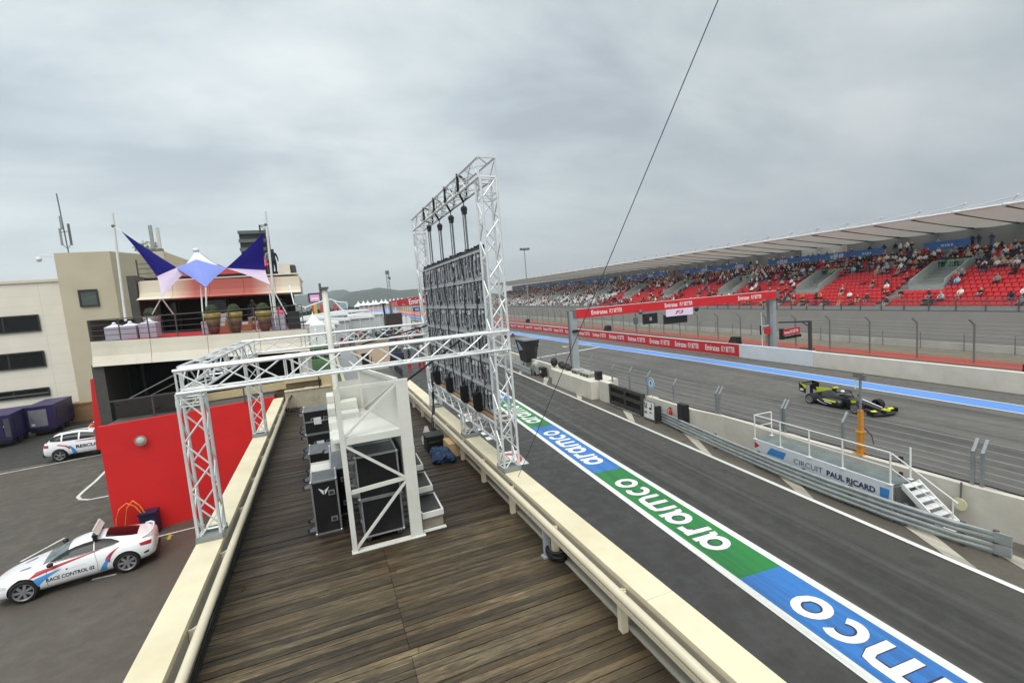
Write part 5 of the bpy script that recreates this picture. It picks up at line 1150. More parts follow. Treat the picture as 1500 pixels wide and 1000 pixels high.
def leafball(name, c, r, n, col, label, cat, sc=(1,1,1), seed=1, size=.12, group=None, trunk=True, th=1.0):
    rn = random.Random(seed); t = thing(name, label, cat, (c[0],c[1],c[2]-r*sc[2]-(th if trunk else 0)), group)
    mb = MB()
    for _ in range(n):
        d_ = V((rn.gauss(0,1),rn.gauss(0,1),rn.gauss(0,1))).normalized()*(r*(rn.random()**.35)); p = V((c[0]+d_.x*sc[0],c[1]+d_.y*sc[1],c[2]+d_.z*sc[2]))
        u = V((rn.gauss(0,1),rn.gauss(0,1),rn.gauss(0,1))).normalized()*size; w_ = u.cross(V((rn.gauss(0,1),rn.gauss(0,1),rn.gauss(0,1)))).normalized()*size*.5
        mb.quad(p-u,p+w_,p+u,p-w_)
    part('crown', mb, mat('leaf_'+name, col, .8, var=.5, scale=3, isl=.45), t)
    if trunk: part('trunk', MB().tube([(c[0],c[1],c[2]-r*sc[2]-th),(c[0]+.02,c[1],c[2]-r*.4),(c[0]+r*.2,c[1],c[2]+r*.3)], r*.09, 6, r2=r*.03), mat('bark', (92,76,60), .9), t)
    return t
c = P_(215,366,66); leafball('roof_shrub', (c.x,66,c.z+.2), 1.0, 160, (156,166,136), 'loose olive shrub on the roof behind the left sail', 'shrub', (1.3,1,.8), 4, .22, None, True, .6)
# ---------------------------------------------------------------- terrace building
tbd = thing('terrace_building', 'two level hospitality building with cream fascia bands and open upper terrace', 'building', (-5.5,32,0))
FAS = mat('cream_fascia', (222,215,200), .75, var=.05, scale=.9, dirt=.35, dirtcol=lin((176,164,138))); DKW = mat('recess_black', (14,14,15), .7, var=.3); GRC = mat('grey_column', (76,74,72), .7)
REDW = mat('red_wall_paint', (218,32,36), .5, var=.07, scale=.6, dirt=.32, dirtcol=lin((150,26,32)))
# red lower block
part('red_wall', MB().prism([(-8.32,22.15,-.05),(-2.42,23.55,-.05),(-2.42,23.75,-.05),(-8.32,22.35,-.05)], (0,0,4.5)), REDW, tbd)
part('lower_block', MB().prism([(-8.25,22.52,-.05),(-2.5,23.9,-.05),(-2.5,29,-.05),(-8.25,29,-.05)], (0,0,4.43)), GRC, tbd)
lp = thing('wall_lamp', 'round grey bulkhead lamp on the red wall', 'lamp', (-6.8,22.4,3.9)); c = at_y(206,645,22.33)
part('glass', MB().lathe([(.01,-.05),(.12,-.045),(.16,-.01),(.16,0)], (c.x,c.y+.0,c.z), 18, axis='Y'), mat('lamp_glass', (190,188,180), .4), lp, True); part('rim', MB().lathe([(.16,-.03),(.2,-.03),(.2,.02),(.16,.02)], (c.x,c.y+.0,c.z), 18, axis='Y', cap=False), mat('lamp_rim', (150,140,134), .5), lp)
# brown balustrade and coping behind red wall
Yb = 24.6; brown = mat('brown_tinted_glass', (98,84,66), .25, var=.15, scale=1.5); copi = mat('beige_coping', (196,178,138), .75, var=.06)
def slab(pts_top, h, th, m, name, Y0): 
    A = [P_(*p,Y0) for p in pts_top]; mb = MB()
    mb.prism([A[0],A[1],A[1]-V((0,0,h)),A[0]-V((0,0,h))], (0,th,0)); return part(name, mb, m, tbd)
slab([(296,578),(420,558.6)], .34, .1, copi, 'coping', 25.2); slab([(180,650),(300,600),(420,570)][::2], .75, .05, brown, 'balustrade_glass', 24.9)
part('coping', MB().bx(-1.95,.35,23.75,23.95,4.94,5.13), copi, tbd); part('balustrade_glass', MB().bx(-1.9,.3,23.8,23.85,4.66,4.94), brown, tbd); part('rail_post', MB().bar((-.48,23.6,4.6),(-.48,23.6,5.2),.05), DKW, tbd)
slab([(158,588),(390,554.5)], .05, .05, GRC, 'top_rail', 23.2)
for px in (222,300,355): a = P_(px, 588-(px-158)*.1445, 23.25); part('rail_post', MB().bar((a.x,23.25,4.4),(a.x,23.25,a.z),.05), GRC, tbd)
part('beige_pier', MB().bx(-.38,.35,23.66,24.3,3.6,5.16), copi, tbd)
part('end_wall', MB().bx(-1.98,.0,23.62,23.74,3.5,4.58), mat('end_wall_concrete', (176,166,146), .85, dirt=.3), tbd); part('end_wall_cap', MB().bx(-1.98,.0,23.58,23.78,4.582,4.64), CRM, tbd)
# recess and stairs
part('recess_wall', MB().bx(-9.6,-1.3,31.0,31.2,-.05,6.6), DKW, tbd); part('end_side_wall', MB().bx(-1.3,-1.05,27.3,36,-.05,7.0), FAS, tbd); part('recess_side', MB().bx(-9.75,-9.55,27.2,31,-.05,7.2), GRC, tbd)
for px in (190,212): a = P_(px,560,29.5); part('column', MB().bar((a.x,29.5,4.4),(a.x,29.5,6.5),.12), mat('column_dark_grey', (52,52,54), .6), tbd)
a = P_(148,560,27.0); part('corner_column', MB().bx(a.x-.22,a.x+.22,26.9,27.3,-.05,6.5), GRC, tbd)
a, b = P_(132,556,28), P_(147,612,28); part('red_side_panel', MB().prism([(a.x,28,P_(130,556,28).z),(a.x+.3,28,P_(133,553,28).z),(b.x+.1,28,b.z-1.5),(b.x-.35,28,b.z-1.5)], (0,.1,0)), REDW, tbd)
mb = MB()
for k in range(8): x = -7.6+.26*k; mb.bx(x,x+.28,24.2,25.6,4.43,4.50+.11*k)
part('stair_flight', mb, mat('stair_concrete', (168,160,144), .8, dirt=.3), tbd)
part('stair_rail', MB().tube([(-7.9,24.15,5.1),(-5.7,24.15,6.1),(-5.4,24.15,6.1)], .03).tube([(-7.9,24.15,4.8),(-5.7,24.15,5.75)], .02).tube([(-5.7,24.15,4.5),(-5.7,24.15,6.1)], .025).tube([(-7.9,24.15,4.4),(-7.9,24.15,5.1)], .025), mat('rail_grey', (110,110,112), .5, .4), tbd)
part('dark_balustrade', MB().bx(-8.2,-5.8,23.6,23.64,4.43,5.2), mat('smoked_panel', (44,42,40), .3), tbd)
# lower fascia (cove profile) between pixels, front at Y=27
Yf = 27.0; A, B = P_(132.5,501,Yf), P_(450,482,Yf); A2, B2 = P_(135,537,Yf), P_(470,504,Yf)
def fascia(name, A, B, hA, hB, cove, m, Yb, n=6):
    mb = MB(); prof = [(0,1.0),(.02,.7),(.06,.4),(.16,.15),(cove,0)]
    vs = []
    for P0,h in ((A,hA),(B,hB)): vs += [(P0.x,P0.y-o,P0.z-h*(1-f)) for o,f in prof]
    k = len(prof); fs = [(i,i+1,i+1+k,i+k) for i in range(k-1)]
    b = len(vs); vs += [(A.x,Yb,A.z),(B.x,Yb,B.z),(A.x,Yb,A.z-hA),(B.x,Yb,B.z-hB)]
    fs += [(0,k,b+1,b),(k-1,b+2,b+3,2*k-1),tuple([b]+list(range(k))+[b+2]),tuple([b+1]+list(range(k,2*k))+[b+3])]
    mb.add(vs, fs); return part(name, mb, m, tbd, False)
mid = lambda f: A+(B-A)*f
h = A.z-A2.z
for f0,f1 in ((0,.245),(.247,.5),(.502,.75),(.752,1)): fascia('fascia_panel', mid(f0), mid(f1), h, h*1.0, .22, FAS, 31)
FZ = (A.z+B.z)/2
part('terrace_floor', MB().add([(A.x+.1,Yf+.05,A.z+.012),(B.x,Yf+.05,B.z+.012),(B.x,36,B.z+.012),(A.x+.1,36,A.z+.012)], [(0,1,2,3)]), mat('terrace_floor_grey', (150,142,140), .7), tbd)
fl = lambda x: A.z+(B.z-A.z)*(x-A.x)/(B.x-A.x)+.012
part('red_carpet', MB().add([(x,y,fl(x)+.012) for x,y in ((-8.7,27.15),(-4.4,27.15),(-4.4,33),(-8.7,33))], [(0,1,2,3)]), mat('carpet_red', (186,28,44), .95), tbd)
part('red_carpet', MB().add([(x,y,fl(x)+.012) for x,y in ((-4.2,29.5),(-1.4,29.5),(-1.4,33),(-4.2,33))], [(0,1,2,3)]), MATS['carpet_red'], tbd)
# railing of the upper terrace
RA, RB = P_(128,470,Yf+.1), P_(441,446.5,Yf+.1)
for f in (0,.25,.5,.74):
    za = fl(RA.x); off0 = RA.z-fl(RA.x); off1 = RB.z-fl(RB.x)
    part('terrace_rail', MB().tube([(RA.x,Yf+.1,RA.z-f*off0),(RB.x,Yf+.1,RB.z-f*off1)], .025 if f == 0 else .014, 5), GRC, tbd)
for k in range(9): x = RA.x+(RB.x-RA.x)*k/8; part('terrace_rail_post', MB().bar((x,Yf+.1,fl(x)),(x,Yf+.1,RA.z+(RB.z-RA.z)*k/8),.045), GRC, tbd)
part('side_balustrade', MB().bx(A.x-.1,A.x+.0,Yf+.3,33,A.z,A.z+.95), mat('smoked_side', (58,56,54), .4), tbd)
# upper facade, fascia, roof
Yu = 33.0; U0, U1 = P_(202,413,Yu), P_(438,404,Yu); uh = U0.z-P_(203,440,Yu).z
part('upper_recess', MB().bx(U0.x+.1,P_(430,430,36).x,36,36.2,A.z-.3,U0.z), DKW, tbd)
for px in (236,262,300,335,392): a = P_(px,450,35.9); part('glazing_mullion', MB().bar((a.x,35.9,fl(a.x)),(a.x,35.9,U0.z-.6),.09), mat('mullion_dark', (40,40,42), .5), tbd)
for px0,px1 in ((240,258),(305,332)): a,b = P_(px0,450,35.95), P_(px1,450,35.95); part('lit_pane', MB().bx(a.x,b.x,35.94,35.97,fl(a.x)+.2,U0.z-1.2), mat('pane_grey', (40,42,44), .15), tbd)
a = P_(200,430,Yu); part('upper_side_wall', MB().bx(a.x-.3,a.x+.1,Yu-.2,40,A.z,U0.z+.35), GRC, tbd)
def carpet_bounce():  # cream fascia, with red light bounced off the carpet painted into its middle
    m = N_('fascia_carpet_bounce'); p = m.obj(); s = m.new('ShaderNodeSeparateXYZ'); m.link(m.pos(), s.inputs[0])
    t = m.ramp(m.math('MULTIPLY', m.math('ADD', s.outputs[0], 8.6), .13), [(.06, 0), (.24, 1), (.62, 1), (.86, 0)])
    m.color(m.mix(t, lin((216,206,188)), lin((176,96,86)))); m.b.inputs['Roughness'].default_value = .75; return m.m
BOUNCE = carpet_bounce(); um = lambda f: U0+(U1-U0)*f
for f0,f1 in ((0,.19),(.192,.41),(.412,.625),(.627,.83),(.832,1.0)): fascia('upper_fascia_panel', um(f0), um(f1), uh, uh, .75, BOUNCE, 37)
part('upper_roof', MB().bx(U0.x,U1.x-.1,Yu+.2,44,U0.z-.02,U0.z+.05), FAS, tbd)
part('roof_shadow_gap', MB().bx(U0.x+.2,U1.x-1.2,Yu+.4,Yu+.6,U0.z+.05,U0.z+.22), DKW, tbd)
a, b = P_(290,399,35), P_(352,386,35)
part('red_roof_band', MB().prism([(P_(262,404,35).x,35,U0.z+.05),(P_(392,390,35).x,35,U0.z+.05),(P_(392,390,35).x,35,P_(360,386,35).z),(P_(262,404,35).x,35,P_(300,397,35).z)], (0,.2,0)), mat('roof_band_red', (176,70,70), .7), tbd)
# left roof balcony rail
for k in range(4): part('balcony_rail', MB().tube([(P_(203,405,34).x,34,U0.z+.25+k*.28),(P_(236,402,34).x,34,U0.z+.25+k*.28)], .02, 5), GRC, tbd)
part('balcony_rail_post', MB().bar((P_(203,405,34).x,34,U0.z),(P_(203,405,34).x,34,U0.z+1.35),.07), GRC, tbd)
a, b = P_(410,400,36), P_(426,400,36); part('roof_box', MB().bx(a.x,b.x,35.5,38,U0.z,P_(412,388,36).z), FAS, tbd); part('roof_door', MB().bx(b.x+.02,b.x+.3,36,38,U0.z,P_(412,388,36).z-.03), GRC, tbd)
pdm = thing('stage_canopy', 'dark tall slatted screen tower behind the right sail', 'screen tower', (P_(370,370,40).x,40,U0.z))
a, b = P_(349,338,40), P_(388,336,40)
part('back_panel', MB().bx(a.x,b.x,40,40.3,U0.z,a.z), mat('slat_dark', (52,56,56), .6, var=.2), pdm)
mb = MB()
for k in range(8): mb.bx(a.x-.05,b.x+.05,39.85,39.99,a.z-.25-k*.62,a.z-.02-k*.62)
part('slat', mb, mat('slat_grey', (92,98,98), .6), pdm); part('lattice_mast', truss(MB(), (b.x-.05,39.7,U0.z), (b.x-.05,39.7,a.z+.3), .5, .5, (0,1,0), .035, .02), mat('mast_black', (50,52,54), .5, .3), pdm)
# ---------------------------------------------------------------- sail canopy
sc_ = thing('sail_canopy', 'blue and lilac tensile sail canopy with white peak over the upper terrace', 'canopy', (-5,29,FZ))
SB = mat('sail_dark_blue', (22,11,136), .6, var=.05); SL = mat('sail_lilac', (206,190,214), .7, var=.04); SM = mat('sail_periwinkle', (122,138,214), .65, var=.04); SW = mat('sail_white', (224,226,236), .65, var=.03)
def sail(name, pts, m, n=8, bulge=.0, edges=(0,0,0)):
    A_,B_,C_ = [V(P_(*p)) for p in pts]; cen = (A_+B_+C_)/3; idx = {}; vs = []; fs = []
    for i in range(n+1):
        for j in range(n+1-i):
            u, v_ = i/n, j/n; w_ = 1-u-v_; p = A_*w_+B_*u+C_*v_
            p = p+(cen-p)*(4*w_*u*edges[0]+4*u*v_*edges[1]+4*v_*w_*edges[2])
            p += V((0,-.35,.12))*bulge*27*u*v_*w_; idx[i,j] = len(vs); vs.append(p)
    for i in range(n):
        for j in range(n-i):
            fs.append((idx[i,j],idx[i+1,j],idx[i,j+1]))
            if i+j < n-1: fs.append((idx[i+1,j],idx[i+1,j+1],idx[i,j+1]))
    k = len(vs); mb = MB(); mb.add(vs+[v_+V((0,.012,.004)) for v_ in vs], fs+[tuple(x+k for x in f) for f in fs]); part(name, mb, m, sc_, True)
sail('dark_blue_wing', [(178,339,27.6),(230,405,28.6),(259,392,29.4)], SB, 8, .2, (.10,.02,.08))
sail('lilac_wing', [(262,391,29.4),(230,404.5,28.6),(236.5,437,27.6)], SL, 8, .1, (0,.10,.0)); sail('lilac_wing', [(262,391,29.4),(236.5,437,27.6),(272,398,29.4)], SL, 10, 0, (.0,.26,0))
sail('dark_blue_wing', [(386,341,27.6),(331,393,29.4),(388.5,396,28.6)], SB, 8, .2, (.05,.03,.06))
sail('lilac_wing', [(331,392.5,29.4),(396,417,27.6),(388.5,395.5,28.6)], SL, 8, .1, (.22,.03,.0))
sail('lilac_wing', [(331,392.5,29.4),(350,394.5,29.2),(388,395.8,28.6)], SL, 6, 0, (.1,0,0))
sail('periwinkle_front', [(256,392,29.4),(301.5,420.5,27.5),(287,380,29.3)], SM, 8, .15, (.10,0,.06)); sail('periwinkle_front', [(287,380,29.3),(301.5,420.5,27.5),(333,392,29.4)], SM, 8, .15, (0,.10,.06))
sail('white_peak', [(287,366,29.9),(272,387,29.5),(290,380.5,29.35)], SW, 6, .1, (.30,0,0)); sail('white_peak', [(287,366,29.9),(290,380.5,29.35),(322,391,29.5)], SW, 6, .1, (0,0,.22)); sail('white_peak', [(287,366,29.9),(322,391,29.5),(300,384,31)], SW, 6); 
part('peak_ring', MB().lathe([(.14,-.1),(.16,0),(.1,.08)], tuple(P_(287,366,29.9)), 10), SW, sc_, True)
def pole(px0,py0,px1,py1,Y0,Y1,r,name='pole'): part(name, MB().tube([tuple(P_(px0,py0,Y0)),tuple(P_(px1,py1,Y1))], r, 8), WHITE, sc_)
pole(184,470,164.5,312,28.0,28.0,.055); pole(404,463,388.5,310,28.0,28.0,.055); pole(400,466,393,418,27.8,27.7,.03); pole(303,470,301.5,421,27.5,27.5,.04); pole(298,476,294,418,28.2,29,.035)
pole(223,460,236,437,28.6,27.6,.025,'strut'); pole(254,460,237,437,28.2,27.6,.03,'strut'); pole(420,460,396,417,27.8,27.7,.03,'strut'); pole(431,446,424,418,27.8,29,.03,'strut'); pole(178,339,166,331,27.6,28,.012,'guy'); pole(404,478,398,430,27.2,27.6,.02,'strut')
for px,py in ((166,331),(389.5,329)): part('pulley', MB().ball(tuple(P_(px,py,28)),.09,6,4), STEELD, sc_)
# ballast blocks, planters, furniture
BLK_ = mat('ballast_lilac_grey', (176,170,186), .8, var=.05)
def blk(px0,px1,py0,py1,Y0,d_,lab,top=None):
    a,b = P_(px0,py0,Y0), P_(px1,py1,Y0); mb = MB().bx(a.x,b.x,Y0,Y0+d_,fl(a.x)+.002,a.z); t = thing('ballast_block', lab, 'ballast block', ((a.x+b.x)/2,Y0,fl(a.x)), 'ballast blocks of the sail canopy'); part('block', mb, BLK_, t)
    if top: part('white_cover', MB().prism([(a.x,Y0,a.z+.003),(b.x,Y0,a.z+.003),(b.x,Y0+d_,a.z+.003),(a.x,Y0+d_,a.z+.003)], (0,0,.03)).lathe([(.4,0),(.12,.1),(.05,.22)], ((a.x+b.x)/2,Y0+d_/2,a.z+.03), 8), SW, t)
    return t
blk(152,173,481,478,27.5,.8,'lilac grey ballast block with white cover at the left end of the terrace',1); blk(174.5,198,479,476,27.5,.8,'ballast block with white cover at the foot of the left sail pole',1); blk(202,227,475,472,27.6,.8,'ballast block with white cover in front of the grey planter',1); blk(396,416,462,460,27.9,.8,'grey ballast block at the foot of the right sail pole'); blk(294,303,471,470,27.9,.6,'small ballast block left of the first golden planter')
GOLD = mat('pot_gold', (158,138,76), .5, var=.12, scale=3); POTR = mat('pot_brown_red', (104,66,56), .6, var=.2, scale=3); POTG = mat('pot_grey', (150,140,140), .7)
def planter(px, Y0, lab, grey=False, hh=1.05, r=.36):
    x = P_(px,465,Y0).x; z = fl(x)+.004; t = thing('planter', lab, 'planter', (x,Y0,z), 'planters along the terrace rail')
    if grey: part('pot', MB().lathe([(.3,0),(.36,.9),(.4,hh),(.34,hh),(.32,hh-.1)], (x,Y0,z), 16), POTG, t, True)
    else:
        part('pot', MB().lathe([(r*.68,hh*.42),(r*.86,hh*.6),(r*.98,hh*.8),(r*1.06,hh),(r*.9,hh),(r*.85,hh-.1)], (x,Y0,z), 18), GOLD, t, True); part('pot_base', MB().lathe([(r*.52,0),(r*.66,.18),(r*.80,hh*.43),(r*.87,hh*.6)], (x,Y0,z), 18), POTR, t, True)
        part('pot_band', MB().lathe([(r*1.0,hh*.72),(r*1.03,hh*.76)], (x,Y0,z), 18), POTR, t)
    rn = random.Random(px); mb = MB(); mb.ball((x,Y0,z+hh+.12), r*.78, 12, 8)
    for _ in range(220):
        d_ = V((rn.gauss(0,1),rn.gauss(0,1),rn.gauss(0,1))).normalized(); p = V((x,Y0,z+hh+.12))+d_*r*.85; u = d_.cross(V((rn.random(),rn.random(),rn.random()))).normalized()*.04; w_ = d_.cross(u)*.8
        mb.quad(p-u,p-w_,p+u,p+w_)
    part('boxwood_ball', mb, mat('boxwood', (58,72,46), .9, var=.4, scale=8, isl=.4), t)
planter(311.5,27.5,'golden planter with boxwood ball, leftmost of three at the terrace rail'); planter(343.5,27.5,'golden planter with boxwood ball, middle of three at the terrace rail'); planter(386.5,27.5,'golden planter with boxwood ball, rightmost of three at the terrace rail'); planter(222,29.0,'grey planter with dark plant near the left sail strut',True)
WD = mat('wicker_orange', (168,110,72), .7, var=.2, scale=12); CU = mat('cushion_white', (206,200,208), .8)
def sofa(px0, px1, Y0, lab, back=True):
    a,b = P_(px0,470,Y0), P_(px1,470,Y0); z = fl(a.x)+.004; t = thing('outdoor_sofa', lab, 'sofa', ((a.x+b.x)/2,Y0,z), 'outdoor seats on the terrace')
    part('base', MB().bx(a.x,b.x,Y0,Y0+.8,z,z+.34), WD, t); part('cushion', MB().bx(a.x+.03,b.x-.03,Y0+.02,Y0+.74,z+.342,z+.48), CU, t)
    if back: part('backrest', MB().bx(a.x,b.x,Y0+.72,Y0+.86,z+.344,z+1.0), CU, t)
    part('armrest', MB().bx(a.x-.1,a.x-.002,Y0,Y0+.8,z,z+.66), WD, t); part('armrest', MB().bx(b.x+.002,b.x+.1,Y0,Y0+.8,z,z+.66), WD, t)
sofa(318,330,29.2,'white cushioned outdoor sofa behind the left golden planter'); sofa(352,364,29.6,'low wicker seat between the middle and right planters',False); sofa(368,382,30.5,'white outdoor seat under the seated person in black')
mb = MB(); a = P_(372,455,29); z = fl(a.x); mb.lathe([(.34,.72),(.34,.75)], (a.x,29,z), 14); mb.tube([(a.x,29,z),(a.x,29,z+.72)], .05); mb.lathe([(.22,.0),(.22,.03)], (a.x,29,z), 12); single('bistro_table', mb, CU, 'round white bistro table between the right planters', 'table')
def tp_(px, Y0, lab, pose, sh, lg, rz, hr=0, g=None): x = P_(px,460,Y0).x; person((x,Y0,fl(x)+.01+(.0)), rz, lab, pose, sh, lg, 0, hr, True, g)
tp_(372,31,'person in black top standing under the upper eave behind the planters','stand','black','dark',R(60),1); tp_(409,30.5,'person in pink grey top seated by the right sail pole','sit','pink','grey',R(90),2); tp_(414,30.8,'person in dark clothes beside the one in pink at the terrace end','stand','black','black',R(80))
for i,(px,sh,lab,hr) in enumerate(((389,'pink','person in bright pink top on the roof right of the sail',1),(398,'grey','person in grey top sitting on the roof edge right of the sail',0),(403,'dark','person in dark top on the roof beside the beige roof box',0))):
    a = P_(px,400,34.5); person((a.x,34.5,U0.z+.05), R(90+20*i), lab, 'stand' if i else 'sit', sh, 'black', 0, hr, True)
a, b = P_(420,462,28.2), P_(440,450,28.2); mb = MB().bx(P_(420,460,28).x,P_(438,458,28).x,28,28.4,fl(-1)+.002,fl(-1)+.95); single('dark_bar_counter', mb, mat('counter_black', (36,36,38), .6), 'black bar counter at the right end of the upper terrace', 'counter')
# ================================================================ RED WALL FOOT: hose, bin
mb = MB(); c = at_y(194,765,22.15); c = V((c.x,22.15+(c.x+8.32)*.237-.05,0))
for k in range(2): mb.tube([(c.x-.5+.25*k,c.y-.25,.0+.02),(c.x-.42+.3*k,c.y-.22,.85),(c.x-.3+.25*k,c.y-.2,1.2),(c.x-.05+.2*k,c.y-.19,1.38+.05*k),(c.x+.2+.15*k,c.y-.2,1.2),(c.x+.4+.1*k,c.y-.2,.8),(c.x+.62+.12*k,c.y-.25,.02)], .03, 6)
single('orange_hose', mb, mat('hose_orange', (226,120,50), .5), 'orange hose looped against the foot of the red wall', 'hose', None, True)
mb = MB(); c = at_y(221,760,22.2); c = V((c.x,22.15+(c.x+8.32)*.237+.05,0)); mb.box((c.x,c.y-.35,.42),(.55,.45,.8)); mb.box((c.x,c.y-.38,.86),(.6,.52,.07)); single('blue_bin', mb, mat('bin_navy', (30,34,66), .5), 'small navy blue bin at the foot of the red wall behind the white coupe', 'bin')
# ================================================================ VEHICLES
def loft(st, sub=2):
    vs = []; fs = []; n = 12
    for x,w_,zb,zbelt,wb,zr,wr in st:
        zm = zb+(zbelt-zb)*.5
        half = [(0,zb),(w_*.86,zb),(w_,zb+(zbelt-zb)*.28),(w_,zb+(zbelt-zb)*.68),(wb,zbelt),(wr,zr-(zr-zbelt)*.12-.015),(0,zr)]
        ring = [(x,y,z) for y,z in half]+[(x,-y,z) for y,z in half[-2:0:-1]]; vs += ring
    k = len(st)
    fs = [(i*n+j,i*n+(j+1)%n,(i+1)*n+(j+1)%n,(i+1)*n+j) for i in range(k-1) for j in range(n)]+[tuple(range(n)), tuple(range((k-1)*n,k*n))]
    me = bpy.data.meshes.new('body'); me.from_pydata(vs, [], fs); fixn(me)
    o = bpy.data.objects.new('body', me); COL.objects.link(o); md = o.modifiers.new('s','SUBSURF'); md.levels = md.render_levels = sub
    r = apply_mods(o); r.polygons.foreach_set('use_smooth',[True]*len(r.polygons)); return r
def arches(me, ws, r, yw):
    o = bpy.data.objects.new('body', me); COL.objects.link(o); cs = []
    for x,y in ws:
        c = MB().lathe([(r,-.16),(r,.3)], (0,0,0), 28, axis='Y'); c.v = [(a+x, (b if y > 0 else -b)+y, z+r*.92) for a,b,z in c.v]
        cm_ = c.mesh('cut', BLACK); co_ = bpy.data.objects.new('cut', cm_); COL.objects.link(co_); cs.append(co_)
        md = o.modifiers.new('b','BOOLEAN'); md.operation = 'DIFFERENCE'; md.object = co_; md.solver = 'EXACT'
    bpy.context.view_layer.update(); r_ = apply_mods(o)
    for c in cs: bpy.data.objects.remove(c)
    return r_
CARW = mat('car_white', (232,234,238), .3, var=.02, coat=.8); CARG = glass_mat('car_glass', (24,29,33), .08); CARK = mat('car_black_trim', (18,18,20), .4); RIM = mat('rim_silver', (132,132,136), .35, .15); TYRE = mat('tyre', (22,22,23), .8); LIVR = mat('livery_red', (176,30,52), .35); LIVB = mat('livery_blue', (70,150,214), .35); TAIL = mat('tail_light_red', (170,20,36), .2); HEADL = mat('head_light', (190,196,200), .15)
def split(me, mats_tests, root, names, arch_=None):
    """split one lofted body into body + glass parts by testing each face"""
    bm = bmesh.new(); bm.from_mesh(me); bm.faces.ensure_lookup_table(); sel = [[] for _ in names]
    for f in bm.faces:
        c, nn = f.calc_center_median(), f.normal; k = 0
        for i,t in enumerate(mats_tests):
            if t(c,nn): k = i+1; break
        sel[k].append([v.co.copy() for v in f.verts])
    bm.free(); outs = []
    for (nm,m), fs in zip(names, sel):
        if not fs: outs.append(None); continue
        b2 = bmesh.new()
        for f in fs: b2.faces.new([b2.verts.new(p) for p in f])
        bmesh.ops.remove_doubles(b2, verts=b2.verts, dist=1e-5); mm = bpy.data.meshes.new(nm); b2.to_mesh(mm); b2.free(); mm.materials.append(m)
        if nm == 'body':
            mm.materials.append(CARK)
            for pl in mm.polygons:
                if arch_ and arch_(pl.center, pl.normal): pl.material_index = 1
        mm.polygons.foreach_set('use_smooth',[True]*len(mm.polygons)); mm.set_sharp_from_angle(angle=R(40))
        o = bpy.data.objects.new(nm, mm); COL.objects.link(o); o.parent = root; outs.append(o)
    return outs
def wheel(root, x, y, r, wd, spokes=7, rimm=None):
    s = 1 if y > 0 else -1
    t = part('wheel', MB().lathe([(r*.72,-wd/2),(r*.96,-wd/2),(r,-wd*.36),(r,wd*.36),(r*.96,wd/2),(r*.72,wd/2),(r*.72,-wd/2)], (x,y,r), 28, axis='Y', cap=False), TYRE, root, True, local=True)
    mb = MB().lathe([(r*.66,0),(r*.74,s*.02),(r*.73,-s*.1),(r*.64,-s*.1),(r*.66,0)], (x,y+s*wd*.47,r), 28, axis='Y', cap=False)
    for k in range(spokes):
        a = 2*PI*k/spokes; ca,sa = math.cos(a),math.sin(a); yy = y+s*wd*.46
        mb.prism([(x+ca*r*.12-sa*.03,yy,r+sa*r*.12+ca*.03),(x+ca*r*.7-sa*.055,yy,r+sa*r*.7+ca*.055),(x+ca*r*.7+sa*.025,yy,r+sa*r*.7-ca*.025),(x+ca*r*.12+sa*.03,yy,r+sa*r*.12-ca*.03)], (0,-s*.03,0))
    mb.lathe([(.005,0),(r*.16,0),(r*.16,-.03)], (x,y+s*wd*.48,r), 14, axis='Y')
    part('rim', mb, rimm or RIM, t, local=True); part('brake_disc', MB().lathe([(.01,0),(r*.62,0),(r*.62,.02),(.01,.02)], (x,y+s*wd*.18,r), 20, axis='Y'), mat('wheel_dark', (28,28,30), .6), t, local=True)
def decal(root, bvh, polys, m, side=1, name='stripe', off=.004, parent=None):
    mb = MB()
    def rs(L, k=21):
        out = []
        for i in range(k):
            t = i/(k-1)*(len(L)-1); j = min(int(t), len(L)-2); f = t-j; out.append((L[j][0]+(L[j+1][0]-L[j][0])*f, L[j][1]+(L[j+1][1]-L[j][1])*f))
        return out
    for A_,B_ in polys:      # two polylines (x,z): lower and upper edges
        A_, B_ = rs(A_), rs(B_); n = len(A_); rows = []
        for i in range(n):
            row = []
            for j in range(8):
                t = j/7; x = A_[i][0]+(B_[i][0]-A_[i][0])*t; z = A_[i][1]+(B_[i][1]-A_[i][1])*t
                h = bvh.ray_cast(V((x,side*3,z)), V((0,-side,0)))
                row.append((h[0]+(h[1] if h[1].y*side > 0 else -h[1])*off) if h[0] else V((x,side*.9,z)))
            rows.append(row)
        for i in range(n-1):
            for j in range(7): mb.quad(rows[i][j],rows[i+1][j],rows[i+1][j+1],rows[i][j+1])
    return part(name, mb, m, root, True, local=True)
def sidetext(root, bvh, s, cx, cz, wd, h, m, side, tilt=0, bold=.01, shear=.0):
    src = text_mesh(s, bold, shear); me = src.copy(); ca, sa = math.cos(tilt), math.sin(tilt)
    for v in me.vertices:
        u, w_ = v.co.x*wd/src['w'], v.co.y*h/src['h']; x, z = cx-side*(u*ca-w_*sa)*1, cz+u*sa+w_*ca
        hit = bvh.ray_cast(V((x,side*3,z)), V((0,-side,0))); y = hit[0].y if hit[0] else side*.9
        v.co = (x, y+side*.005, z)
    me.materials.clear(); me.materials.append(m); o = bpy.data.objects.new('lettering', me); COL.objects.link(o); o.parent = root; return o
def arc(pts, n=10):
    out = []
    for i in range(n+1):
        t = i/n; a,b,c = pts; out.append(((1-t)**2*a[0]+2*t*(1-t)*b[0]+t*t*c[0], (1-t)**2*a[1]+2*t*(1-t)*b[1]+t*t*c[1]))
    return out
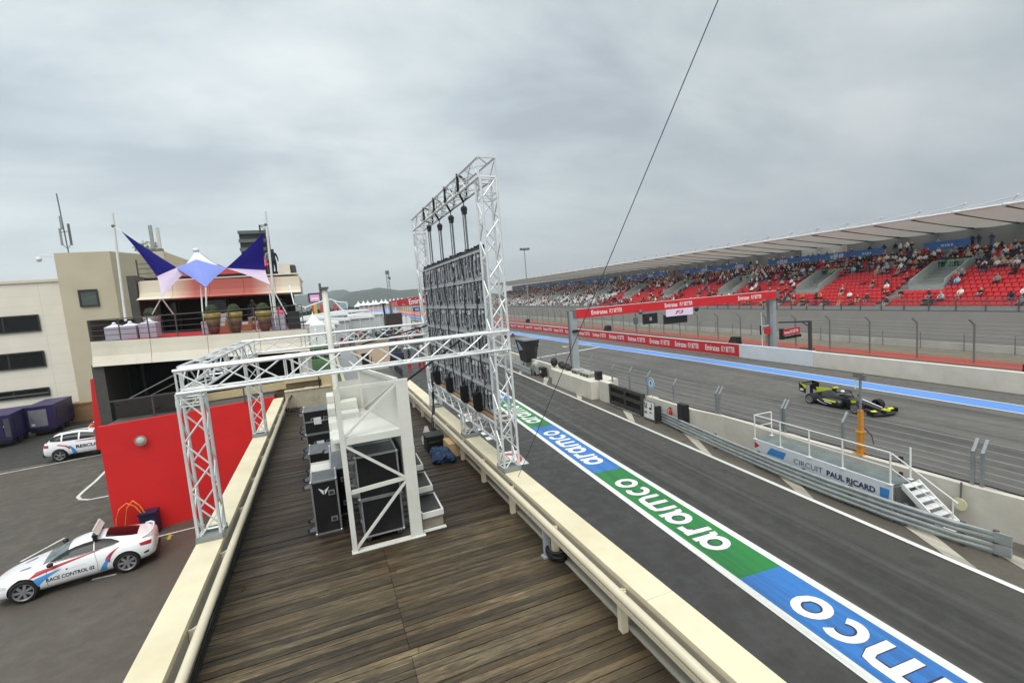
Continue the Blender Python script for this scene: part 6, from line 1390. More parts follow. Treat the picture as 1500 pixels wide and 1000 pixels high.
def coupe():
    t = thing('coupe_car', 'white coupe lettered RACE CONTROL 02 with a white light bar on its roof', 'car')
    st = [(2.12,.55,.26,.50,.48,.55,.30),(2.02,.76,.20,.58,.66,.63,.42),(1.7,.88,.17,.70,.80,.745,.5),(1.25,.915,.16,.80,.84,.835,.5),(.92,.91,.15,.86,.81,.90,.56),(.74,.905,.15,.89,.80,.955,.63),(.40,.90,.15,.905,.79,1.13,.62),(.08,.90,.15,.915,.79,1.275,.57),(-.3,.90,.15,.925,.79,1.335,.55),(-.7,.905,.15,.94,.79,1.31,.54),(-1.1,.915,.16,.955,.80,1.215,.52),(-1.45,.92,.17,.965,.80,1.085,.53),(-1.75,.89,.21,.94,.77,1.0,.58),(-1.95,.83,.27,.88,.72,.93,.56),(-2.05,.70,.33,.76,.60,.80,.45)]
    me = loft(st, 2); bv = BVHTree.FromPolygons([v.co.copy() for v in me.vertices],[list(p.vertices) for p in me.polygons])
    wsp = [(1.25,.82),(-1.255,.82),(1.25,-.82),(-1.255,-.82)]
    me = arches(me, wsp, .375, .82)
    side = lambda c,n: c.y > 0 and side_(c,n)
    side2 = lambda c,n: c.y < 0 and side_(c,n)
    side_ = lambda c,n: c.z > .945-.02*c.x and c.z < 1.235 and abs(n.y) > .50 and -1.12 < c.x < .55 and c.z < 1.33-.14*abs(c.x+.3) and c.z < 1.0+ (.62-c.x)*.75
    wind = lambda c,n: .10 < c.x < .80 and n.z > .25 and c.z > .955 and abs(c.y) < .66-.12*(c.z-.95) and n.x > .2
    rear = lambda c,n: -1.62 < c.x < -.78 and n.z > .5 and abs(c.y) < .46 and c.z > 1.0
    arch = lambda c,n: any(math.hypot(c.x-x,c.z-.345) < .378 and abs(abs(c.y)-.72) < .22 and abs(n.y) < .999 and math.hypot(c.x-x,c.z-.345) < .3765 for x,y in wsp) and c.z < .73 and (abs(c.y) < .885)
    split(me, [], t, [('body',CARW)], arch)
    for s in (1,-1):
        up = [(.60,.965),(.40,1.06),(.2,1.135),(0,1.185),(-.2,1.212),(-.45,1.222)]; lo = [(.64,.95),(.40,.957),(.2,.962),(0,.967),(-.2,.972),(-.45,.98)]
        decal(t, bv, [(lo, up)], CARG, s, 'side_window', .009); decal(t, bv, [([(-.475,.98),(-.7,.99),(-.9,1.0),(-1.08,1.015)],[(-.475,1.222),(-.7,1.205),(-.9,1.15),(-1.12,1.04)])], CARK, s, 'rear_side_window', .009)
        decal(t, bv, [([(.66,.925),(.2,.938),(-.4,.955),(-1.0,.985)],[(.66,.94),(.2,.952),(-.4,.968),(-1.0,.995)])], CARK, s, 'window_trim', .011)
        decal(t, bv, [([(.70,.30),(.70,.6),(.66,.93)],[(.69,.30),(.69,.6),(.65,.93)])], mat('panel_gap', (96,98,104), .6), s, 'door_gap', .003); decal(t, bv, [([(-.50,.30),(-.52,.6),(-.46,.97)],[(-.51,.30),(-.53,.6),(-.47,.97)])], MATS['panel_gap'], s, 'door_gap', .003)
    def decal_top(A_, B_, m, name, off=.006):
        mb = MB(); n = len(A_); rows = []
        for i in range(n):
            row = []
            for j in range(13):
                u = j/12; x = A_[i][0]+(B_[i][0]-A_[i][0])*u; y = A_[i][1]+(B_[i][1]-A_[i][1])*u; h = bv.ray_cast(V((x,y,3)), V((0,0,-1))); row.append(h[0]+h[1]*off)
            rows.append(row)
        for i in range(n-1):
            for j in range(12): mb.quad(rows[i][j],rows[i+1][j],rows[i+1][j+1],rows[i][j+1])
        part(name, mb, m, t, True, local=True)
    ws = [(.80,.60),(.66,.62),(.50,.60),(.34,.565),(.18,.53)]; decal_top([(x+.03*0,y) for x,y in ws], [(x,-y) for x,y in ws], glass_mat('screen_glass',(104,118,124),.08), 'windscreen')
    ws = [(-.74,.42),(-.95,.45),(-1.2,.46),(-1.42,.45),(-1.56,.40)]; decal_top(ws, [(x,-y) for x,y in ws], glass_mat('red_rear_glass',(34,10,14),.08), 'rear_window')
    for x,y in wsp: wheel(t, x, math.copysign(.785,y), .335, .25)
    for s in (1,-1):
        decal(t, bv, [(arc([(1.12,.66),(.5,.80),(-.62,.955)]), arc([(.92,.82),(.3,.90),(-.62,.965)]))], LIVR, s, 'red_stripe'); decal(t, bv, [(arc([(.90,.36),(.86,.52),(.35,.72)]), arc([(1.0,.62),(.85,.68),(.35,.735)]))], LIVB, s, 'blue_stripe')
        decal(t, bv, [(arc([(-.84,.50),(-.83,.72),(-1.10,.90)],8), arc([(-.72,.60),(-.74,.78),(-1.14,.93)],8))], LIVR, s, 'red_stripe'); decal(t, bv, [(arc([(-.74,.28),(-.72,.48),(-.86,.64)],8), arc([(-.54,.28),(-.62,.50),(-.82,.70)],8))], LIVB, s, 'blue_stripe')
        sidetext(t, bv, 'RACE CONTROL 02', .14, .50, 1.16, .12, CARK, s, .0, .025, .12)
        decal(t, bv, [([(.24,.66),(.19,.66)],[(.24,.70),(.19,.70)])], CARK, s, 'small_mark'); decal(t, bv, [([(.17,.675),(-.28,.675)],[(.17,.681),(-.28,.681)])], mat('fine_grey_line', (150,150,150), .5), s, 'small_mark')
        m_ = part('mirror', MB().ball((.55,s*.98,.98),.11,10,6,sc=(.8,.9,.62)).bar((.55,s*.86,.93),(.55,s*.95,.96),.05), CARK, t, True, local=True)
        decal(t, bv, [([(-1.66,.76),(-1.82,.74),(-1.93,.73)],[(-1.62,.84),(-1.8,.85),(-1.95,.83)])], TAIL, s, 'tail_light', .01)
        decal(t, bv, [([(1.62,.56),(1.8,.55),(1.95,.54)],[(1.62,.63),(1.8,.635),(1.95,.60)])], HEADL, s, 'headlight', .01)
        decal(t, bv, [([(-1.72,.48),(-1.85,.48)],[(-1.72,.52),(-1.86,.56)])], CARK, s, 'vent', .008)
        decal(t, bv, [([(.85,.20),(-.85,.20)],[(.85,.235),(-.85,.235)])], mat('sill_white', (216,218,222), .35), s, 'sill', .012)
    for s in (1,-1): part('hood_vent', MB().prism([(1.42,s*.30,.80),(1.15,s*.42,.858),(1.12,s*.34,.872),(1.38,s*.25,.81)], (0,0,.008)), mat('vent_lilac', (150,150,176), .4), t, local=True)
    part('spoiler', MB().tube([(-1.70,.70,.965),(-1.86,.60,1.005),(-1.96,.38,1.02),(-1.98,0,1.025),(-1.96,-.38,1.02),(-1.86,-.60,1.005),(-1.70,-.70,.965)], .035, 8), CARW, t, True, local=True)
    lb = part('light_bar', MB().prism([(-.56,-.55,1.40),(-.56,.55,1.40),(-.46,.55,1.57),(-.46,-.55,1.57)], (-.05,0,.0)), mat('light_bar_white', (226,224,220), .5), t, local=True)
    part('light_bar_foot', MB().bx(-.56,-.44,.48,.56,1.22,1.40).bx(-.56,-.44,-.56,-.48,1.22,1.40).bx(-.58,-.42,-.56,.56,1.36,1.405), CARK, t, local=True); part('light_bar_edge', MB().bar((-.485,-.55,1.565),(-.485,.55,1.565),.06,.03), mat('bar_edge_grey', (190,186,184), .4), t, local=True)
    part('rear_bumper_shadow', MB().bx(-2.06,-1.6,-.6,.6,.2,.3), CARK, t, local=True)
    return t
cp = coupe(); fr, re_ = at_z(36,882,0), at_z(190,836,0); dv = (fr-re_).normalized(); ang = math.atan2(dv.y, dv.x)
ctr = (fr+re_)/2+V((-dv.y,dv.x,0))*-.88 if False else (fr+re_)/2-V((-dv.y,dv.x,0))*.86
cp.location = ctr; cp.rotation_euler = (0,0,ang)
def rescue(label, txt):
    t = thing('rescue_car', label, 'car', group='rescue cars in the parking bays')
    st = [(2.06,.62,.34,.72,.56,.80,.4),(1.95,.80,.26,.86,.72,.92,.5),(1.55,.88,.22,.96,.80,1.02,.55),(1.2,.89,.22,1.0,.80,1.06,.6),(.95,.89,.21,1.02,.80,1.12,.64),(.55,.885,.21,1.04,.79,1.42,.66),(.2,.885,.21,1.05,.79,1.58,.63),(-.4,.885,.21,1.06,.79,1.63,.62),(-1.0,.885,.21,1.07,.79,1.61,.62),(-1.5,.88,.22,1.08,.78,1.55,.6),(-1.85,.86,.26,1.06,.75,1.38,.6),(-2.02,.80,.30,1.0,.70,1.12,.58),(-2.08,.66,.40,.84,.56,.92,.45)]
    me = loft(st, 2); bv = BVHTree.FromPolygons([v.co.copy() for v in me.vertices],[list(p.vertices) for p in me.polygons]); wsp = [(1.28,.8),(-1.3,.8),(1.28,-.8),(-1.3,-.8)]
    me = arches(me, wsp, .385, .8)
    side = lambda c,n: c.y > 0 and side_(c,n)
    side2 = lambda c,n: c.y < 0 and side_(c,n)
    side_ = lambda c,n: 1.10 < c.z < 1.47 and abs(n.y) > .45 and -1.7 < c.x < .75 and c.z < 1.1+(.86-c.x)*.9 and not (-.42 < c.x < -.34) 
    wind = lambda c,n: .2 < c.x < .95 and c.z > 1.12 and n.x > .25 and n.z > .2
    rear = lambda c,n: c.x < -1.6 and 1.12 < c.z < 1.46 and n.x < -.3
    split(me, [wind,rear], t, [('body',CARW),('windscreen',CARG),('rear_window',CARG)])
    for s in (1,-1):
        for lo,up in (([(.74,1.10),(.45,1.10),(-.32,1.11)],[(.70,1.13),(.40,1.36),(-.32,1.49)]),([(-.40,1.11),(-.8,1.12),(-1.12,1.12)],[(-.40,1.495),(-.8,1.49),(-1.12,1.475)]),([(-1.20,1.13),(-1.45,1.15),(-1.70,1.18)],[(-1.20,1.465),(-1.45,1.43),(-1.74,1.34)])): decal(t, bv, [(lo,up)], CARG, s, 'side_window', .006)
    for x,y in wsp: wheel(t, x, math.copysign(.76,y), .335, .22, 5)
    for s in (1,-1):
        decal(t, bv, [([(-.86,.22),(.0,.22),(.86,.22)],[(-.86,.32),(0,.32),(.86,.32)])], CARK, s, 'sill', .01)
        decal(t, bv, [(arc([(1.0,.98),(.4,.97),(-.5,1.02)]), arc([(1.0,1.06),(.4,1.05),(-.5,1.045)]))], LIVR, s, 'red_stripe'); decal(t, bv, [(arc([(.95,.74),(.75,.84),(.35,.93)]), arc([(.98,.93),(.8,.93),(.4,.95)]))], LIVB, s, 'blue_stripe')
        decal(t, bv, [(arc([(-.83,.64),(-.9,.84),(-1.35,.92)],8), arc([(-.72,.70),(-.85,.90),(-1.35,.98)],8))], LIVR, s, 'red_stripe'); decal(t, bv, [(arc([(-.72,.33),(-.66,.6),(-.84,.80)],8), arc([(-.48,.33),(-.52,.62),(-.76,.84)],8))], LIVB, s, 'blue_stripe')
        sidetext(t, bv, txt, .20, .72, 1.4, .19, CARK, s, 0, .04)
        decal(t, bv, [([(-1.75,.86),(-1.98,.86)],[(-1.75,1.0),(-1.98,1.02)])], TAIL, s, 'tail_light', .012)
        part('roof_rail', MB().tube([(.1,s*.60,1.60),(-.3,s*.62,1.67),(-1.3,s*.62,1.64),(-1.5,s*.60,1.57)], .022), CARK, t, local=True); part('mirror', MB().ball((.72,s*.97,1.08),.11,8,6,sc=(.8,.9,.8)), CARK, t, True, local=True)
    part('beacon', MB().lathe([(.12,0),(.12,.1),(.08,.17),(.01,.18)], (.05,.1,1.6), 12), mat('beacon_orange', (226,96,60), .3), t, True, local=True)
    part('bumper', MB().bx(-2.1,-1.95,-.7,.7,.32,.5), CARK, t, local=True)
    return t
r1 = rescue('white rescue car lettered RESCUE 01 with orange beacon, nearest beside the red wall', 'RESCUE 01'); c = at_z(84,675,0); r1.location = (c.x+1.62, c.y+.78, 0); r1.rotation_euler = (0,0,R(2)); r1.scale = (1.08,1.08,1.08)
r2 = dup(r1, (r1.location.x+.7, r1.location.y+3.6, 0), R(3), 'white rescue car with orange beacon parked behind the nearer rescue car')
br_ = MB(); c = at_z(95,673,0); a = at_z(70,668,0)
br_.tube([(c.x,c.y-.2,0),(c.x,c.y-.2,.75),(a.x+.1,a.y-.1,.75),(a.x+.1,a.y-.1,0)], .03, 6); single('parking_hoop', br_, STEELD, 'grey tubular parking hoop beside the rear wheel of the nearest rescue car', 'hoop')
def trailer(label, loc, rz, open_door):
    t = thing('generator_trailer', label, 'generator', loc, 'purple generator boxes', rz); PUR = mat('purple_paint', (36,22,78), .45, var=.12, scale=1.5); PUD = mat('purple_dark', (34,22,72), .5)
    part('body', MB().bx(-.85,.85,-2.2,2.2,.5,2.3), PUR, t, local=True); part('roof', MB().prism([(-.88,-2.24,2.302),(.88,-2.24,2.302),(.88,2.24,2.302),(-.88,2.24,2.302)], (0,0,.08)), mat('purple_roof', (56,46,92), .5, var=.2, dirt=.2), t, local=True)
    part('chassis', MB().bx(-.7,.7,-2.1,2.1,.28,.495), DARK, t, local=True)
    for x in (-.72,.72):
        for y in (-.7,.5): part('wheel', MB().lathe([(.01,-.12),(.32,-.12),(.32,.12),(.01,.12)], (x,y,.32), 14, axis='X'), TYRE, t, local=True)
    d_ = part('door', MB().bx(-.62,.45,-2.24,-2.205,.75,2.1), mat('door_grey', (120,122,128), .5) if open_door else PUD, t, local=True); part('handle', MB().bx(-.5,-.38,-2.26,-2.242,1.35,1.45), LATCH, d_, local=True); part('label_plate', MB().bx(-.52,-.32,-2.25,-2.2405,.85,1.02), LAB, d_, local=True)
    part('side_louvre', MB().bx(.853,.88,-1.6,1.6,1.0,2.0), PUD, t, local=True)
    for k in range(3): part('glint_strip', MB().bx(-.75+k*.5,-.5+k*.5,-2.225,-2.201,1.5-.3*(k%2),1.58-.3*(k%2)), LAB if not open_door else PUD, t, local=True)
    if not open_door: part('front_hatch', MB().bx(.5,.82,-2.24,-2.205,.75,2.1), mat('hatch_grey', (72,72,80), .6), t, local=True)
    return t
c = at_z(12,655,0); trailer('purple generator box at the far left edge with glinting front', (c.x-.9,c.y+2.2,0), R(9), False)
c = at_z(75,636,0); trailer('purple generator box with grey door standing left of the rescue cars', (c.x-.75,c.y+2.2,0), R(6), True)
c = at_z(127,616,0); mb = MB().bx(c.x-1,c.x+1,c.y,c.y+1.3,0,1.5); mb.bx(c.x-1.05,c.x+1.05,c.y-.05,c.y+1.35,1.501,1.65); single('brown_container', mb, mat('skip_brown', (142,112,78), .7, var=.2), 'brown lidded container at the foot of the tan tower', 'container')
mb = MB(); c = at_z(60,640,0); mb.bx(c.x-2.2,c.x-.4,c.y+6,c.y+7,0,1.6).bx(c.x-.38,c.x+.5,c.y+6.2,c.y+7,0,1.2); single('grey_cabinets', mb, mat('cabinet_grey', (96,98,100), .6, var=.2), 'grey utility cabinets between the two purple generators', 'cabinet')
# ---------------------------------------------------------------- racing cars
def racecar(label, loc, ang, c1, c2, c3, helm):
    t = thing('racing_car', label, 'racing car', loc, None, ang)
    K = mat('race_body_'+c1[0], c1[1], .35, var=.1, coat=.5); Yl = mat('race_accent_'+c2[0], c2[1], .35); Wh = mat('race_second_'+c3[0], c3[1], .4); CB = mat('carbon_black', (20,20,22), .45)
    st = [(2.55,.10,.16,.24,.08,.28,.05),(2.2,.16,.17,.32,.13,.37,.08),(1.6,.22,.16,.46,.18,.53,.12),(1.0,.28,.10,.58,.24,.64,.18),(.45,.33,.06,.62,.30,.66,.26),(.0,.36,.06,.62,.32,.64,.26),(-.3,.36,.06,.62,.3,.80,.14),(-.55,.38,.06,.60,.28,.93,.12),(-1.0,.36,.06,.54,.22,.80,.08),(-1.6,.28,.08,.44,.16,.58,.05),(-2.1,.16,.14,.34,.1,.42,.05)]
    part('body', loft(st,1), None, t, local=True).data.materials.append(K)
    for s in (1,-1):
        sp_ = loft([(.45,.20,.08,.34,.12,.40,.08),(.3,.29,.06,.46,.25,.53,.2),(-.3,.30,.06,.46,.26,.52,.2),(-1.0,.22,.06,.34,.17,.40,.12),(-1.5,.10,.07,.22,.07,.26,.04)],1)
        for v in sp_.vertices: v.co.y += s*.52
        o = part('sidepod', sp_, None, t, local=True); o.data.materials.append(K)
        b2 = BVHTree.FromPolygons([v.co.copy() for v in sp_.vertices],[list(p.vertices) for p in sp_.polygons])
        decal(t, b2, [(arc([(.2,.34),(-.2,.36),(-.6,.36)],6), arc([(.2,.42),(-.2,.44),(-.7,.40)],6))], Yl, s, 'accent_stripe', .012); decal(t, b2, [(arc([(.0,.22),(-.3,.26),(-.5,.26)],6), arc([(-.05,.30),(-.3,.33),(-.55,.32)],6))], Wh, s, 'white_patch', .012); decal(t, b2, [(arc([(-.35,.12),(-.8,.14),(-1.2,.30)],6), arc([(-.35,.16),(-.8,.2),(-1.2,.36)],6))], Wh, s, 'white_sweep', .012)
        part('barge_board', MB().bx(.55,1.0,s*.42-.01,s*.42+.01,.1,.42), CB, t, local=True)
    part('floor', MB().prism([(1.0,-.3,.03),(.5,-.72,.03),(-1.4,-.72,.03),(-1.9,-.5,.03),(-1.9,.5,.03),(-1.4,.72,.03),(.5,.72,.03),(1.0,.3,.03)], (0,0,.03)), CB, t, local=True)
    part('nose_tip', MB().box((2.5,0,.3),(.36,.2,.07)), Yl, t, local=True)
    part('nose_stripe', MB().prism([(2.3,-.03,.385),(1.2,-.05,.635),(1.2,.05,.635),(2.3,.03,.385)], (0,0,.012)), Wh, t, local=True)
    fw = part('front_wing', MB().prism([(2.75,-.3,.10),(2.45,-.85,.10),(2.2,-.88,.13),(2.3,-.25,.14),(2.3,.25,.14),(2.2,.88,.13),(2.45,.85,.10),(2.75,.3,.10)], (0,0,.025)).box((2.22,.58,.22),(.18,.5,.02),ry=.35).box((2.22,-.58,.22),(.18,.5,.02),ry=.35), CB, t, local=True)
    for s in (1,-1): part('wing_flap', MB().box((2.3,s*.62,.26),(.14,.36,.02),ry=.4), Yl, fw, local=True); part('wing_endplate', MB().bx(2.1,2.5,s*.88-.012,s*.88+.012,.06,.30), CB, fw, local=True)
    rwg = part('rear_wing', MB().box((-2.25,0,.98),(.34,1.0,.03),ry=-.25).box((-2.4,0,1.06),(.2,1.0,.025),ry=-.6), CB, t, local=True)
    for s in (1,-1):
        part('wing_endplate', MB().prism([(-2.05,s*.51,.45),(-2.0,s*.51,1.02),(-2.55,s*.51,1.12),(-2.5,s*.51,.55)], (0,s*.02,0)), CB, rwg, local=True); part('endplate_accent', MB().prism([(-2.02,s*.532,.75),(-2.0,s*.532,1.0),(-2.5,s*.532,1.1)], (0,s*.006,0)), Yl, rwg, local=True)
        part('endplate_mark', MB().bx(-2.45,-2.2,s*.531-.002,s*.531+.003,.6,.74), Wh, rwg, local=True)
    part('wing_pylon', MB().bx(-2.2,-2.0,-.02,.02,.35,.95), CB, t, local=True); part('engine_fin', MB().prism([(-.6,-.012,.88),(-1.7,-.012,.56),(-1.75,-.012,.86),(-1.0,-.012,.92)], (0,.024,0)), Yl, t, local=True)
    part('airbox', MB().box((-.52,0,.9),(.12,.22,.16)), CB, t, local=True)
    part('camera_pod', MB().box((-.45,0,1.03),(.12,.34,.06)), Yl, t, local=True)
    for s in (1,-1):
        for x,w_,r in ((1.48,.30,.30),(-1.4,.38,.31)): wheel(t, x, s*(.80 if x > 0 else .76), r, w_, 9, RIM)
        part('suspension', MB().tube([(1.55,s*.2,.42),(1.48,s*.66,.38)], .016).tube([(1.3,s*.22,.24),(1.48,s*.66,.24)], .016).tube([(1.75,s*.18,.24),(1.48,s*.66,.24)], .016).tube([(-1.2,s*.25,.4),(-1.4,s*.6,.36)], .016).tube([(-1.6,s*.2,.3),(-1.4,s*.6,.26)], .016), CB, t, local=True)
        part('mirror', MB().box((.62,s*.5,.68),(.08,.2,.08)).bar((.62,s*.3,.62),(.62,s*.45,.66),.02), CB, t, local=True); part('side_number_panel', MB().bx(.75,1.05,s*.30-.01,s*.30+.012,.36,.54), Yl, t, local=True)
    part('halo', MB().tube([(-.25,-.3,.84),(.1,-.33,.90),(.4,-.22,.90),(.5,0,.90),(.4,.22,.90),(.1,.33,.90),(-.25,.3,.84)], .035, 7).tube([(.5,0,.9),(.72,0,.62)], .03), CB, t, True, local=True)
    part('cockpit_opening', MB().lathe([(.01,0),(.26,0),(.26,.02),(.01,.02)], (.12,0,.66), 14, sc=(1.5,1,1)), CB, t, local=True)
    h_ = tag(bpy.data.objects.new('person', MB().ball((0,0,.14),.13,12,8,0).lathe([(.20,-.22),(.2,-.1),(.1,0)],(0,0,0),10,1).bx(.095,.131,-.09,.09,.12,.18,2).mesh('person', [mat('helmet_'+helm[0], helm[1], .25), CB, CARG])), 'driver in a '+helm[0].replace('_',' ')+' helmet sitting in the '+label.split(' single')[0]+' racing car', 'person'); COL.objects.link(h_)
    h_.location = wm(t) @ V((.0,0,.69)); h_.rotation_euler = (0,0,ang)
    return t
hd = math.atan2(-math.cos(TY+.03), -math.sin(TY+.03)); c = tz(1221,598)
racecar('black and lime yellow single seater racing car on the main straight', tuple(tw(26.55,20.55,0)), hd, ('black',(22,22,26)), ('lime',(206,216,40)), ('white',(226,226,230)), ('white',(226,228,232)))
c = tz(757,493); racecar('white single seater racing car far down the straight above the black covered stand', tuple(tw(26.2,c.y+2.5,0)), hd, ('white',(224,226,230)), ('red',(190,50,50)), ('navy',(40,46,80)), ('dark',(50,50,60)))
# ================================================================ BACKGROUND CENTRE: paddock, far track, hills
# people on the pit lane
for i,(px,py,sh,lg,lab) in enumerate(((601,546,'red','red','mechanic in red overalls standing on the pit lane left of the pair'),(616,544,'red','red','mechanic in red overalls, left of the pair beside the video wall'),(622,544,'red','red','mechanic in red overalls, right of the pair beside the video wall'))):
    p = at_z(px,py,0); person((p.x,p.y,0), R(100-60*i), lab, 'stand' if i != 1 else 'arms', sh, lg, 0, i, True, 'mechanics in red', 1.02)
for i,(px,py,sh,lg,lab,ps_) in enumerate(((600,528,'navy','black','person in navy top on the pit lane seen through the truss diagonals','stand'),(613,524,'dark','white','person in dark top and white trousers on the pit lane beyond the red mechanics','walk'),(618,520,'white','black','person in white top farthest along the pit lane by the video wall','stand'))):
    p = at_z(px,py,0); person((p.x,p.y,0), R(60+90*i), lab, ps_, sh, lg, 0, i, True)
# terraces behind the deck
LAWN = grass('green_lawn', (52,86,48), (74,112,62))
lt = thing('lawn_terrace', 'low roof terrace with green lawn behind the deck end wall', 'terrace', (-3,45,0)); part('base', MB().bx(-9,.9,31.3,64,-.05,3.5), mat('terrace_cream', (200,190,170), .8, dirt=.3), lt); part('lawn', MB().bx(-8.8,.7,31.4,63.8,3.501,3.54), LAWN, lt)
for k in range(6): a = P_(427+k*13,522-k*1.8,48.6); mb = MB().bx(a.x-.35,a.x+.35,48.6,49,3.54,4.45); mb.bx(a.x-.22,a.x+.22,48.57,48.59,3.8,4.3,1); single('display_board', mb, [mat('board_dark', (58,58,60), .6), mat('board_pale', (196,200,204), .6)], ['leftmost','second','third','fourth','fifth','rightmost'][k]+' dark display board with pale panel on the lawn terrace', 'display board', 'display boards on the lawn')
for i,(px,py,s_) in enumerate(((424,550,.9),(433,541,.8))): a = at_z(px,py,3.55); mb = MB(); [mb.bx(a.x-1.1,a.x+1.1,a.y+.4*k,a.y+.4*(k+1),3.54,3.7+.16*k) for k in range(4)]; single('white_steps', mb, GWH, ['lower white step block at the lawn edge','upper white step block at the lawn edge'][i], 'steps')
pk = thing('pit_offices', 'pale pink rendered flat roofed block behind the walkway', 'building', (4.4,50,0)); a, b = P_(522,512,50), P_(567,498,50)
part('wall', MB().bx(2.9,6.0,50,52.5,-.05,4.45), mat('pink_render', (208,184,160), .85, var=.05, dirt=.2), pk); part('coping', MB().bx(2.8,6.1,49.9,52.6,4.451,4.6), copi, pk); part('doorway', MB().bx(3.2,3.9,49.93,49.99,1.2,3.4), DKW, pk)
rf = thing('grey_roof_block', 'flat grey roofed block between the white walkway and the pink block', 'building', (2.2,40,0)); part('wall', MB().bx(.95,2.6,31,60,-.05,3.0), CRW, rf); part('roof', MB().bx(.9,2.7,30.9,60.1,3.001,3.15), mat('roof_grey', (132,134,138), .7, var=.06), rf)
ds = thing('external_stairs', 'dark metal external stairs with railings by the pink block', 'stairs', (4.4,40,0))
for k in range(10): part('tread', MB().bx(3.0,4.4,36+k*.5,36.5+k*.5,3.3-.3*k,3.36-.3*k), DP, ds)
for x in (3.0,4.4):
    part('handrail', MB().tube([(x,36,4.4),(x,41,1.4)], .03).tube([(x,36,3.9),(x,41,.9)], .02), mat('stair_rail_black', (34,34,36), .5), ds)
    for k in range(5): part('rail_post', MB().bar((x,36.2+k*1.15,3.3-k*.7),(x,36.2+k*1.15,4.3-k*.7),.05), MATS['stair_rail_black'], ds)
part('landing', MB().bx(2.9,4.5,30.5,36,3.2,3.36), DP, ds); part('landing_rail', MB().tube([(4.4,30.5,4.4),(4.4,36,4.4)], .03).tube([(4.4,30.5,3.9),(4.4,36,3.9)], .02).bx(4.39,4.41,31,35,3.4,3.85), MATS['stair_rail_black'], ds)
# marquee tent
mt = thing('marquee_tent', 'white peaked marquee tent beyond the terrace end', 'tent', (-1.0,65,0)); YM = 64.5; a, b, pk_ = P_(443,478,YM), P_(476,476,YM), P_(456,455.5,YM+1)
x0_, x1_ = a.x, b.x; ze = a.z; wd = x1_-x0_; cx_ = (x0_+x1_)/2
TENT = mat('tent_white', (230,232,234), .7, var=.03); rows = []
for i in range(7): f = i/6; k = (1-f)**1.7; rows.append([(cx_+sx*wd/2*k,YM+wd/2+sy*wd/2*k,ze+(pk_.z-ze)*f) for sx,sy in ((-1,-1),(1,-1),(1,1),(-1,1))])
mb = MB(); 
for r0,r1 in zip(rows, rows[1:]):
    for j in range(4): mb.quad(r0[j],r0[(j+1)%4],r1[(j+1)%4],r1[j])
part('roof', mb, TENT, mt); part('valance', MB().bx(x0_,x1_,YM,YM+.04,ze-.3,ze).bx(x0_,x0_+.04,YM+.04,YM+wd,ze-.3,ze).bx(x1_-.04,x1_,YM+.04,YM+wd,ze-.3,ze), TENT, mt)
for x in (x0_+.05,x1_-.05):
    for y in (YM+.05,YM+wd-.05): part('leg', MB().bar((x,y,0),(x,y,ze-.3),.08), STEEL, mt)
part('side_curtain', MB().bx(x0_+.05,x0_+1.3,YM+.02,YM+.05,0,ze-.3).bx(x1_-1.1,x1_-.1,YM+.02,YM+.05,0,ze-.3).bx(x0_+.02,x0_+.05,YM+.1,YM+wd-.1,0,ze-.3), TENT, mt)
# hospitality roofs and pavilions
PAV = mat('pavilion_white', (234,236,238), .6, var=.05); PAVG = mat('pavilion_wall', (196,200,202), .5, var=.15)
rn = random.Random(21); n_ = 0
adj = ['long low','shallow pitched','flat fronted','curved','narrow','wide','tall','small']
for (px0,px1,py,Yd,dp,hw) in ((446,486,487,84,4,1.6),(430,490,481,92,4,2.0),(436,496,475,102,5,2.2),(432,476,466,112,7,2.5),(450,512,470,120,5,2.2),(440,510,463,132,8,3),(490,548,466,142,6,2.4),(505,562,461.5,158,8,3),(470,540,458,172,10,3)):
    a, b = P_(px0,py,Yd), P_(px1,py-.081*(px1-px0)*.9,Yd); z1 = max(a.z,b.z); x0_, x1_ = a.x, b.x
    t = thing('hospitality_pavilion', f'{adj[n_%8]} white hospitality pavilion, row {["one","two","three","four","five","six","seven","eight","nine"][n_]} counting from the deck', 'pavilion', ((x0_+x1_)/2,Yd,0), 'white paddock pavilions')
    mb = MB().prism([(x0_,Yd,z1-.45),(x1_,Yd,z1-.45),(x1_,Yd,z1-.2),((x0_+x1_)/2,Yd,z1+.35),(x0_,Yd,z1-.2)], (0,dp,0)); part('roof', mb, PAV, t); part('wall', MB().bx(x0_+.3,x1_-.3,Yd+.3,Yd+dp-.3,-.05,z1-.46), PAVG, t); part('fascia', MB().bx(x0_-.1,x1_+.1,Yd-.12,Yd-.01,z1-.75,z1-.3), PAV, t)
    for k in range(4): x = x0_+(x1_-x0_)*(k+.5)/4; part('column', MB().bar((x,Yd-.05,0),(x,Yd-.05,z1-.76),.14), PAV, t)
    n_ += 1
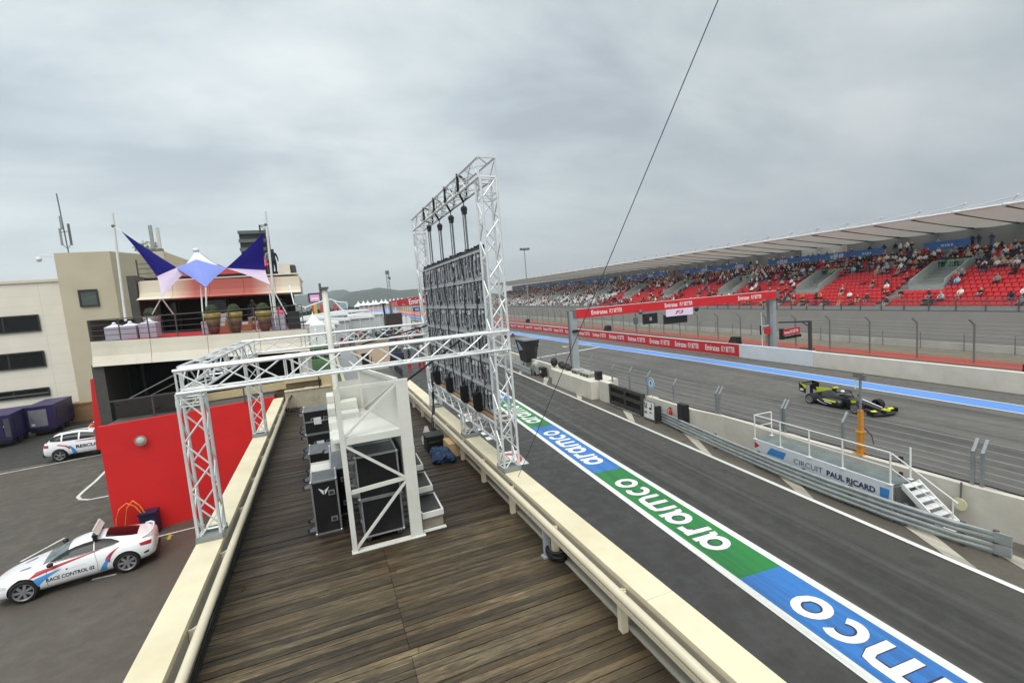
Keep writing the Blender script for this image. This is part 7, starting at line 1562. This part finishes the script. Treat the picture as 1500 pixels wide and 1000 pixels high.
# clutter of the paddock: vehicles, tents, crates with people
palc = [('red',(186,60,62)),('cream',(206,196,172)),('black',(40,40,44)),('teal',(130,160,160)),('orange',(200,140,80)),('white',(226,228,228)),('grey',(130,132,136)),('navy',(50,56,88)),('pink',(214,150,150)),('brown',(120,88,70))]
k = 0
for row,(py,z0) in enumerate(((505,0),(498,0),(491,0),(485,0),(479,0))):
    for j in range(9):
        px = 488+j*13+rn.uniform(-4,4)-row*2; p = at_z(px,py-.081*(px-500)+rn.uniform(-2,2),0); nm, cl = palc[rn.randrange(len(palc))]
        w_, d_, h = rn.uniform(.8,2.0), rn.uniform(.8,1.8), rn.uniform(1.0,2.4)
        mb = MB().bx(p.x-w_/2,p.x+w_/2,p.y,p.y+d_,0,h*.8,0); mb.bx(p.x-w_*.52,p.x+w_*.52,p.y-.05,p.y+d_+.05,h*.801,h*.86,1); mb.bx(p.x-w_*.35,p.x+w_*.1,p.y-.03,p.y-.004,h*.15,h*.65,2)
        single('equipment_trolley', mb, [mat('kit_'+nm, cl, .6, var=.2), MATS['kit_'+nm] if j % 2 else PAV, mat('kit_dark', (44,44,48), .6)], f'{nm} equipment trolley in paddock, {["nearest","second","third","fourth","farthest"][row]} row, {["first","second","third","fourth","fifth","sixth","seventh","eighth","ninth"][j]} from the left', 'trolley', 'paddock equipment'); k += 1
for j in range(70):
    px = rn.uniform(482,625); py = rn.uniform(477,512)-.06*(px-500); p = at_z(px,py,0); sh = rn.choice(pal); hr = rn.choice([0,1,2])
    person((p.x,p.y,0), rn.uniform(0,6.28), f'person in {plain.get(sh,sh)} top with {["dark","brown","grey"][hr]} hair in the paddock crowd', rn.choice(('stand','walk','arms')), sh, rn.choice(['dark','denim','black','beige']), 0, hr, True, 'people in the paddock crowd')
for i,px in enumerate((590,596)):
    p = P_(px,478,85); mb = MB(); mb.tube([(p.x,85,0),(p.x,85,p.z-1.2)], .06); mb.prism([(p.x,85,p.z-1.2),(p.x+.75,85,p.z-1.0),(p.x+.8,85,p.z+1.4),(p.x+.4,85,p.z+1.9),(p.x,85,p.z+1.6)], (0,.05,0)); mb.lathe([(.35,0),(.3,.1),(.06,.15)], (p.x,85,0), 10)
    single('feather_flag', mb, PAV, ['left','right'][i]+' white feather flag of the pair in the paddock', 'flag', 'white feather flags')
# team cars on the pit lane behind screen
def servicecar(px, py, nm, cl, lab):
    p = at_z(px,py,0); t = thing('team_cart', lab, 'cart', (p.x,p.y,0)); M_ = mat('cart_'+nm, cl, .4, var=.15)
    part('body', MB().bx(p.x-.9,p.x+.9,p.y,p.y+3.2,.35,1.0), M_, t); part('cabin', MB().prism([(p.x-.8,p.y+.9,1.001),(p.x+.8,p.y+.9,1.001),(p.x+.7,p.y+1.3,1.55),(p.x-.7,p.y+1.3,1.55)], (0,1.2,0)), CARG, t)
    for x in (-.85,.85):
        for y in (.6,2.6): part('wheel', MB().lathe([(.01,-.1),(.33,-.1),(.33,.1),(.01,.1)], (p.x+x,p.y+y,.33), 12, axis='X'), TYRE, t)
servicecar(583,527,'navy',(44,50,78),'navy team cart on the pit lane in front of the garages'); servicecar(604,497,'white',(214,214,218),'white team cart farther up the pit lane'); servicecar(616,503,'black',(40,40,44),'black team cart beside the video wall far up the pit lane'); servicecar(572,508,'grey',(120,122,128),'grey team cart by the paddock crowd')
# pit garages beyond (roof line on the left of the pit lane)
# big display on a yellow post
dsx = thing('display_screen', 'small pink lit display screen on a yellow post beyond the paddock', 'screen', (P_(461,455,160).x,160,0)); a, b = P_(453.5,432,160), P_(468.5,441,160)
part('cabinet', MB().bx(a.x-.5,b.x+.5,160,160.6,b.z-.3,a.z+.5), mat('screen_navy', (44,44,70), .5), dsx); part('screen', MB().bx(a.x,b.x,159.95,159.99,b.z,a.z), emit_mat('pink_screen', (214,150,196), .25), dsx)
part('screen_band', MB().bx(a.x+.3,b.x-.3,159.92,159.945,b.z+.6,b.z+1.2), LETW, dsx); c = P_(462,452,160); part('post', MB().bx(c.x-.45,c.x+.45,160.05,160.5,0,b.z-.31), mat('post_yellow', (220,180,70), .6), dsx)
# translucent frame structures
ft = thing('tent_frame', 'bare white tubular tent frame far behind the tall white post', 'frame', (0,140,0))
mb = MB()
for pts in (((432,446),(447,450),(474,440),(484,438)),((484,438),(495,442),(508,443)),((508,443),(509,452)),((489,440),(503,455)),((447,450),(447,453))):
    mb.tube([tuple(P_(x,y,140)) for x,y in pts], .13, 5)
part('tube_frame', mb, PAV, ft); a, b = P_(496,444,141), P_(508,452,141); part('pale_panel', MB().bx(a.x,b.x,141,141.2,b.z,a.z), mat('panel_teal', (140,160,164), .5), ft)
# red and blue run-off bands of the far circuit
def far_poly(name, px, m, z): struct(name, MB().add([tuple(at_z(x,y,0))[:2]+(z,) for x,y in px], [tuple(range(len(px)))]), m)
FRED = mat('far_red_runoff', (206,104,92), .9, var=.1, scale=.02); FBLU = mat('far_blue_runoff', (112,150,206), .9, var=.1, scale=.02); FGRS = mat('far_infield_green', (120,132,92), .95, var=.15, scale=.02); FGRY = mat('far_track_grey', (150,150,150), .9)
far_poly('far_red_runoff', [(514,453.4),(560,450.2),(572,450.6),(520,455.6)], FRED, .01); far_poly('far_blue_runoff', [(536,455.2),(566,451.6),(600,456.5),(560,459)], FBLU, .012)
far_poly('far_red_runoff', [(575,455.5),(590,455),(640,461),(640,465),(600,460.5)], FRED, .014); far_poly('far_infield', [(586,452.5),(600,450.5),(640,455.5),(640,459)], FGRS, .013); far_poly('far_blue_track_edge', [(570,459.5),(590,462),(640,470),(640,467.6),(590,460.6)], FBLU, .016)
# far bridge banner
fb = thing('banner_bridge', 'red bridge banner lettered EMIRATES spanning the far end of the straight', 'bridge', (30,200,0)); A0, A1, B0, B1 = P_(569,441,200), P_(628,432,196), P_(571,449.5,200), P_(628,446.5,196)
part('banner', MB().prism([B0,B1,A1,A0], (0,.8,0)), mat('bridge_red', (176,30,42), .6, var=.05), fb); bxd = (A1-A0); text('Emirates', frame(tuple(P_(612,440.3,196.2)+V((0,-.5,0))), bxd, (0,0,1)), 7.4, 2.3, LETW, fb, bold=.012)
mb = MB()
for i in range(5): p = P_(573+i*4,448.6-.3*i,199.2); mb.prism([p, p+V((1.0,0,-.1)), p+V((1.6,0,1.6+.1*i)), p+V((.9,0,1.9+.1*i))], (0,-.05,0))
mb.prism([P_(588,448,198.5),P_(595,446.6,198.3),P_(590,444,198.4)], (0,-.05,0)); part('pale_swoosh', mb, mat('swoosh_pink', (214,120,120), .6), fb)
for px in (572,626): a = P_(px,447,199); part('leg', MB().bx(a.x-.5,a.x+.5,198.8,199.8,0,a.z), GSD, fb)
a, b = P_(605,450.5,150), P_(617,455,150); bl_ = thing('blue_billboard', 'small navy blue billboard under the far bridge banner', 'billboard', ((a.x+b.x)/2,150,0)); part('board', MB().bx(a.x,b.x,150,150.3,b.z,a.z), mat('billboard_blue', (44,50,130), .6), bl_); part('mark', MB().bx(a.x+.6,b.x-.6,149.95,149.99,b.z+.3,a.z-.3), mat('billboard_pale', (170,180,220), .6), bl_); part('post', MB().bar((a.x+.3,150.1,0),(a.x+.3,150.1,b.z),.15).bar((b.x-.3,150.1,0),(b.x-.3,150.1,b.z),.15), STEELD, bl_)
# black leaning mast (crane) at the start of the far straight
mb = MB(); a, b = P_(565,464,110), P_(561,445,110); mb.tube([tuple(a-V((0,0,3))),tuple(b)], .22, 6); mb.box(tuple(b),(1.2,.6,.3)); mb.bx(a.x-.8,a.x+.8,109.5,110.5,0,1.2); single('camera_crane', mb, BLACK, 'black leaning camera crane mast beside the pit wall far down the straight', 'crane')
a = P_(573,458,110); mb = MB(); mb.tube([(a.x,110,0),(a.x,110,a.z+1.5)], .1); single('grey_post', mb, STEELD, 'thin grey post right of the leaning camera crane', 'post')
a = P_(577,465,72); mb = MB().bx(a.x-1.2,a.x+1.2,72,72.6,a.z-1.2,a.z+.6); mb.bar((a.x,72.3,0),(a.x,72.3,a.z-1.2),.2); single('dark_screen', mb, mat('dark_screen', (58,46,46), .6), 'dark square screen on a post above the paddock crowd', 'screen')
# row of white peaked tents
nt = 0
wt = ['first','second','third','fourth','fifth','sixth','seventh','eighth','ninth','tenth','eleventh','twelfth','thirteenth','fourteenth']
for px in (525,532.5,539,547,551,559,565,572,577,583,589,598,604,612):
    p = P_(px, 446-.081*(px-520)*.95, 300); h = 3.2; w_ = 2.6; mb = MB(); z0 = p.z-1.0
    mb.add([(p.x-w_,300-w_,z0),(p.x+w_,300-w_,z0),(p.x+w_,300+w_,z0),(p.x-w_,300+w_,z0),(p.x-w_*.28,300-w_*.28,z0+1.5),(p.x+w_*.28,300-w_*.28,z0+1.5),(p.x+w_*.28,300+w_*.28,z0+1.5),(p.x-w_*.28,300+w_*.28,z0+1.5),(p.x,300,z0+h)], [(0,1,5,4),(1,2,6,5),(2,3,7,6),(3,0,4,7),(4,5,8),(5,6,8),(6,7,8),(7,4,8)]); mb.bx(p.x-w_,p.x+w_,300-w_,300+w_,z0-.6,z0-.01)
    for sx in (-w_+.1,w_-.1): mb.bar((p.x+sx,300-w_+.1,0),(p.x+sx,300-w_+.1,z0-.6),.15)
    single('peaked_tent', mb, TENT, f'{wt[nt]} white peaked tent from the left in the distant row below the hills', 'tent', 'distant white peaked tents'); nt += 1
# light masts
def lmast(px, ytop, w_, hgt, lab):
    p = at_w(px, ytop, w_); t = thing('light_mast', lab, 'light mast', tw(p.x,p.y,0)); q = tw(p.x,p.y,0)
    part('pole', MB().tube([(q.x,q.y,0),(q.x,q.y,p.z)], .24, 8, r2=.12), STEEL, t); part('crossarm', MB().bx(q.x-1.4,q.x+1.4,q.y-.2,q.y+.2,p.z-.1,p.z+.15), STEELD, t)
    for k in range(3): part('floodlight', MB().box((q.x-1.1+k*1.1,q.y-.4,p.z+.3),(.75,.5,.45),rx=.5), mat('flood_grey', (120,124,126), .5), t)
lmast(768,366,47,0,'slender grey floodlight mast standing before the grandstand'); 
pA = P_(567,398,190); q = pA; t = thing('light_mast', 'tall lattice floodlight mast rising above the hills left of the video wall', 'light mast', (q.x,190,0)); part('pole', truss(MB(), (q.x,190,0), (q.x,190,q.z), .9, .9, (0,1,0), .09, .05, 1.6), STEEL, t); part('lamp_cluster', MB().box((q.x,190,q.z-.3),(1.4,.6,1.4)).box((q.x+.6,190,q.z-2.5),(.9,.5,1.0)), STEELD, t)
# trees and hills
def hills():
    m = N_('wooded_hill'); p = m.pos(); a = m.mix(m.ramp(m.noise(p, .012, 7, .7), [(.35, 0), (.65, 1)]), lin((44,58,52)), lin((74,88,78)))
    m.color(a); m.b.inputs['Roughness'].default_value = 1; m.b.inputs['Specular IOR Level'].default_value = 0; return m.m
HM = hills()
def ridge(pts, Yd, depth, name):
    mb = MB(); n = len(pts); vs = []; rr = random.Random(int(Yd))
    P = []
    for (x0_,y0_),(x1_,y1_) in zip(pts, pts[1:]):
        k = max(2, int(abs(x1_-x0_)/3))
        for i in range(k): t = i/k; t = t*t*(3-2*t)*.4+t*.6; P.append((x0_+(x1_-x0_)*i/k, y0_+(y1_-y0_)*t))
    P.append(pts[-1])
    for px,py in P:
        a = P_(px, py+rr.uniform(-.25,.25), Yd); z = max(a.z, .5); x = a.x
        for f,g_ in ((0,-.55),(.35,-.35),(.72,-.15),(1,0),(.6,.4),(0,.9)): vs.append((x*(1+g_*depth/Yd), Yd+g_*depth, z*f-.05+(rr.uniform(-1,1)*z*.04 if 0 < f < 1 else 0)))
    m6 = 6; fs = [(i*m6+j,i*m6+j+1,(i+1)*m6+j+1,(i+1)*m6+j) for i in range(len(P)-1) for j in range(5)]
    mb.add(vs, fs); return struct(name, mb, HM, smooth=True)
ridge([(-260,470),(-100,455),(60,444),(200,440),(330,436),(415,435),(433,433),(452,431),(470,430),(490,425),(503,424),(520,429),(540,431),(560,434)], 3400, 1500, 'distant_hills')
ridge([(470,446),(495,437),(515,427),(535,424.5),(555,421.2),(570,423),(585,425),(612,423),(640,425),(700,428),(760,432),(900,432),(1200,420),(1700,390)], 2300, 1000, 'wooded_hills')
TRD = [(58,68,46),(70,80,54),(50,60,44)]
def farforest(name, x0_, x1_, Yd, n, hmin, hmax, lab, seed, cols):
    rn = random.Random(seed); mb = MB()
    for i in range(n):
        x = rn.uniform(x0_,x1_); y = Yd+rn.uniform(0,30); h = rn.uniform(hmin,hmax); r = h*.36
        mb.tube([(x,y,0),(x,y,h*.6)], .2, 5)
        for _ in range(46):
            d_ = V((rn.gauss(0,1),rn.gauss(0,1),rn.gauss(0,.9))).normalized()*(r*rn.random()**.4); p = V((x,y,h*.62))+V((d_.x*1.15,d_.y,d_.z)); u = V((rn.gauss(0,1),rn.gauss(0,1),rn.gauss(0,1))).normalized()*r*.30; w_ = u.cross(V((rn.gauss(0,1),rn.gauss(0,1),rn.gauss(0,1)))).normalized()*r*.24
            mb.quad(p-u,p+w_,p+u,p-w_)
    o = struct(name, mb, mat('far_leaf_'+name, cols, .9, var=.5, scale=.4, isl=.5), 'stuff'); tag(o, lab, 'trees')
farforest('far_tree_belt', -60, 22, 330, 190, 5, 9, 'dark belt of distant trees below the hills behind the paddock', 3, (58,68,46))
farforest('far_tree_line', -400, -40, 420, 200, 5, 9, 'distant tree line behind the buildings', 4, (62,72,50))
# flags and little banners before the tree belt
for i,px in enumerate((457,469,489,496)):
    p = P_(px,450,200); mb = MB().bar((p.x,200,0),(p.x,200,p.z+1.2),.1).bx(p.x,p.x+1.1,199.98,200.02,p.z-2.2,p.z+1.1); single('banner_flag', mb, mat('flag_red', (196,84,76), .7, var=.2), ['first','second','third','fourth'][i]+' small red vertical banner flag before the distant trees', 'flag', 'distant red banner flags')
# ================================================================ HAZE, LABELS
hzb = MB().bx(-4200,4200,-60,5200,-1.2,260); hm = bpy.data.materials.new('haze'); hm.use_nodes = True; hm.node_tree.nodes.clear()
ho = hm.node_tree.nodes.new('ShaderNodeOutputMaterial'); pv = hm.node_tree.nodes.new('ShaderNodeVolumePrincipled'); pv.inputs['Color'].default_value = (.92,.95,1,1); pv.inputs['Density'].default_value = .00022; pv.inputs['Anisotropy'].default_value = .2
hm.node_tree.links.new(pv.outputs[0], ho.inputs['Volume'])
HAZE = True
if HAZE: tag(struct('haze', hzb, hm, 'stuff'), 'thin pale haze in the air towards the hills', 'haze')
LBL = {'red_seats':('rows of red plastic seats in the farther grandstand blocks','seats'), 'white_seats':('rows of white plastic seats at the far end of the grandstand','seats'), 'distant_crowd':('crowd of spectators filling the farther grandstand blocks','crowd')}
for o in SC.objects:
    if o.name in LBL: tag(o, *LBL[o.name])
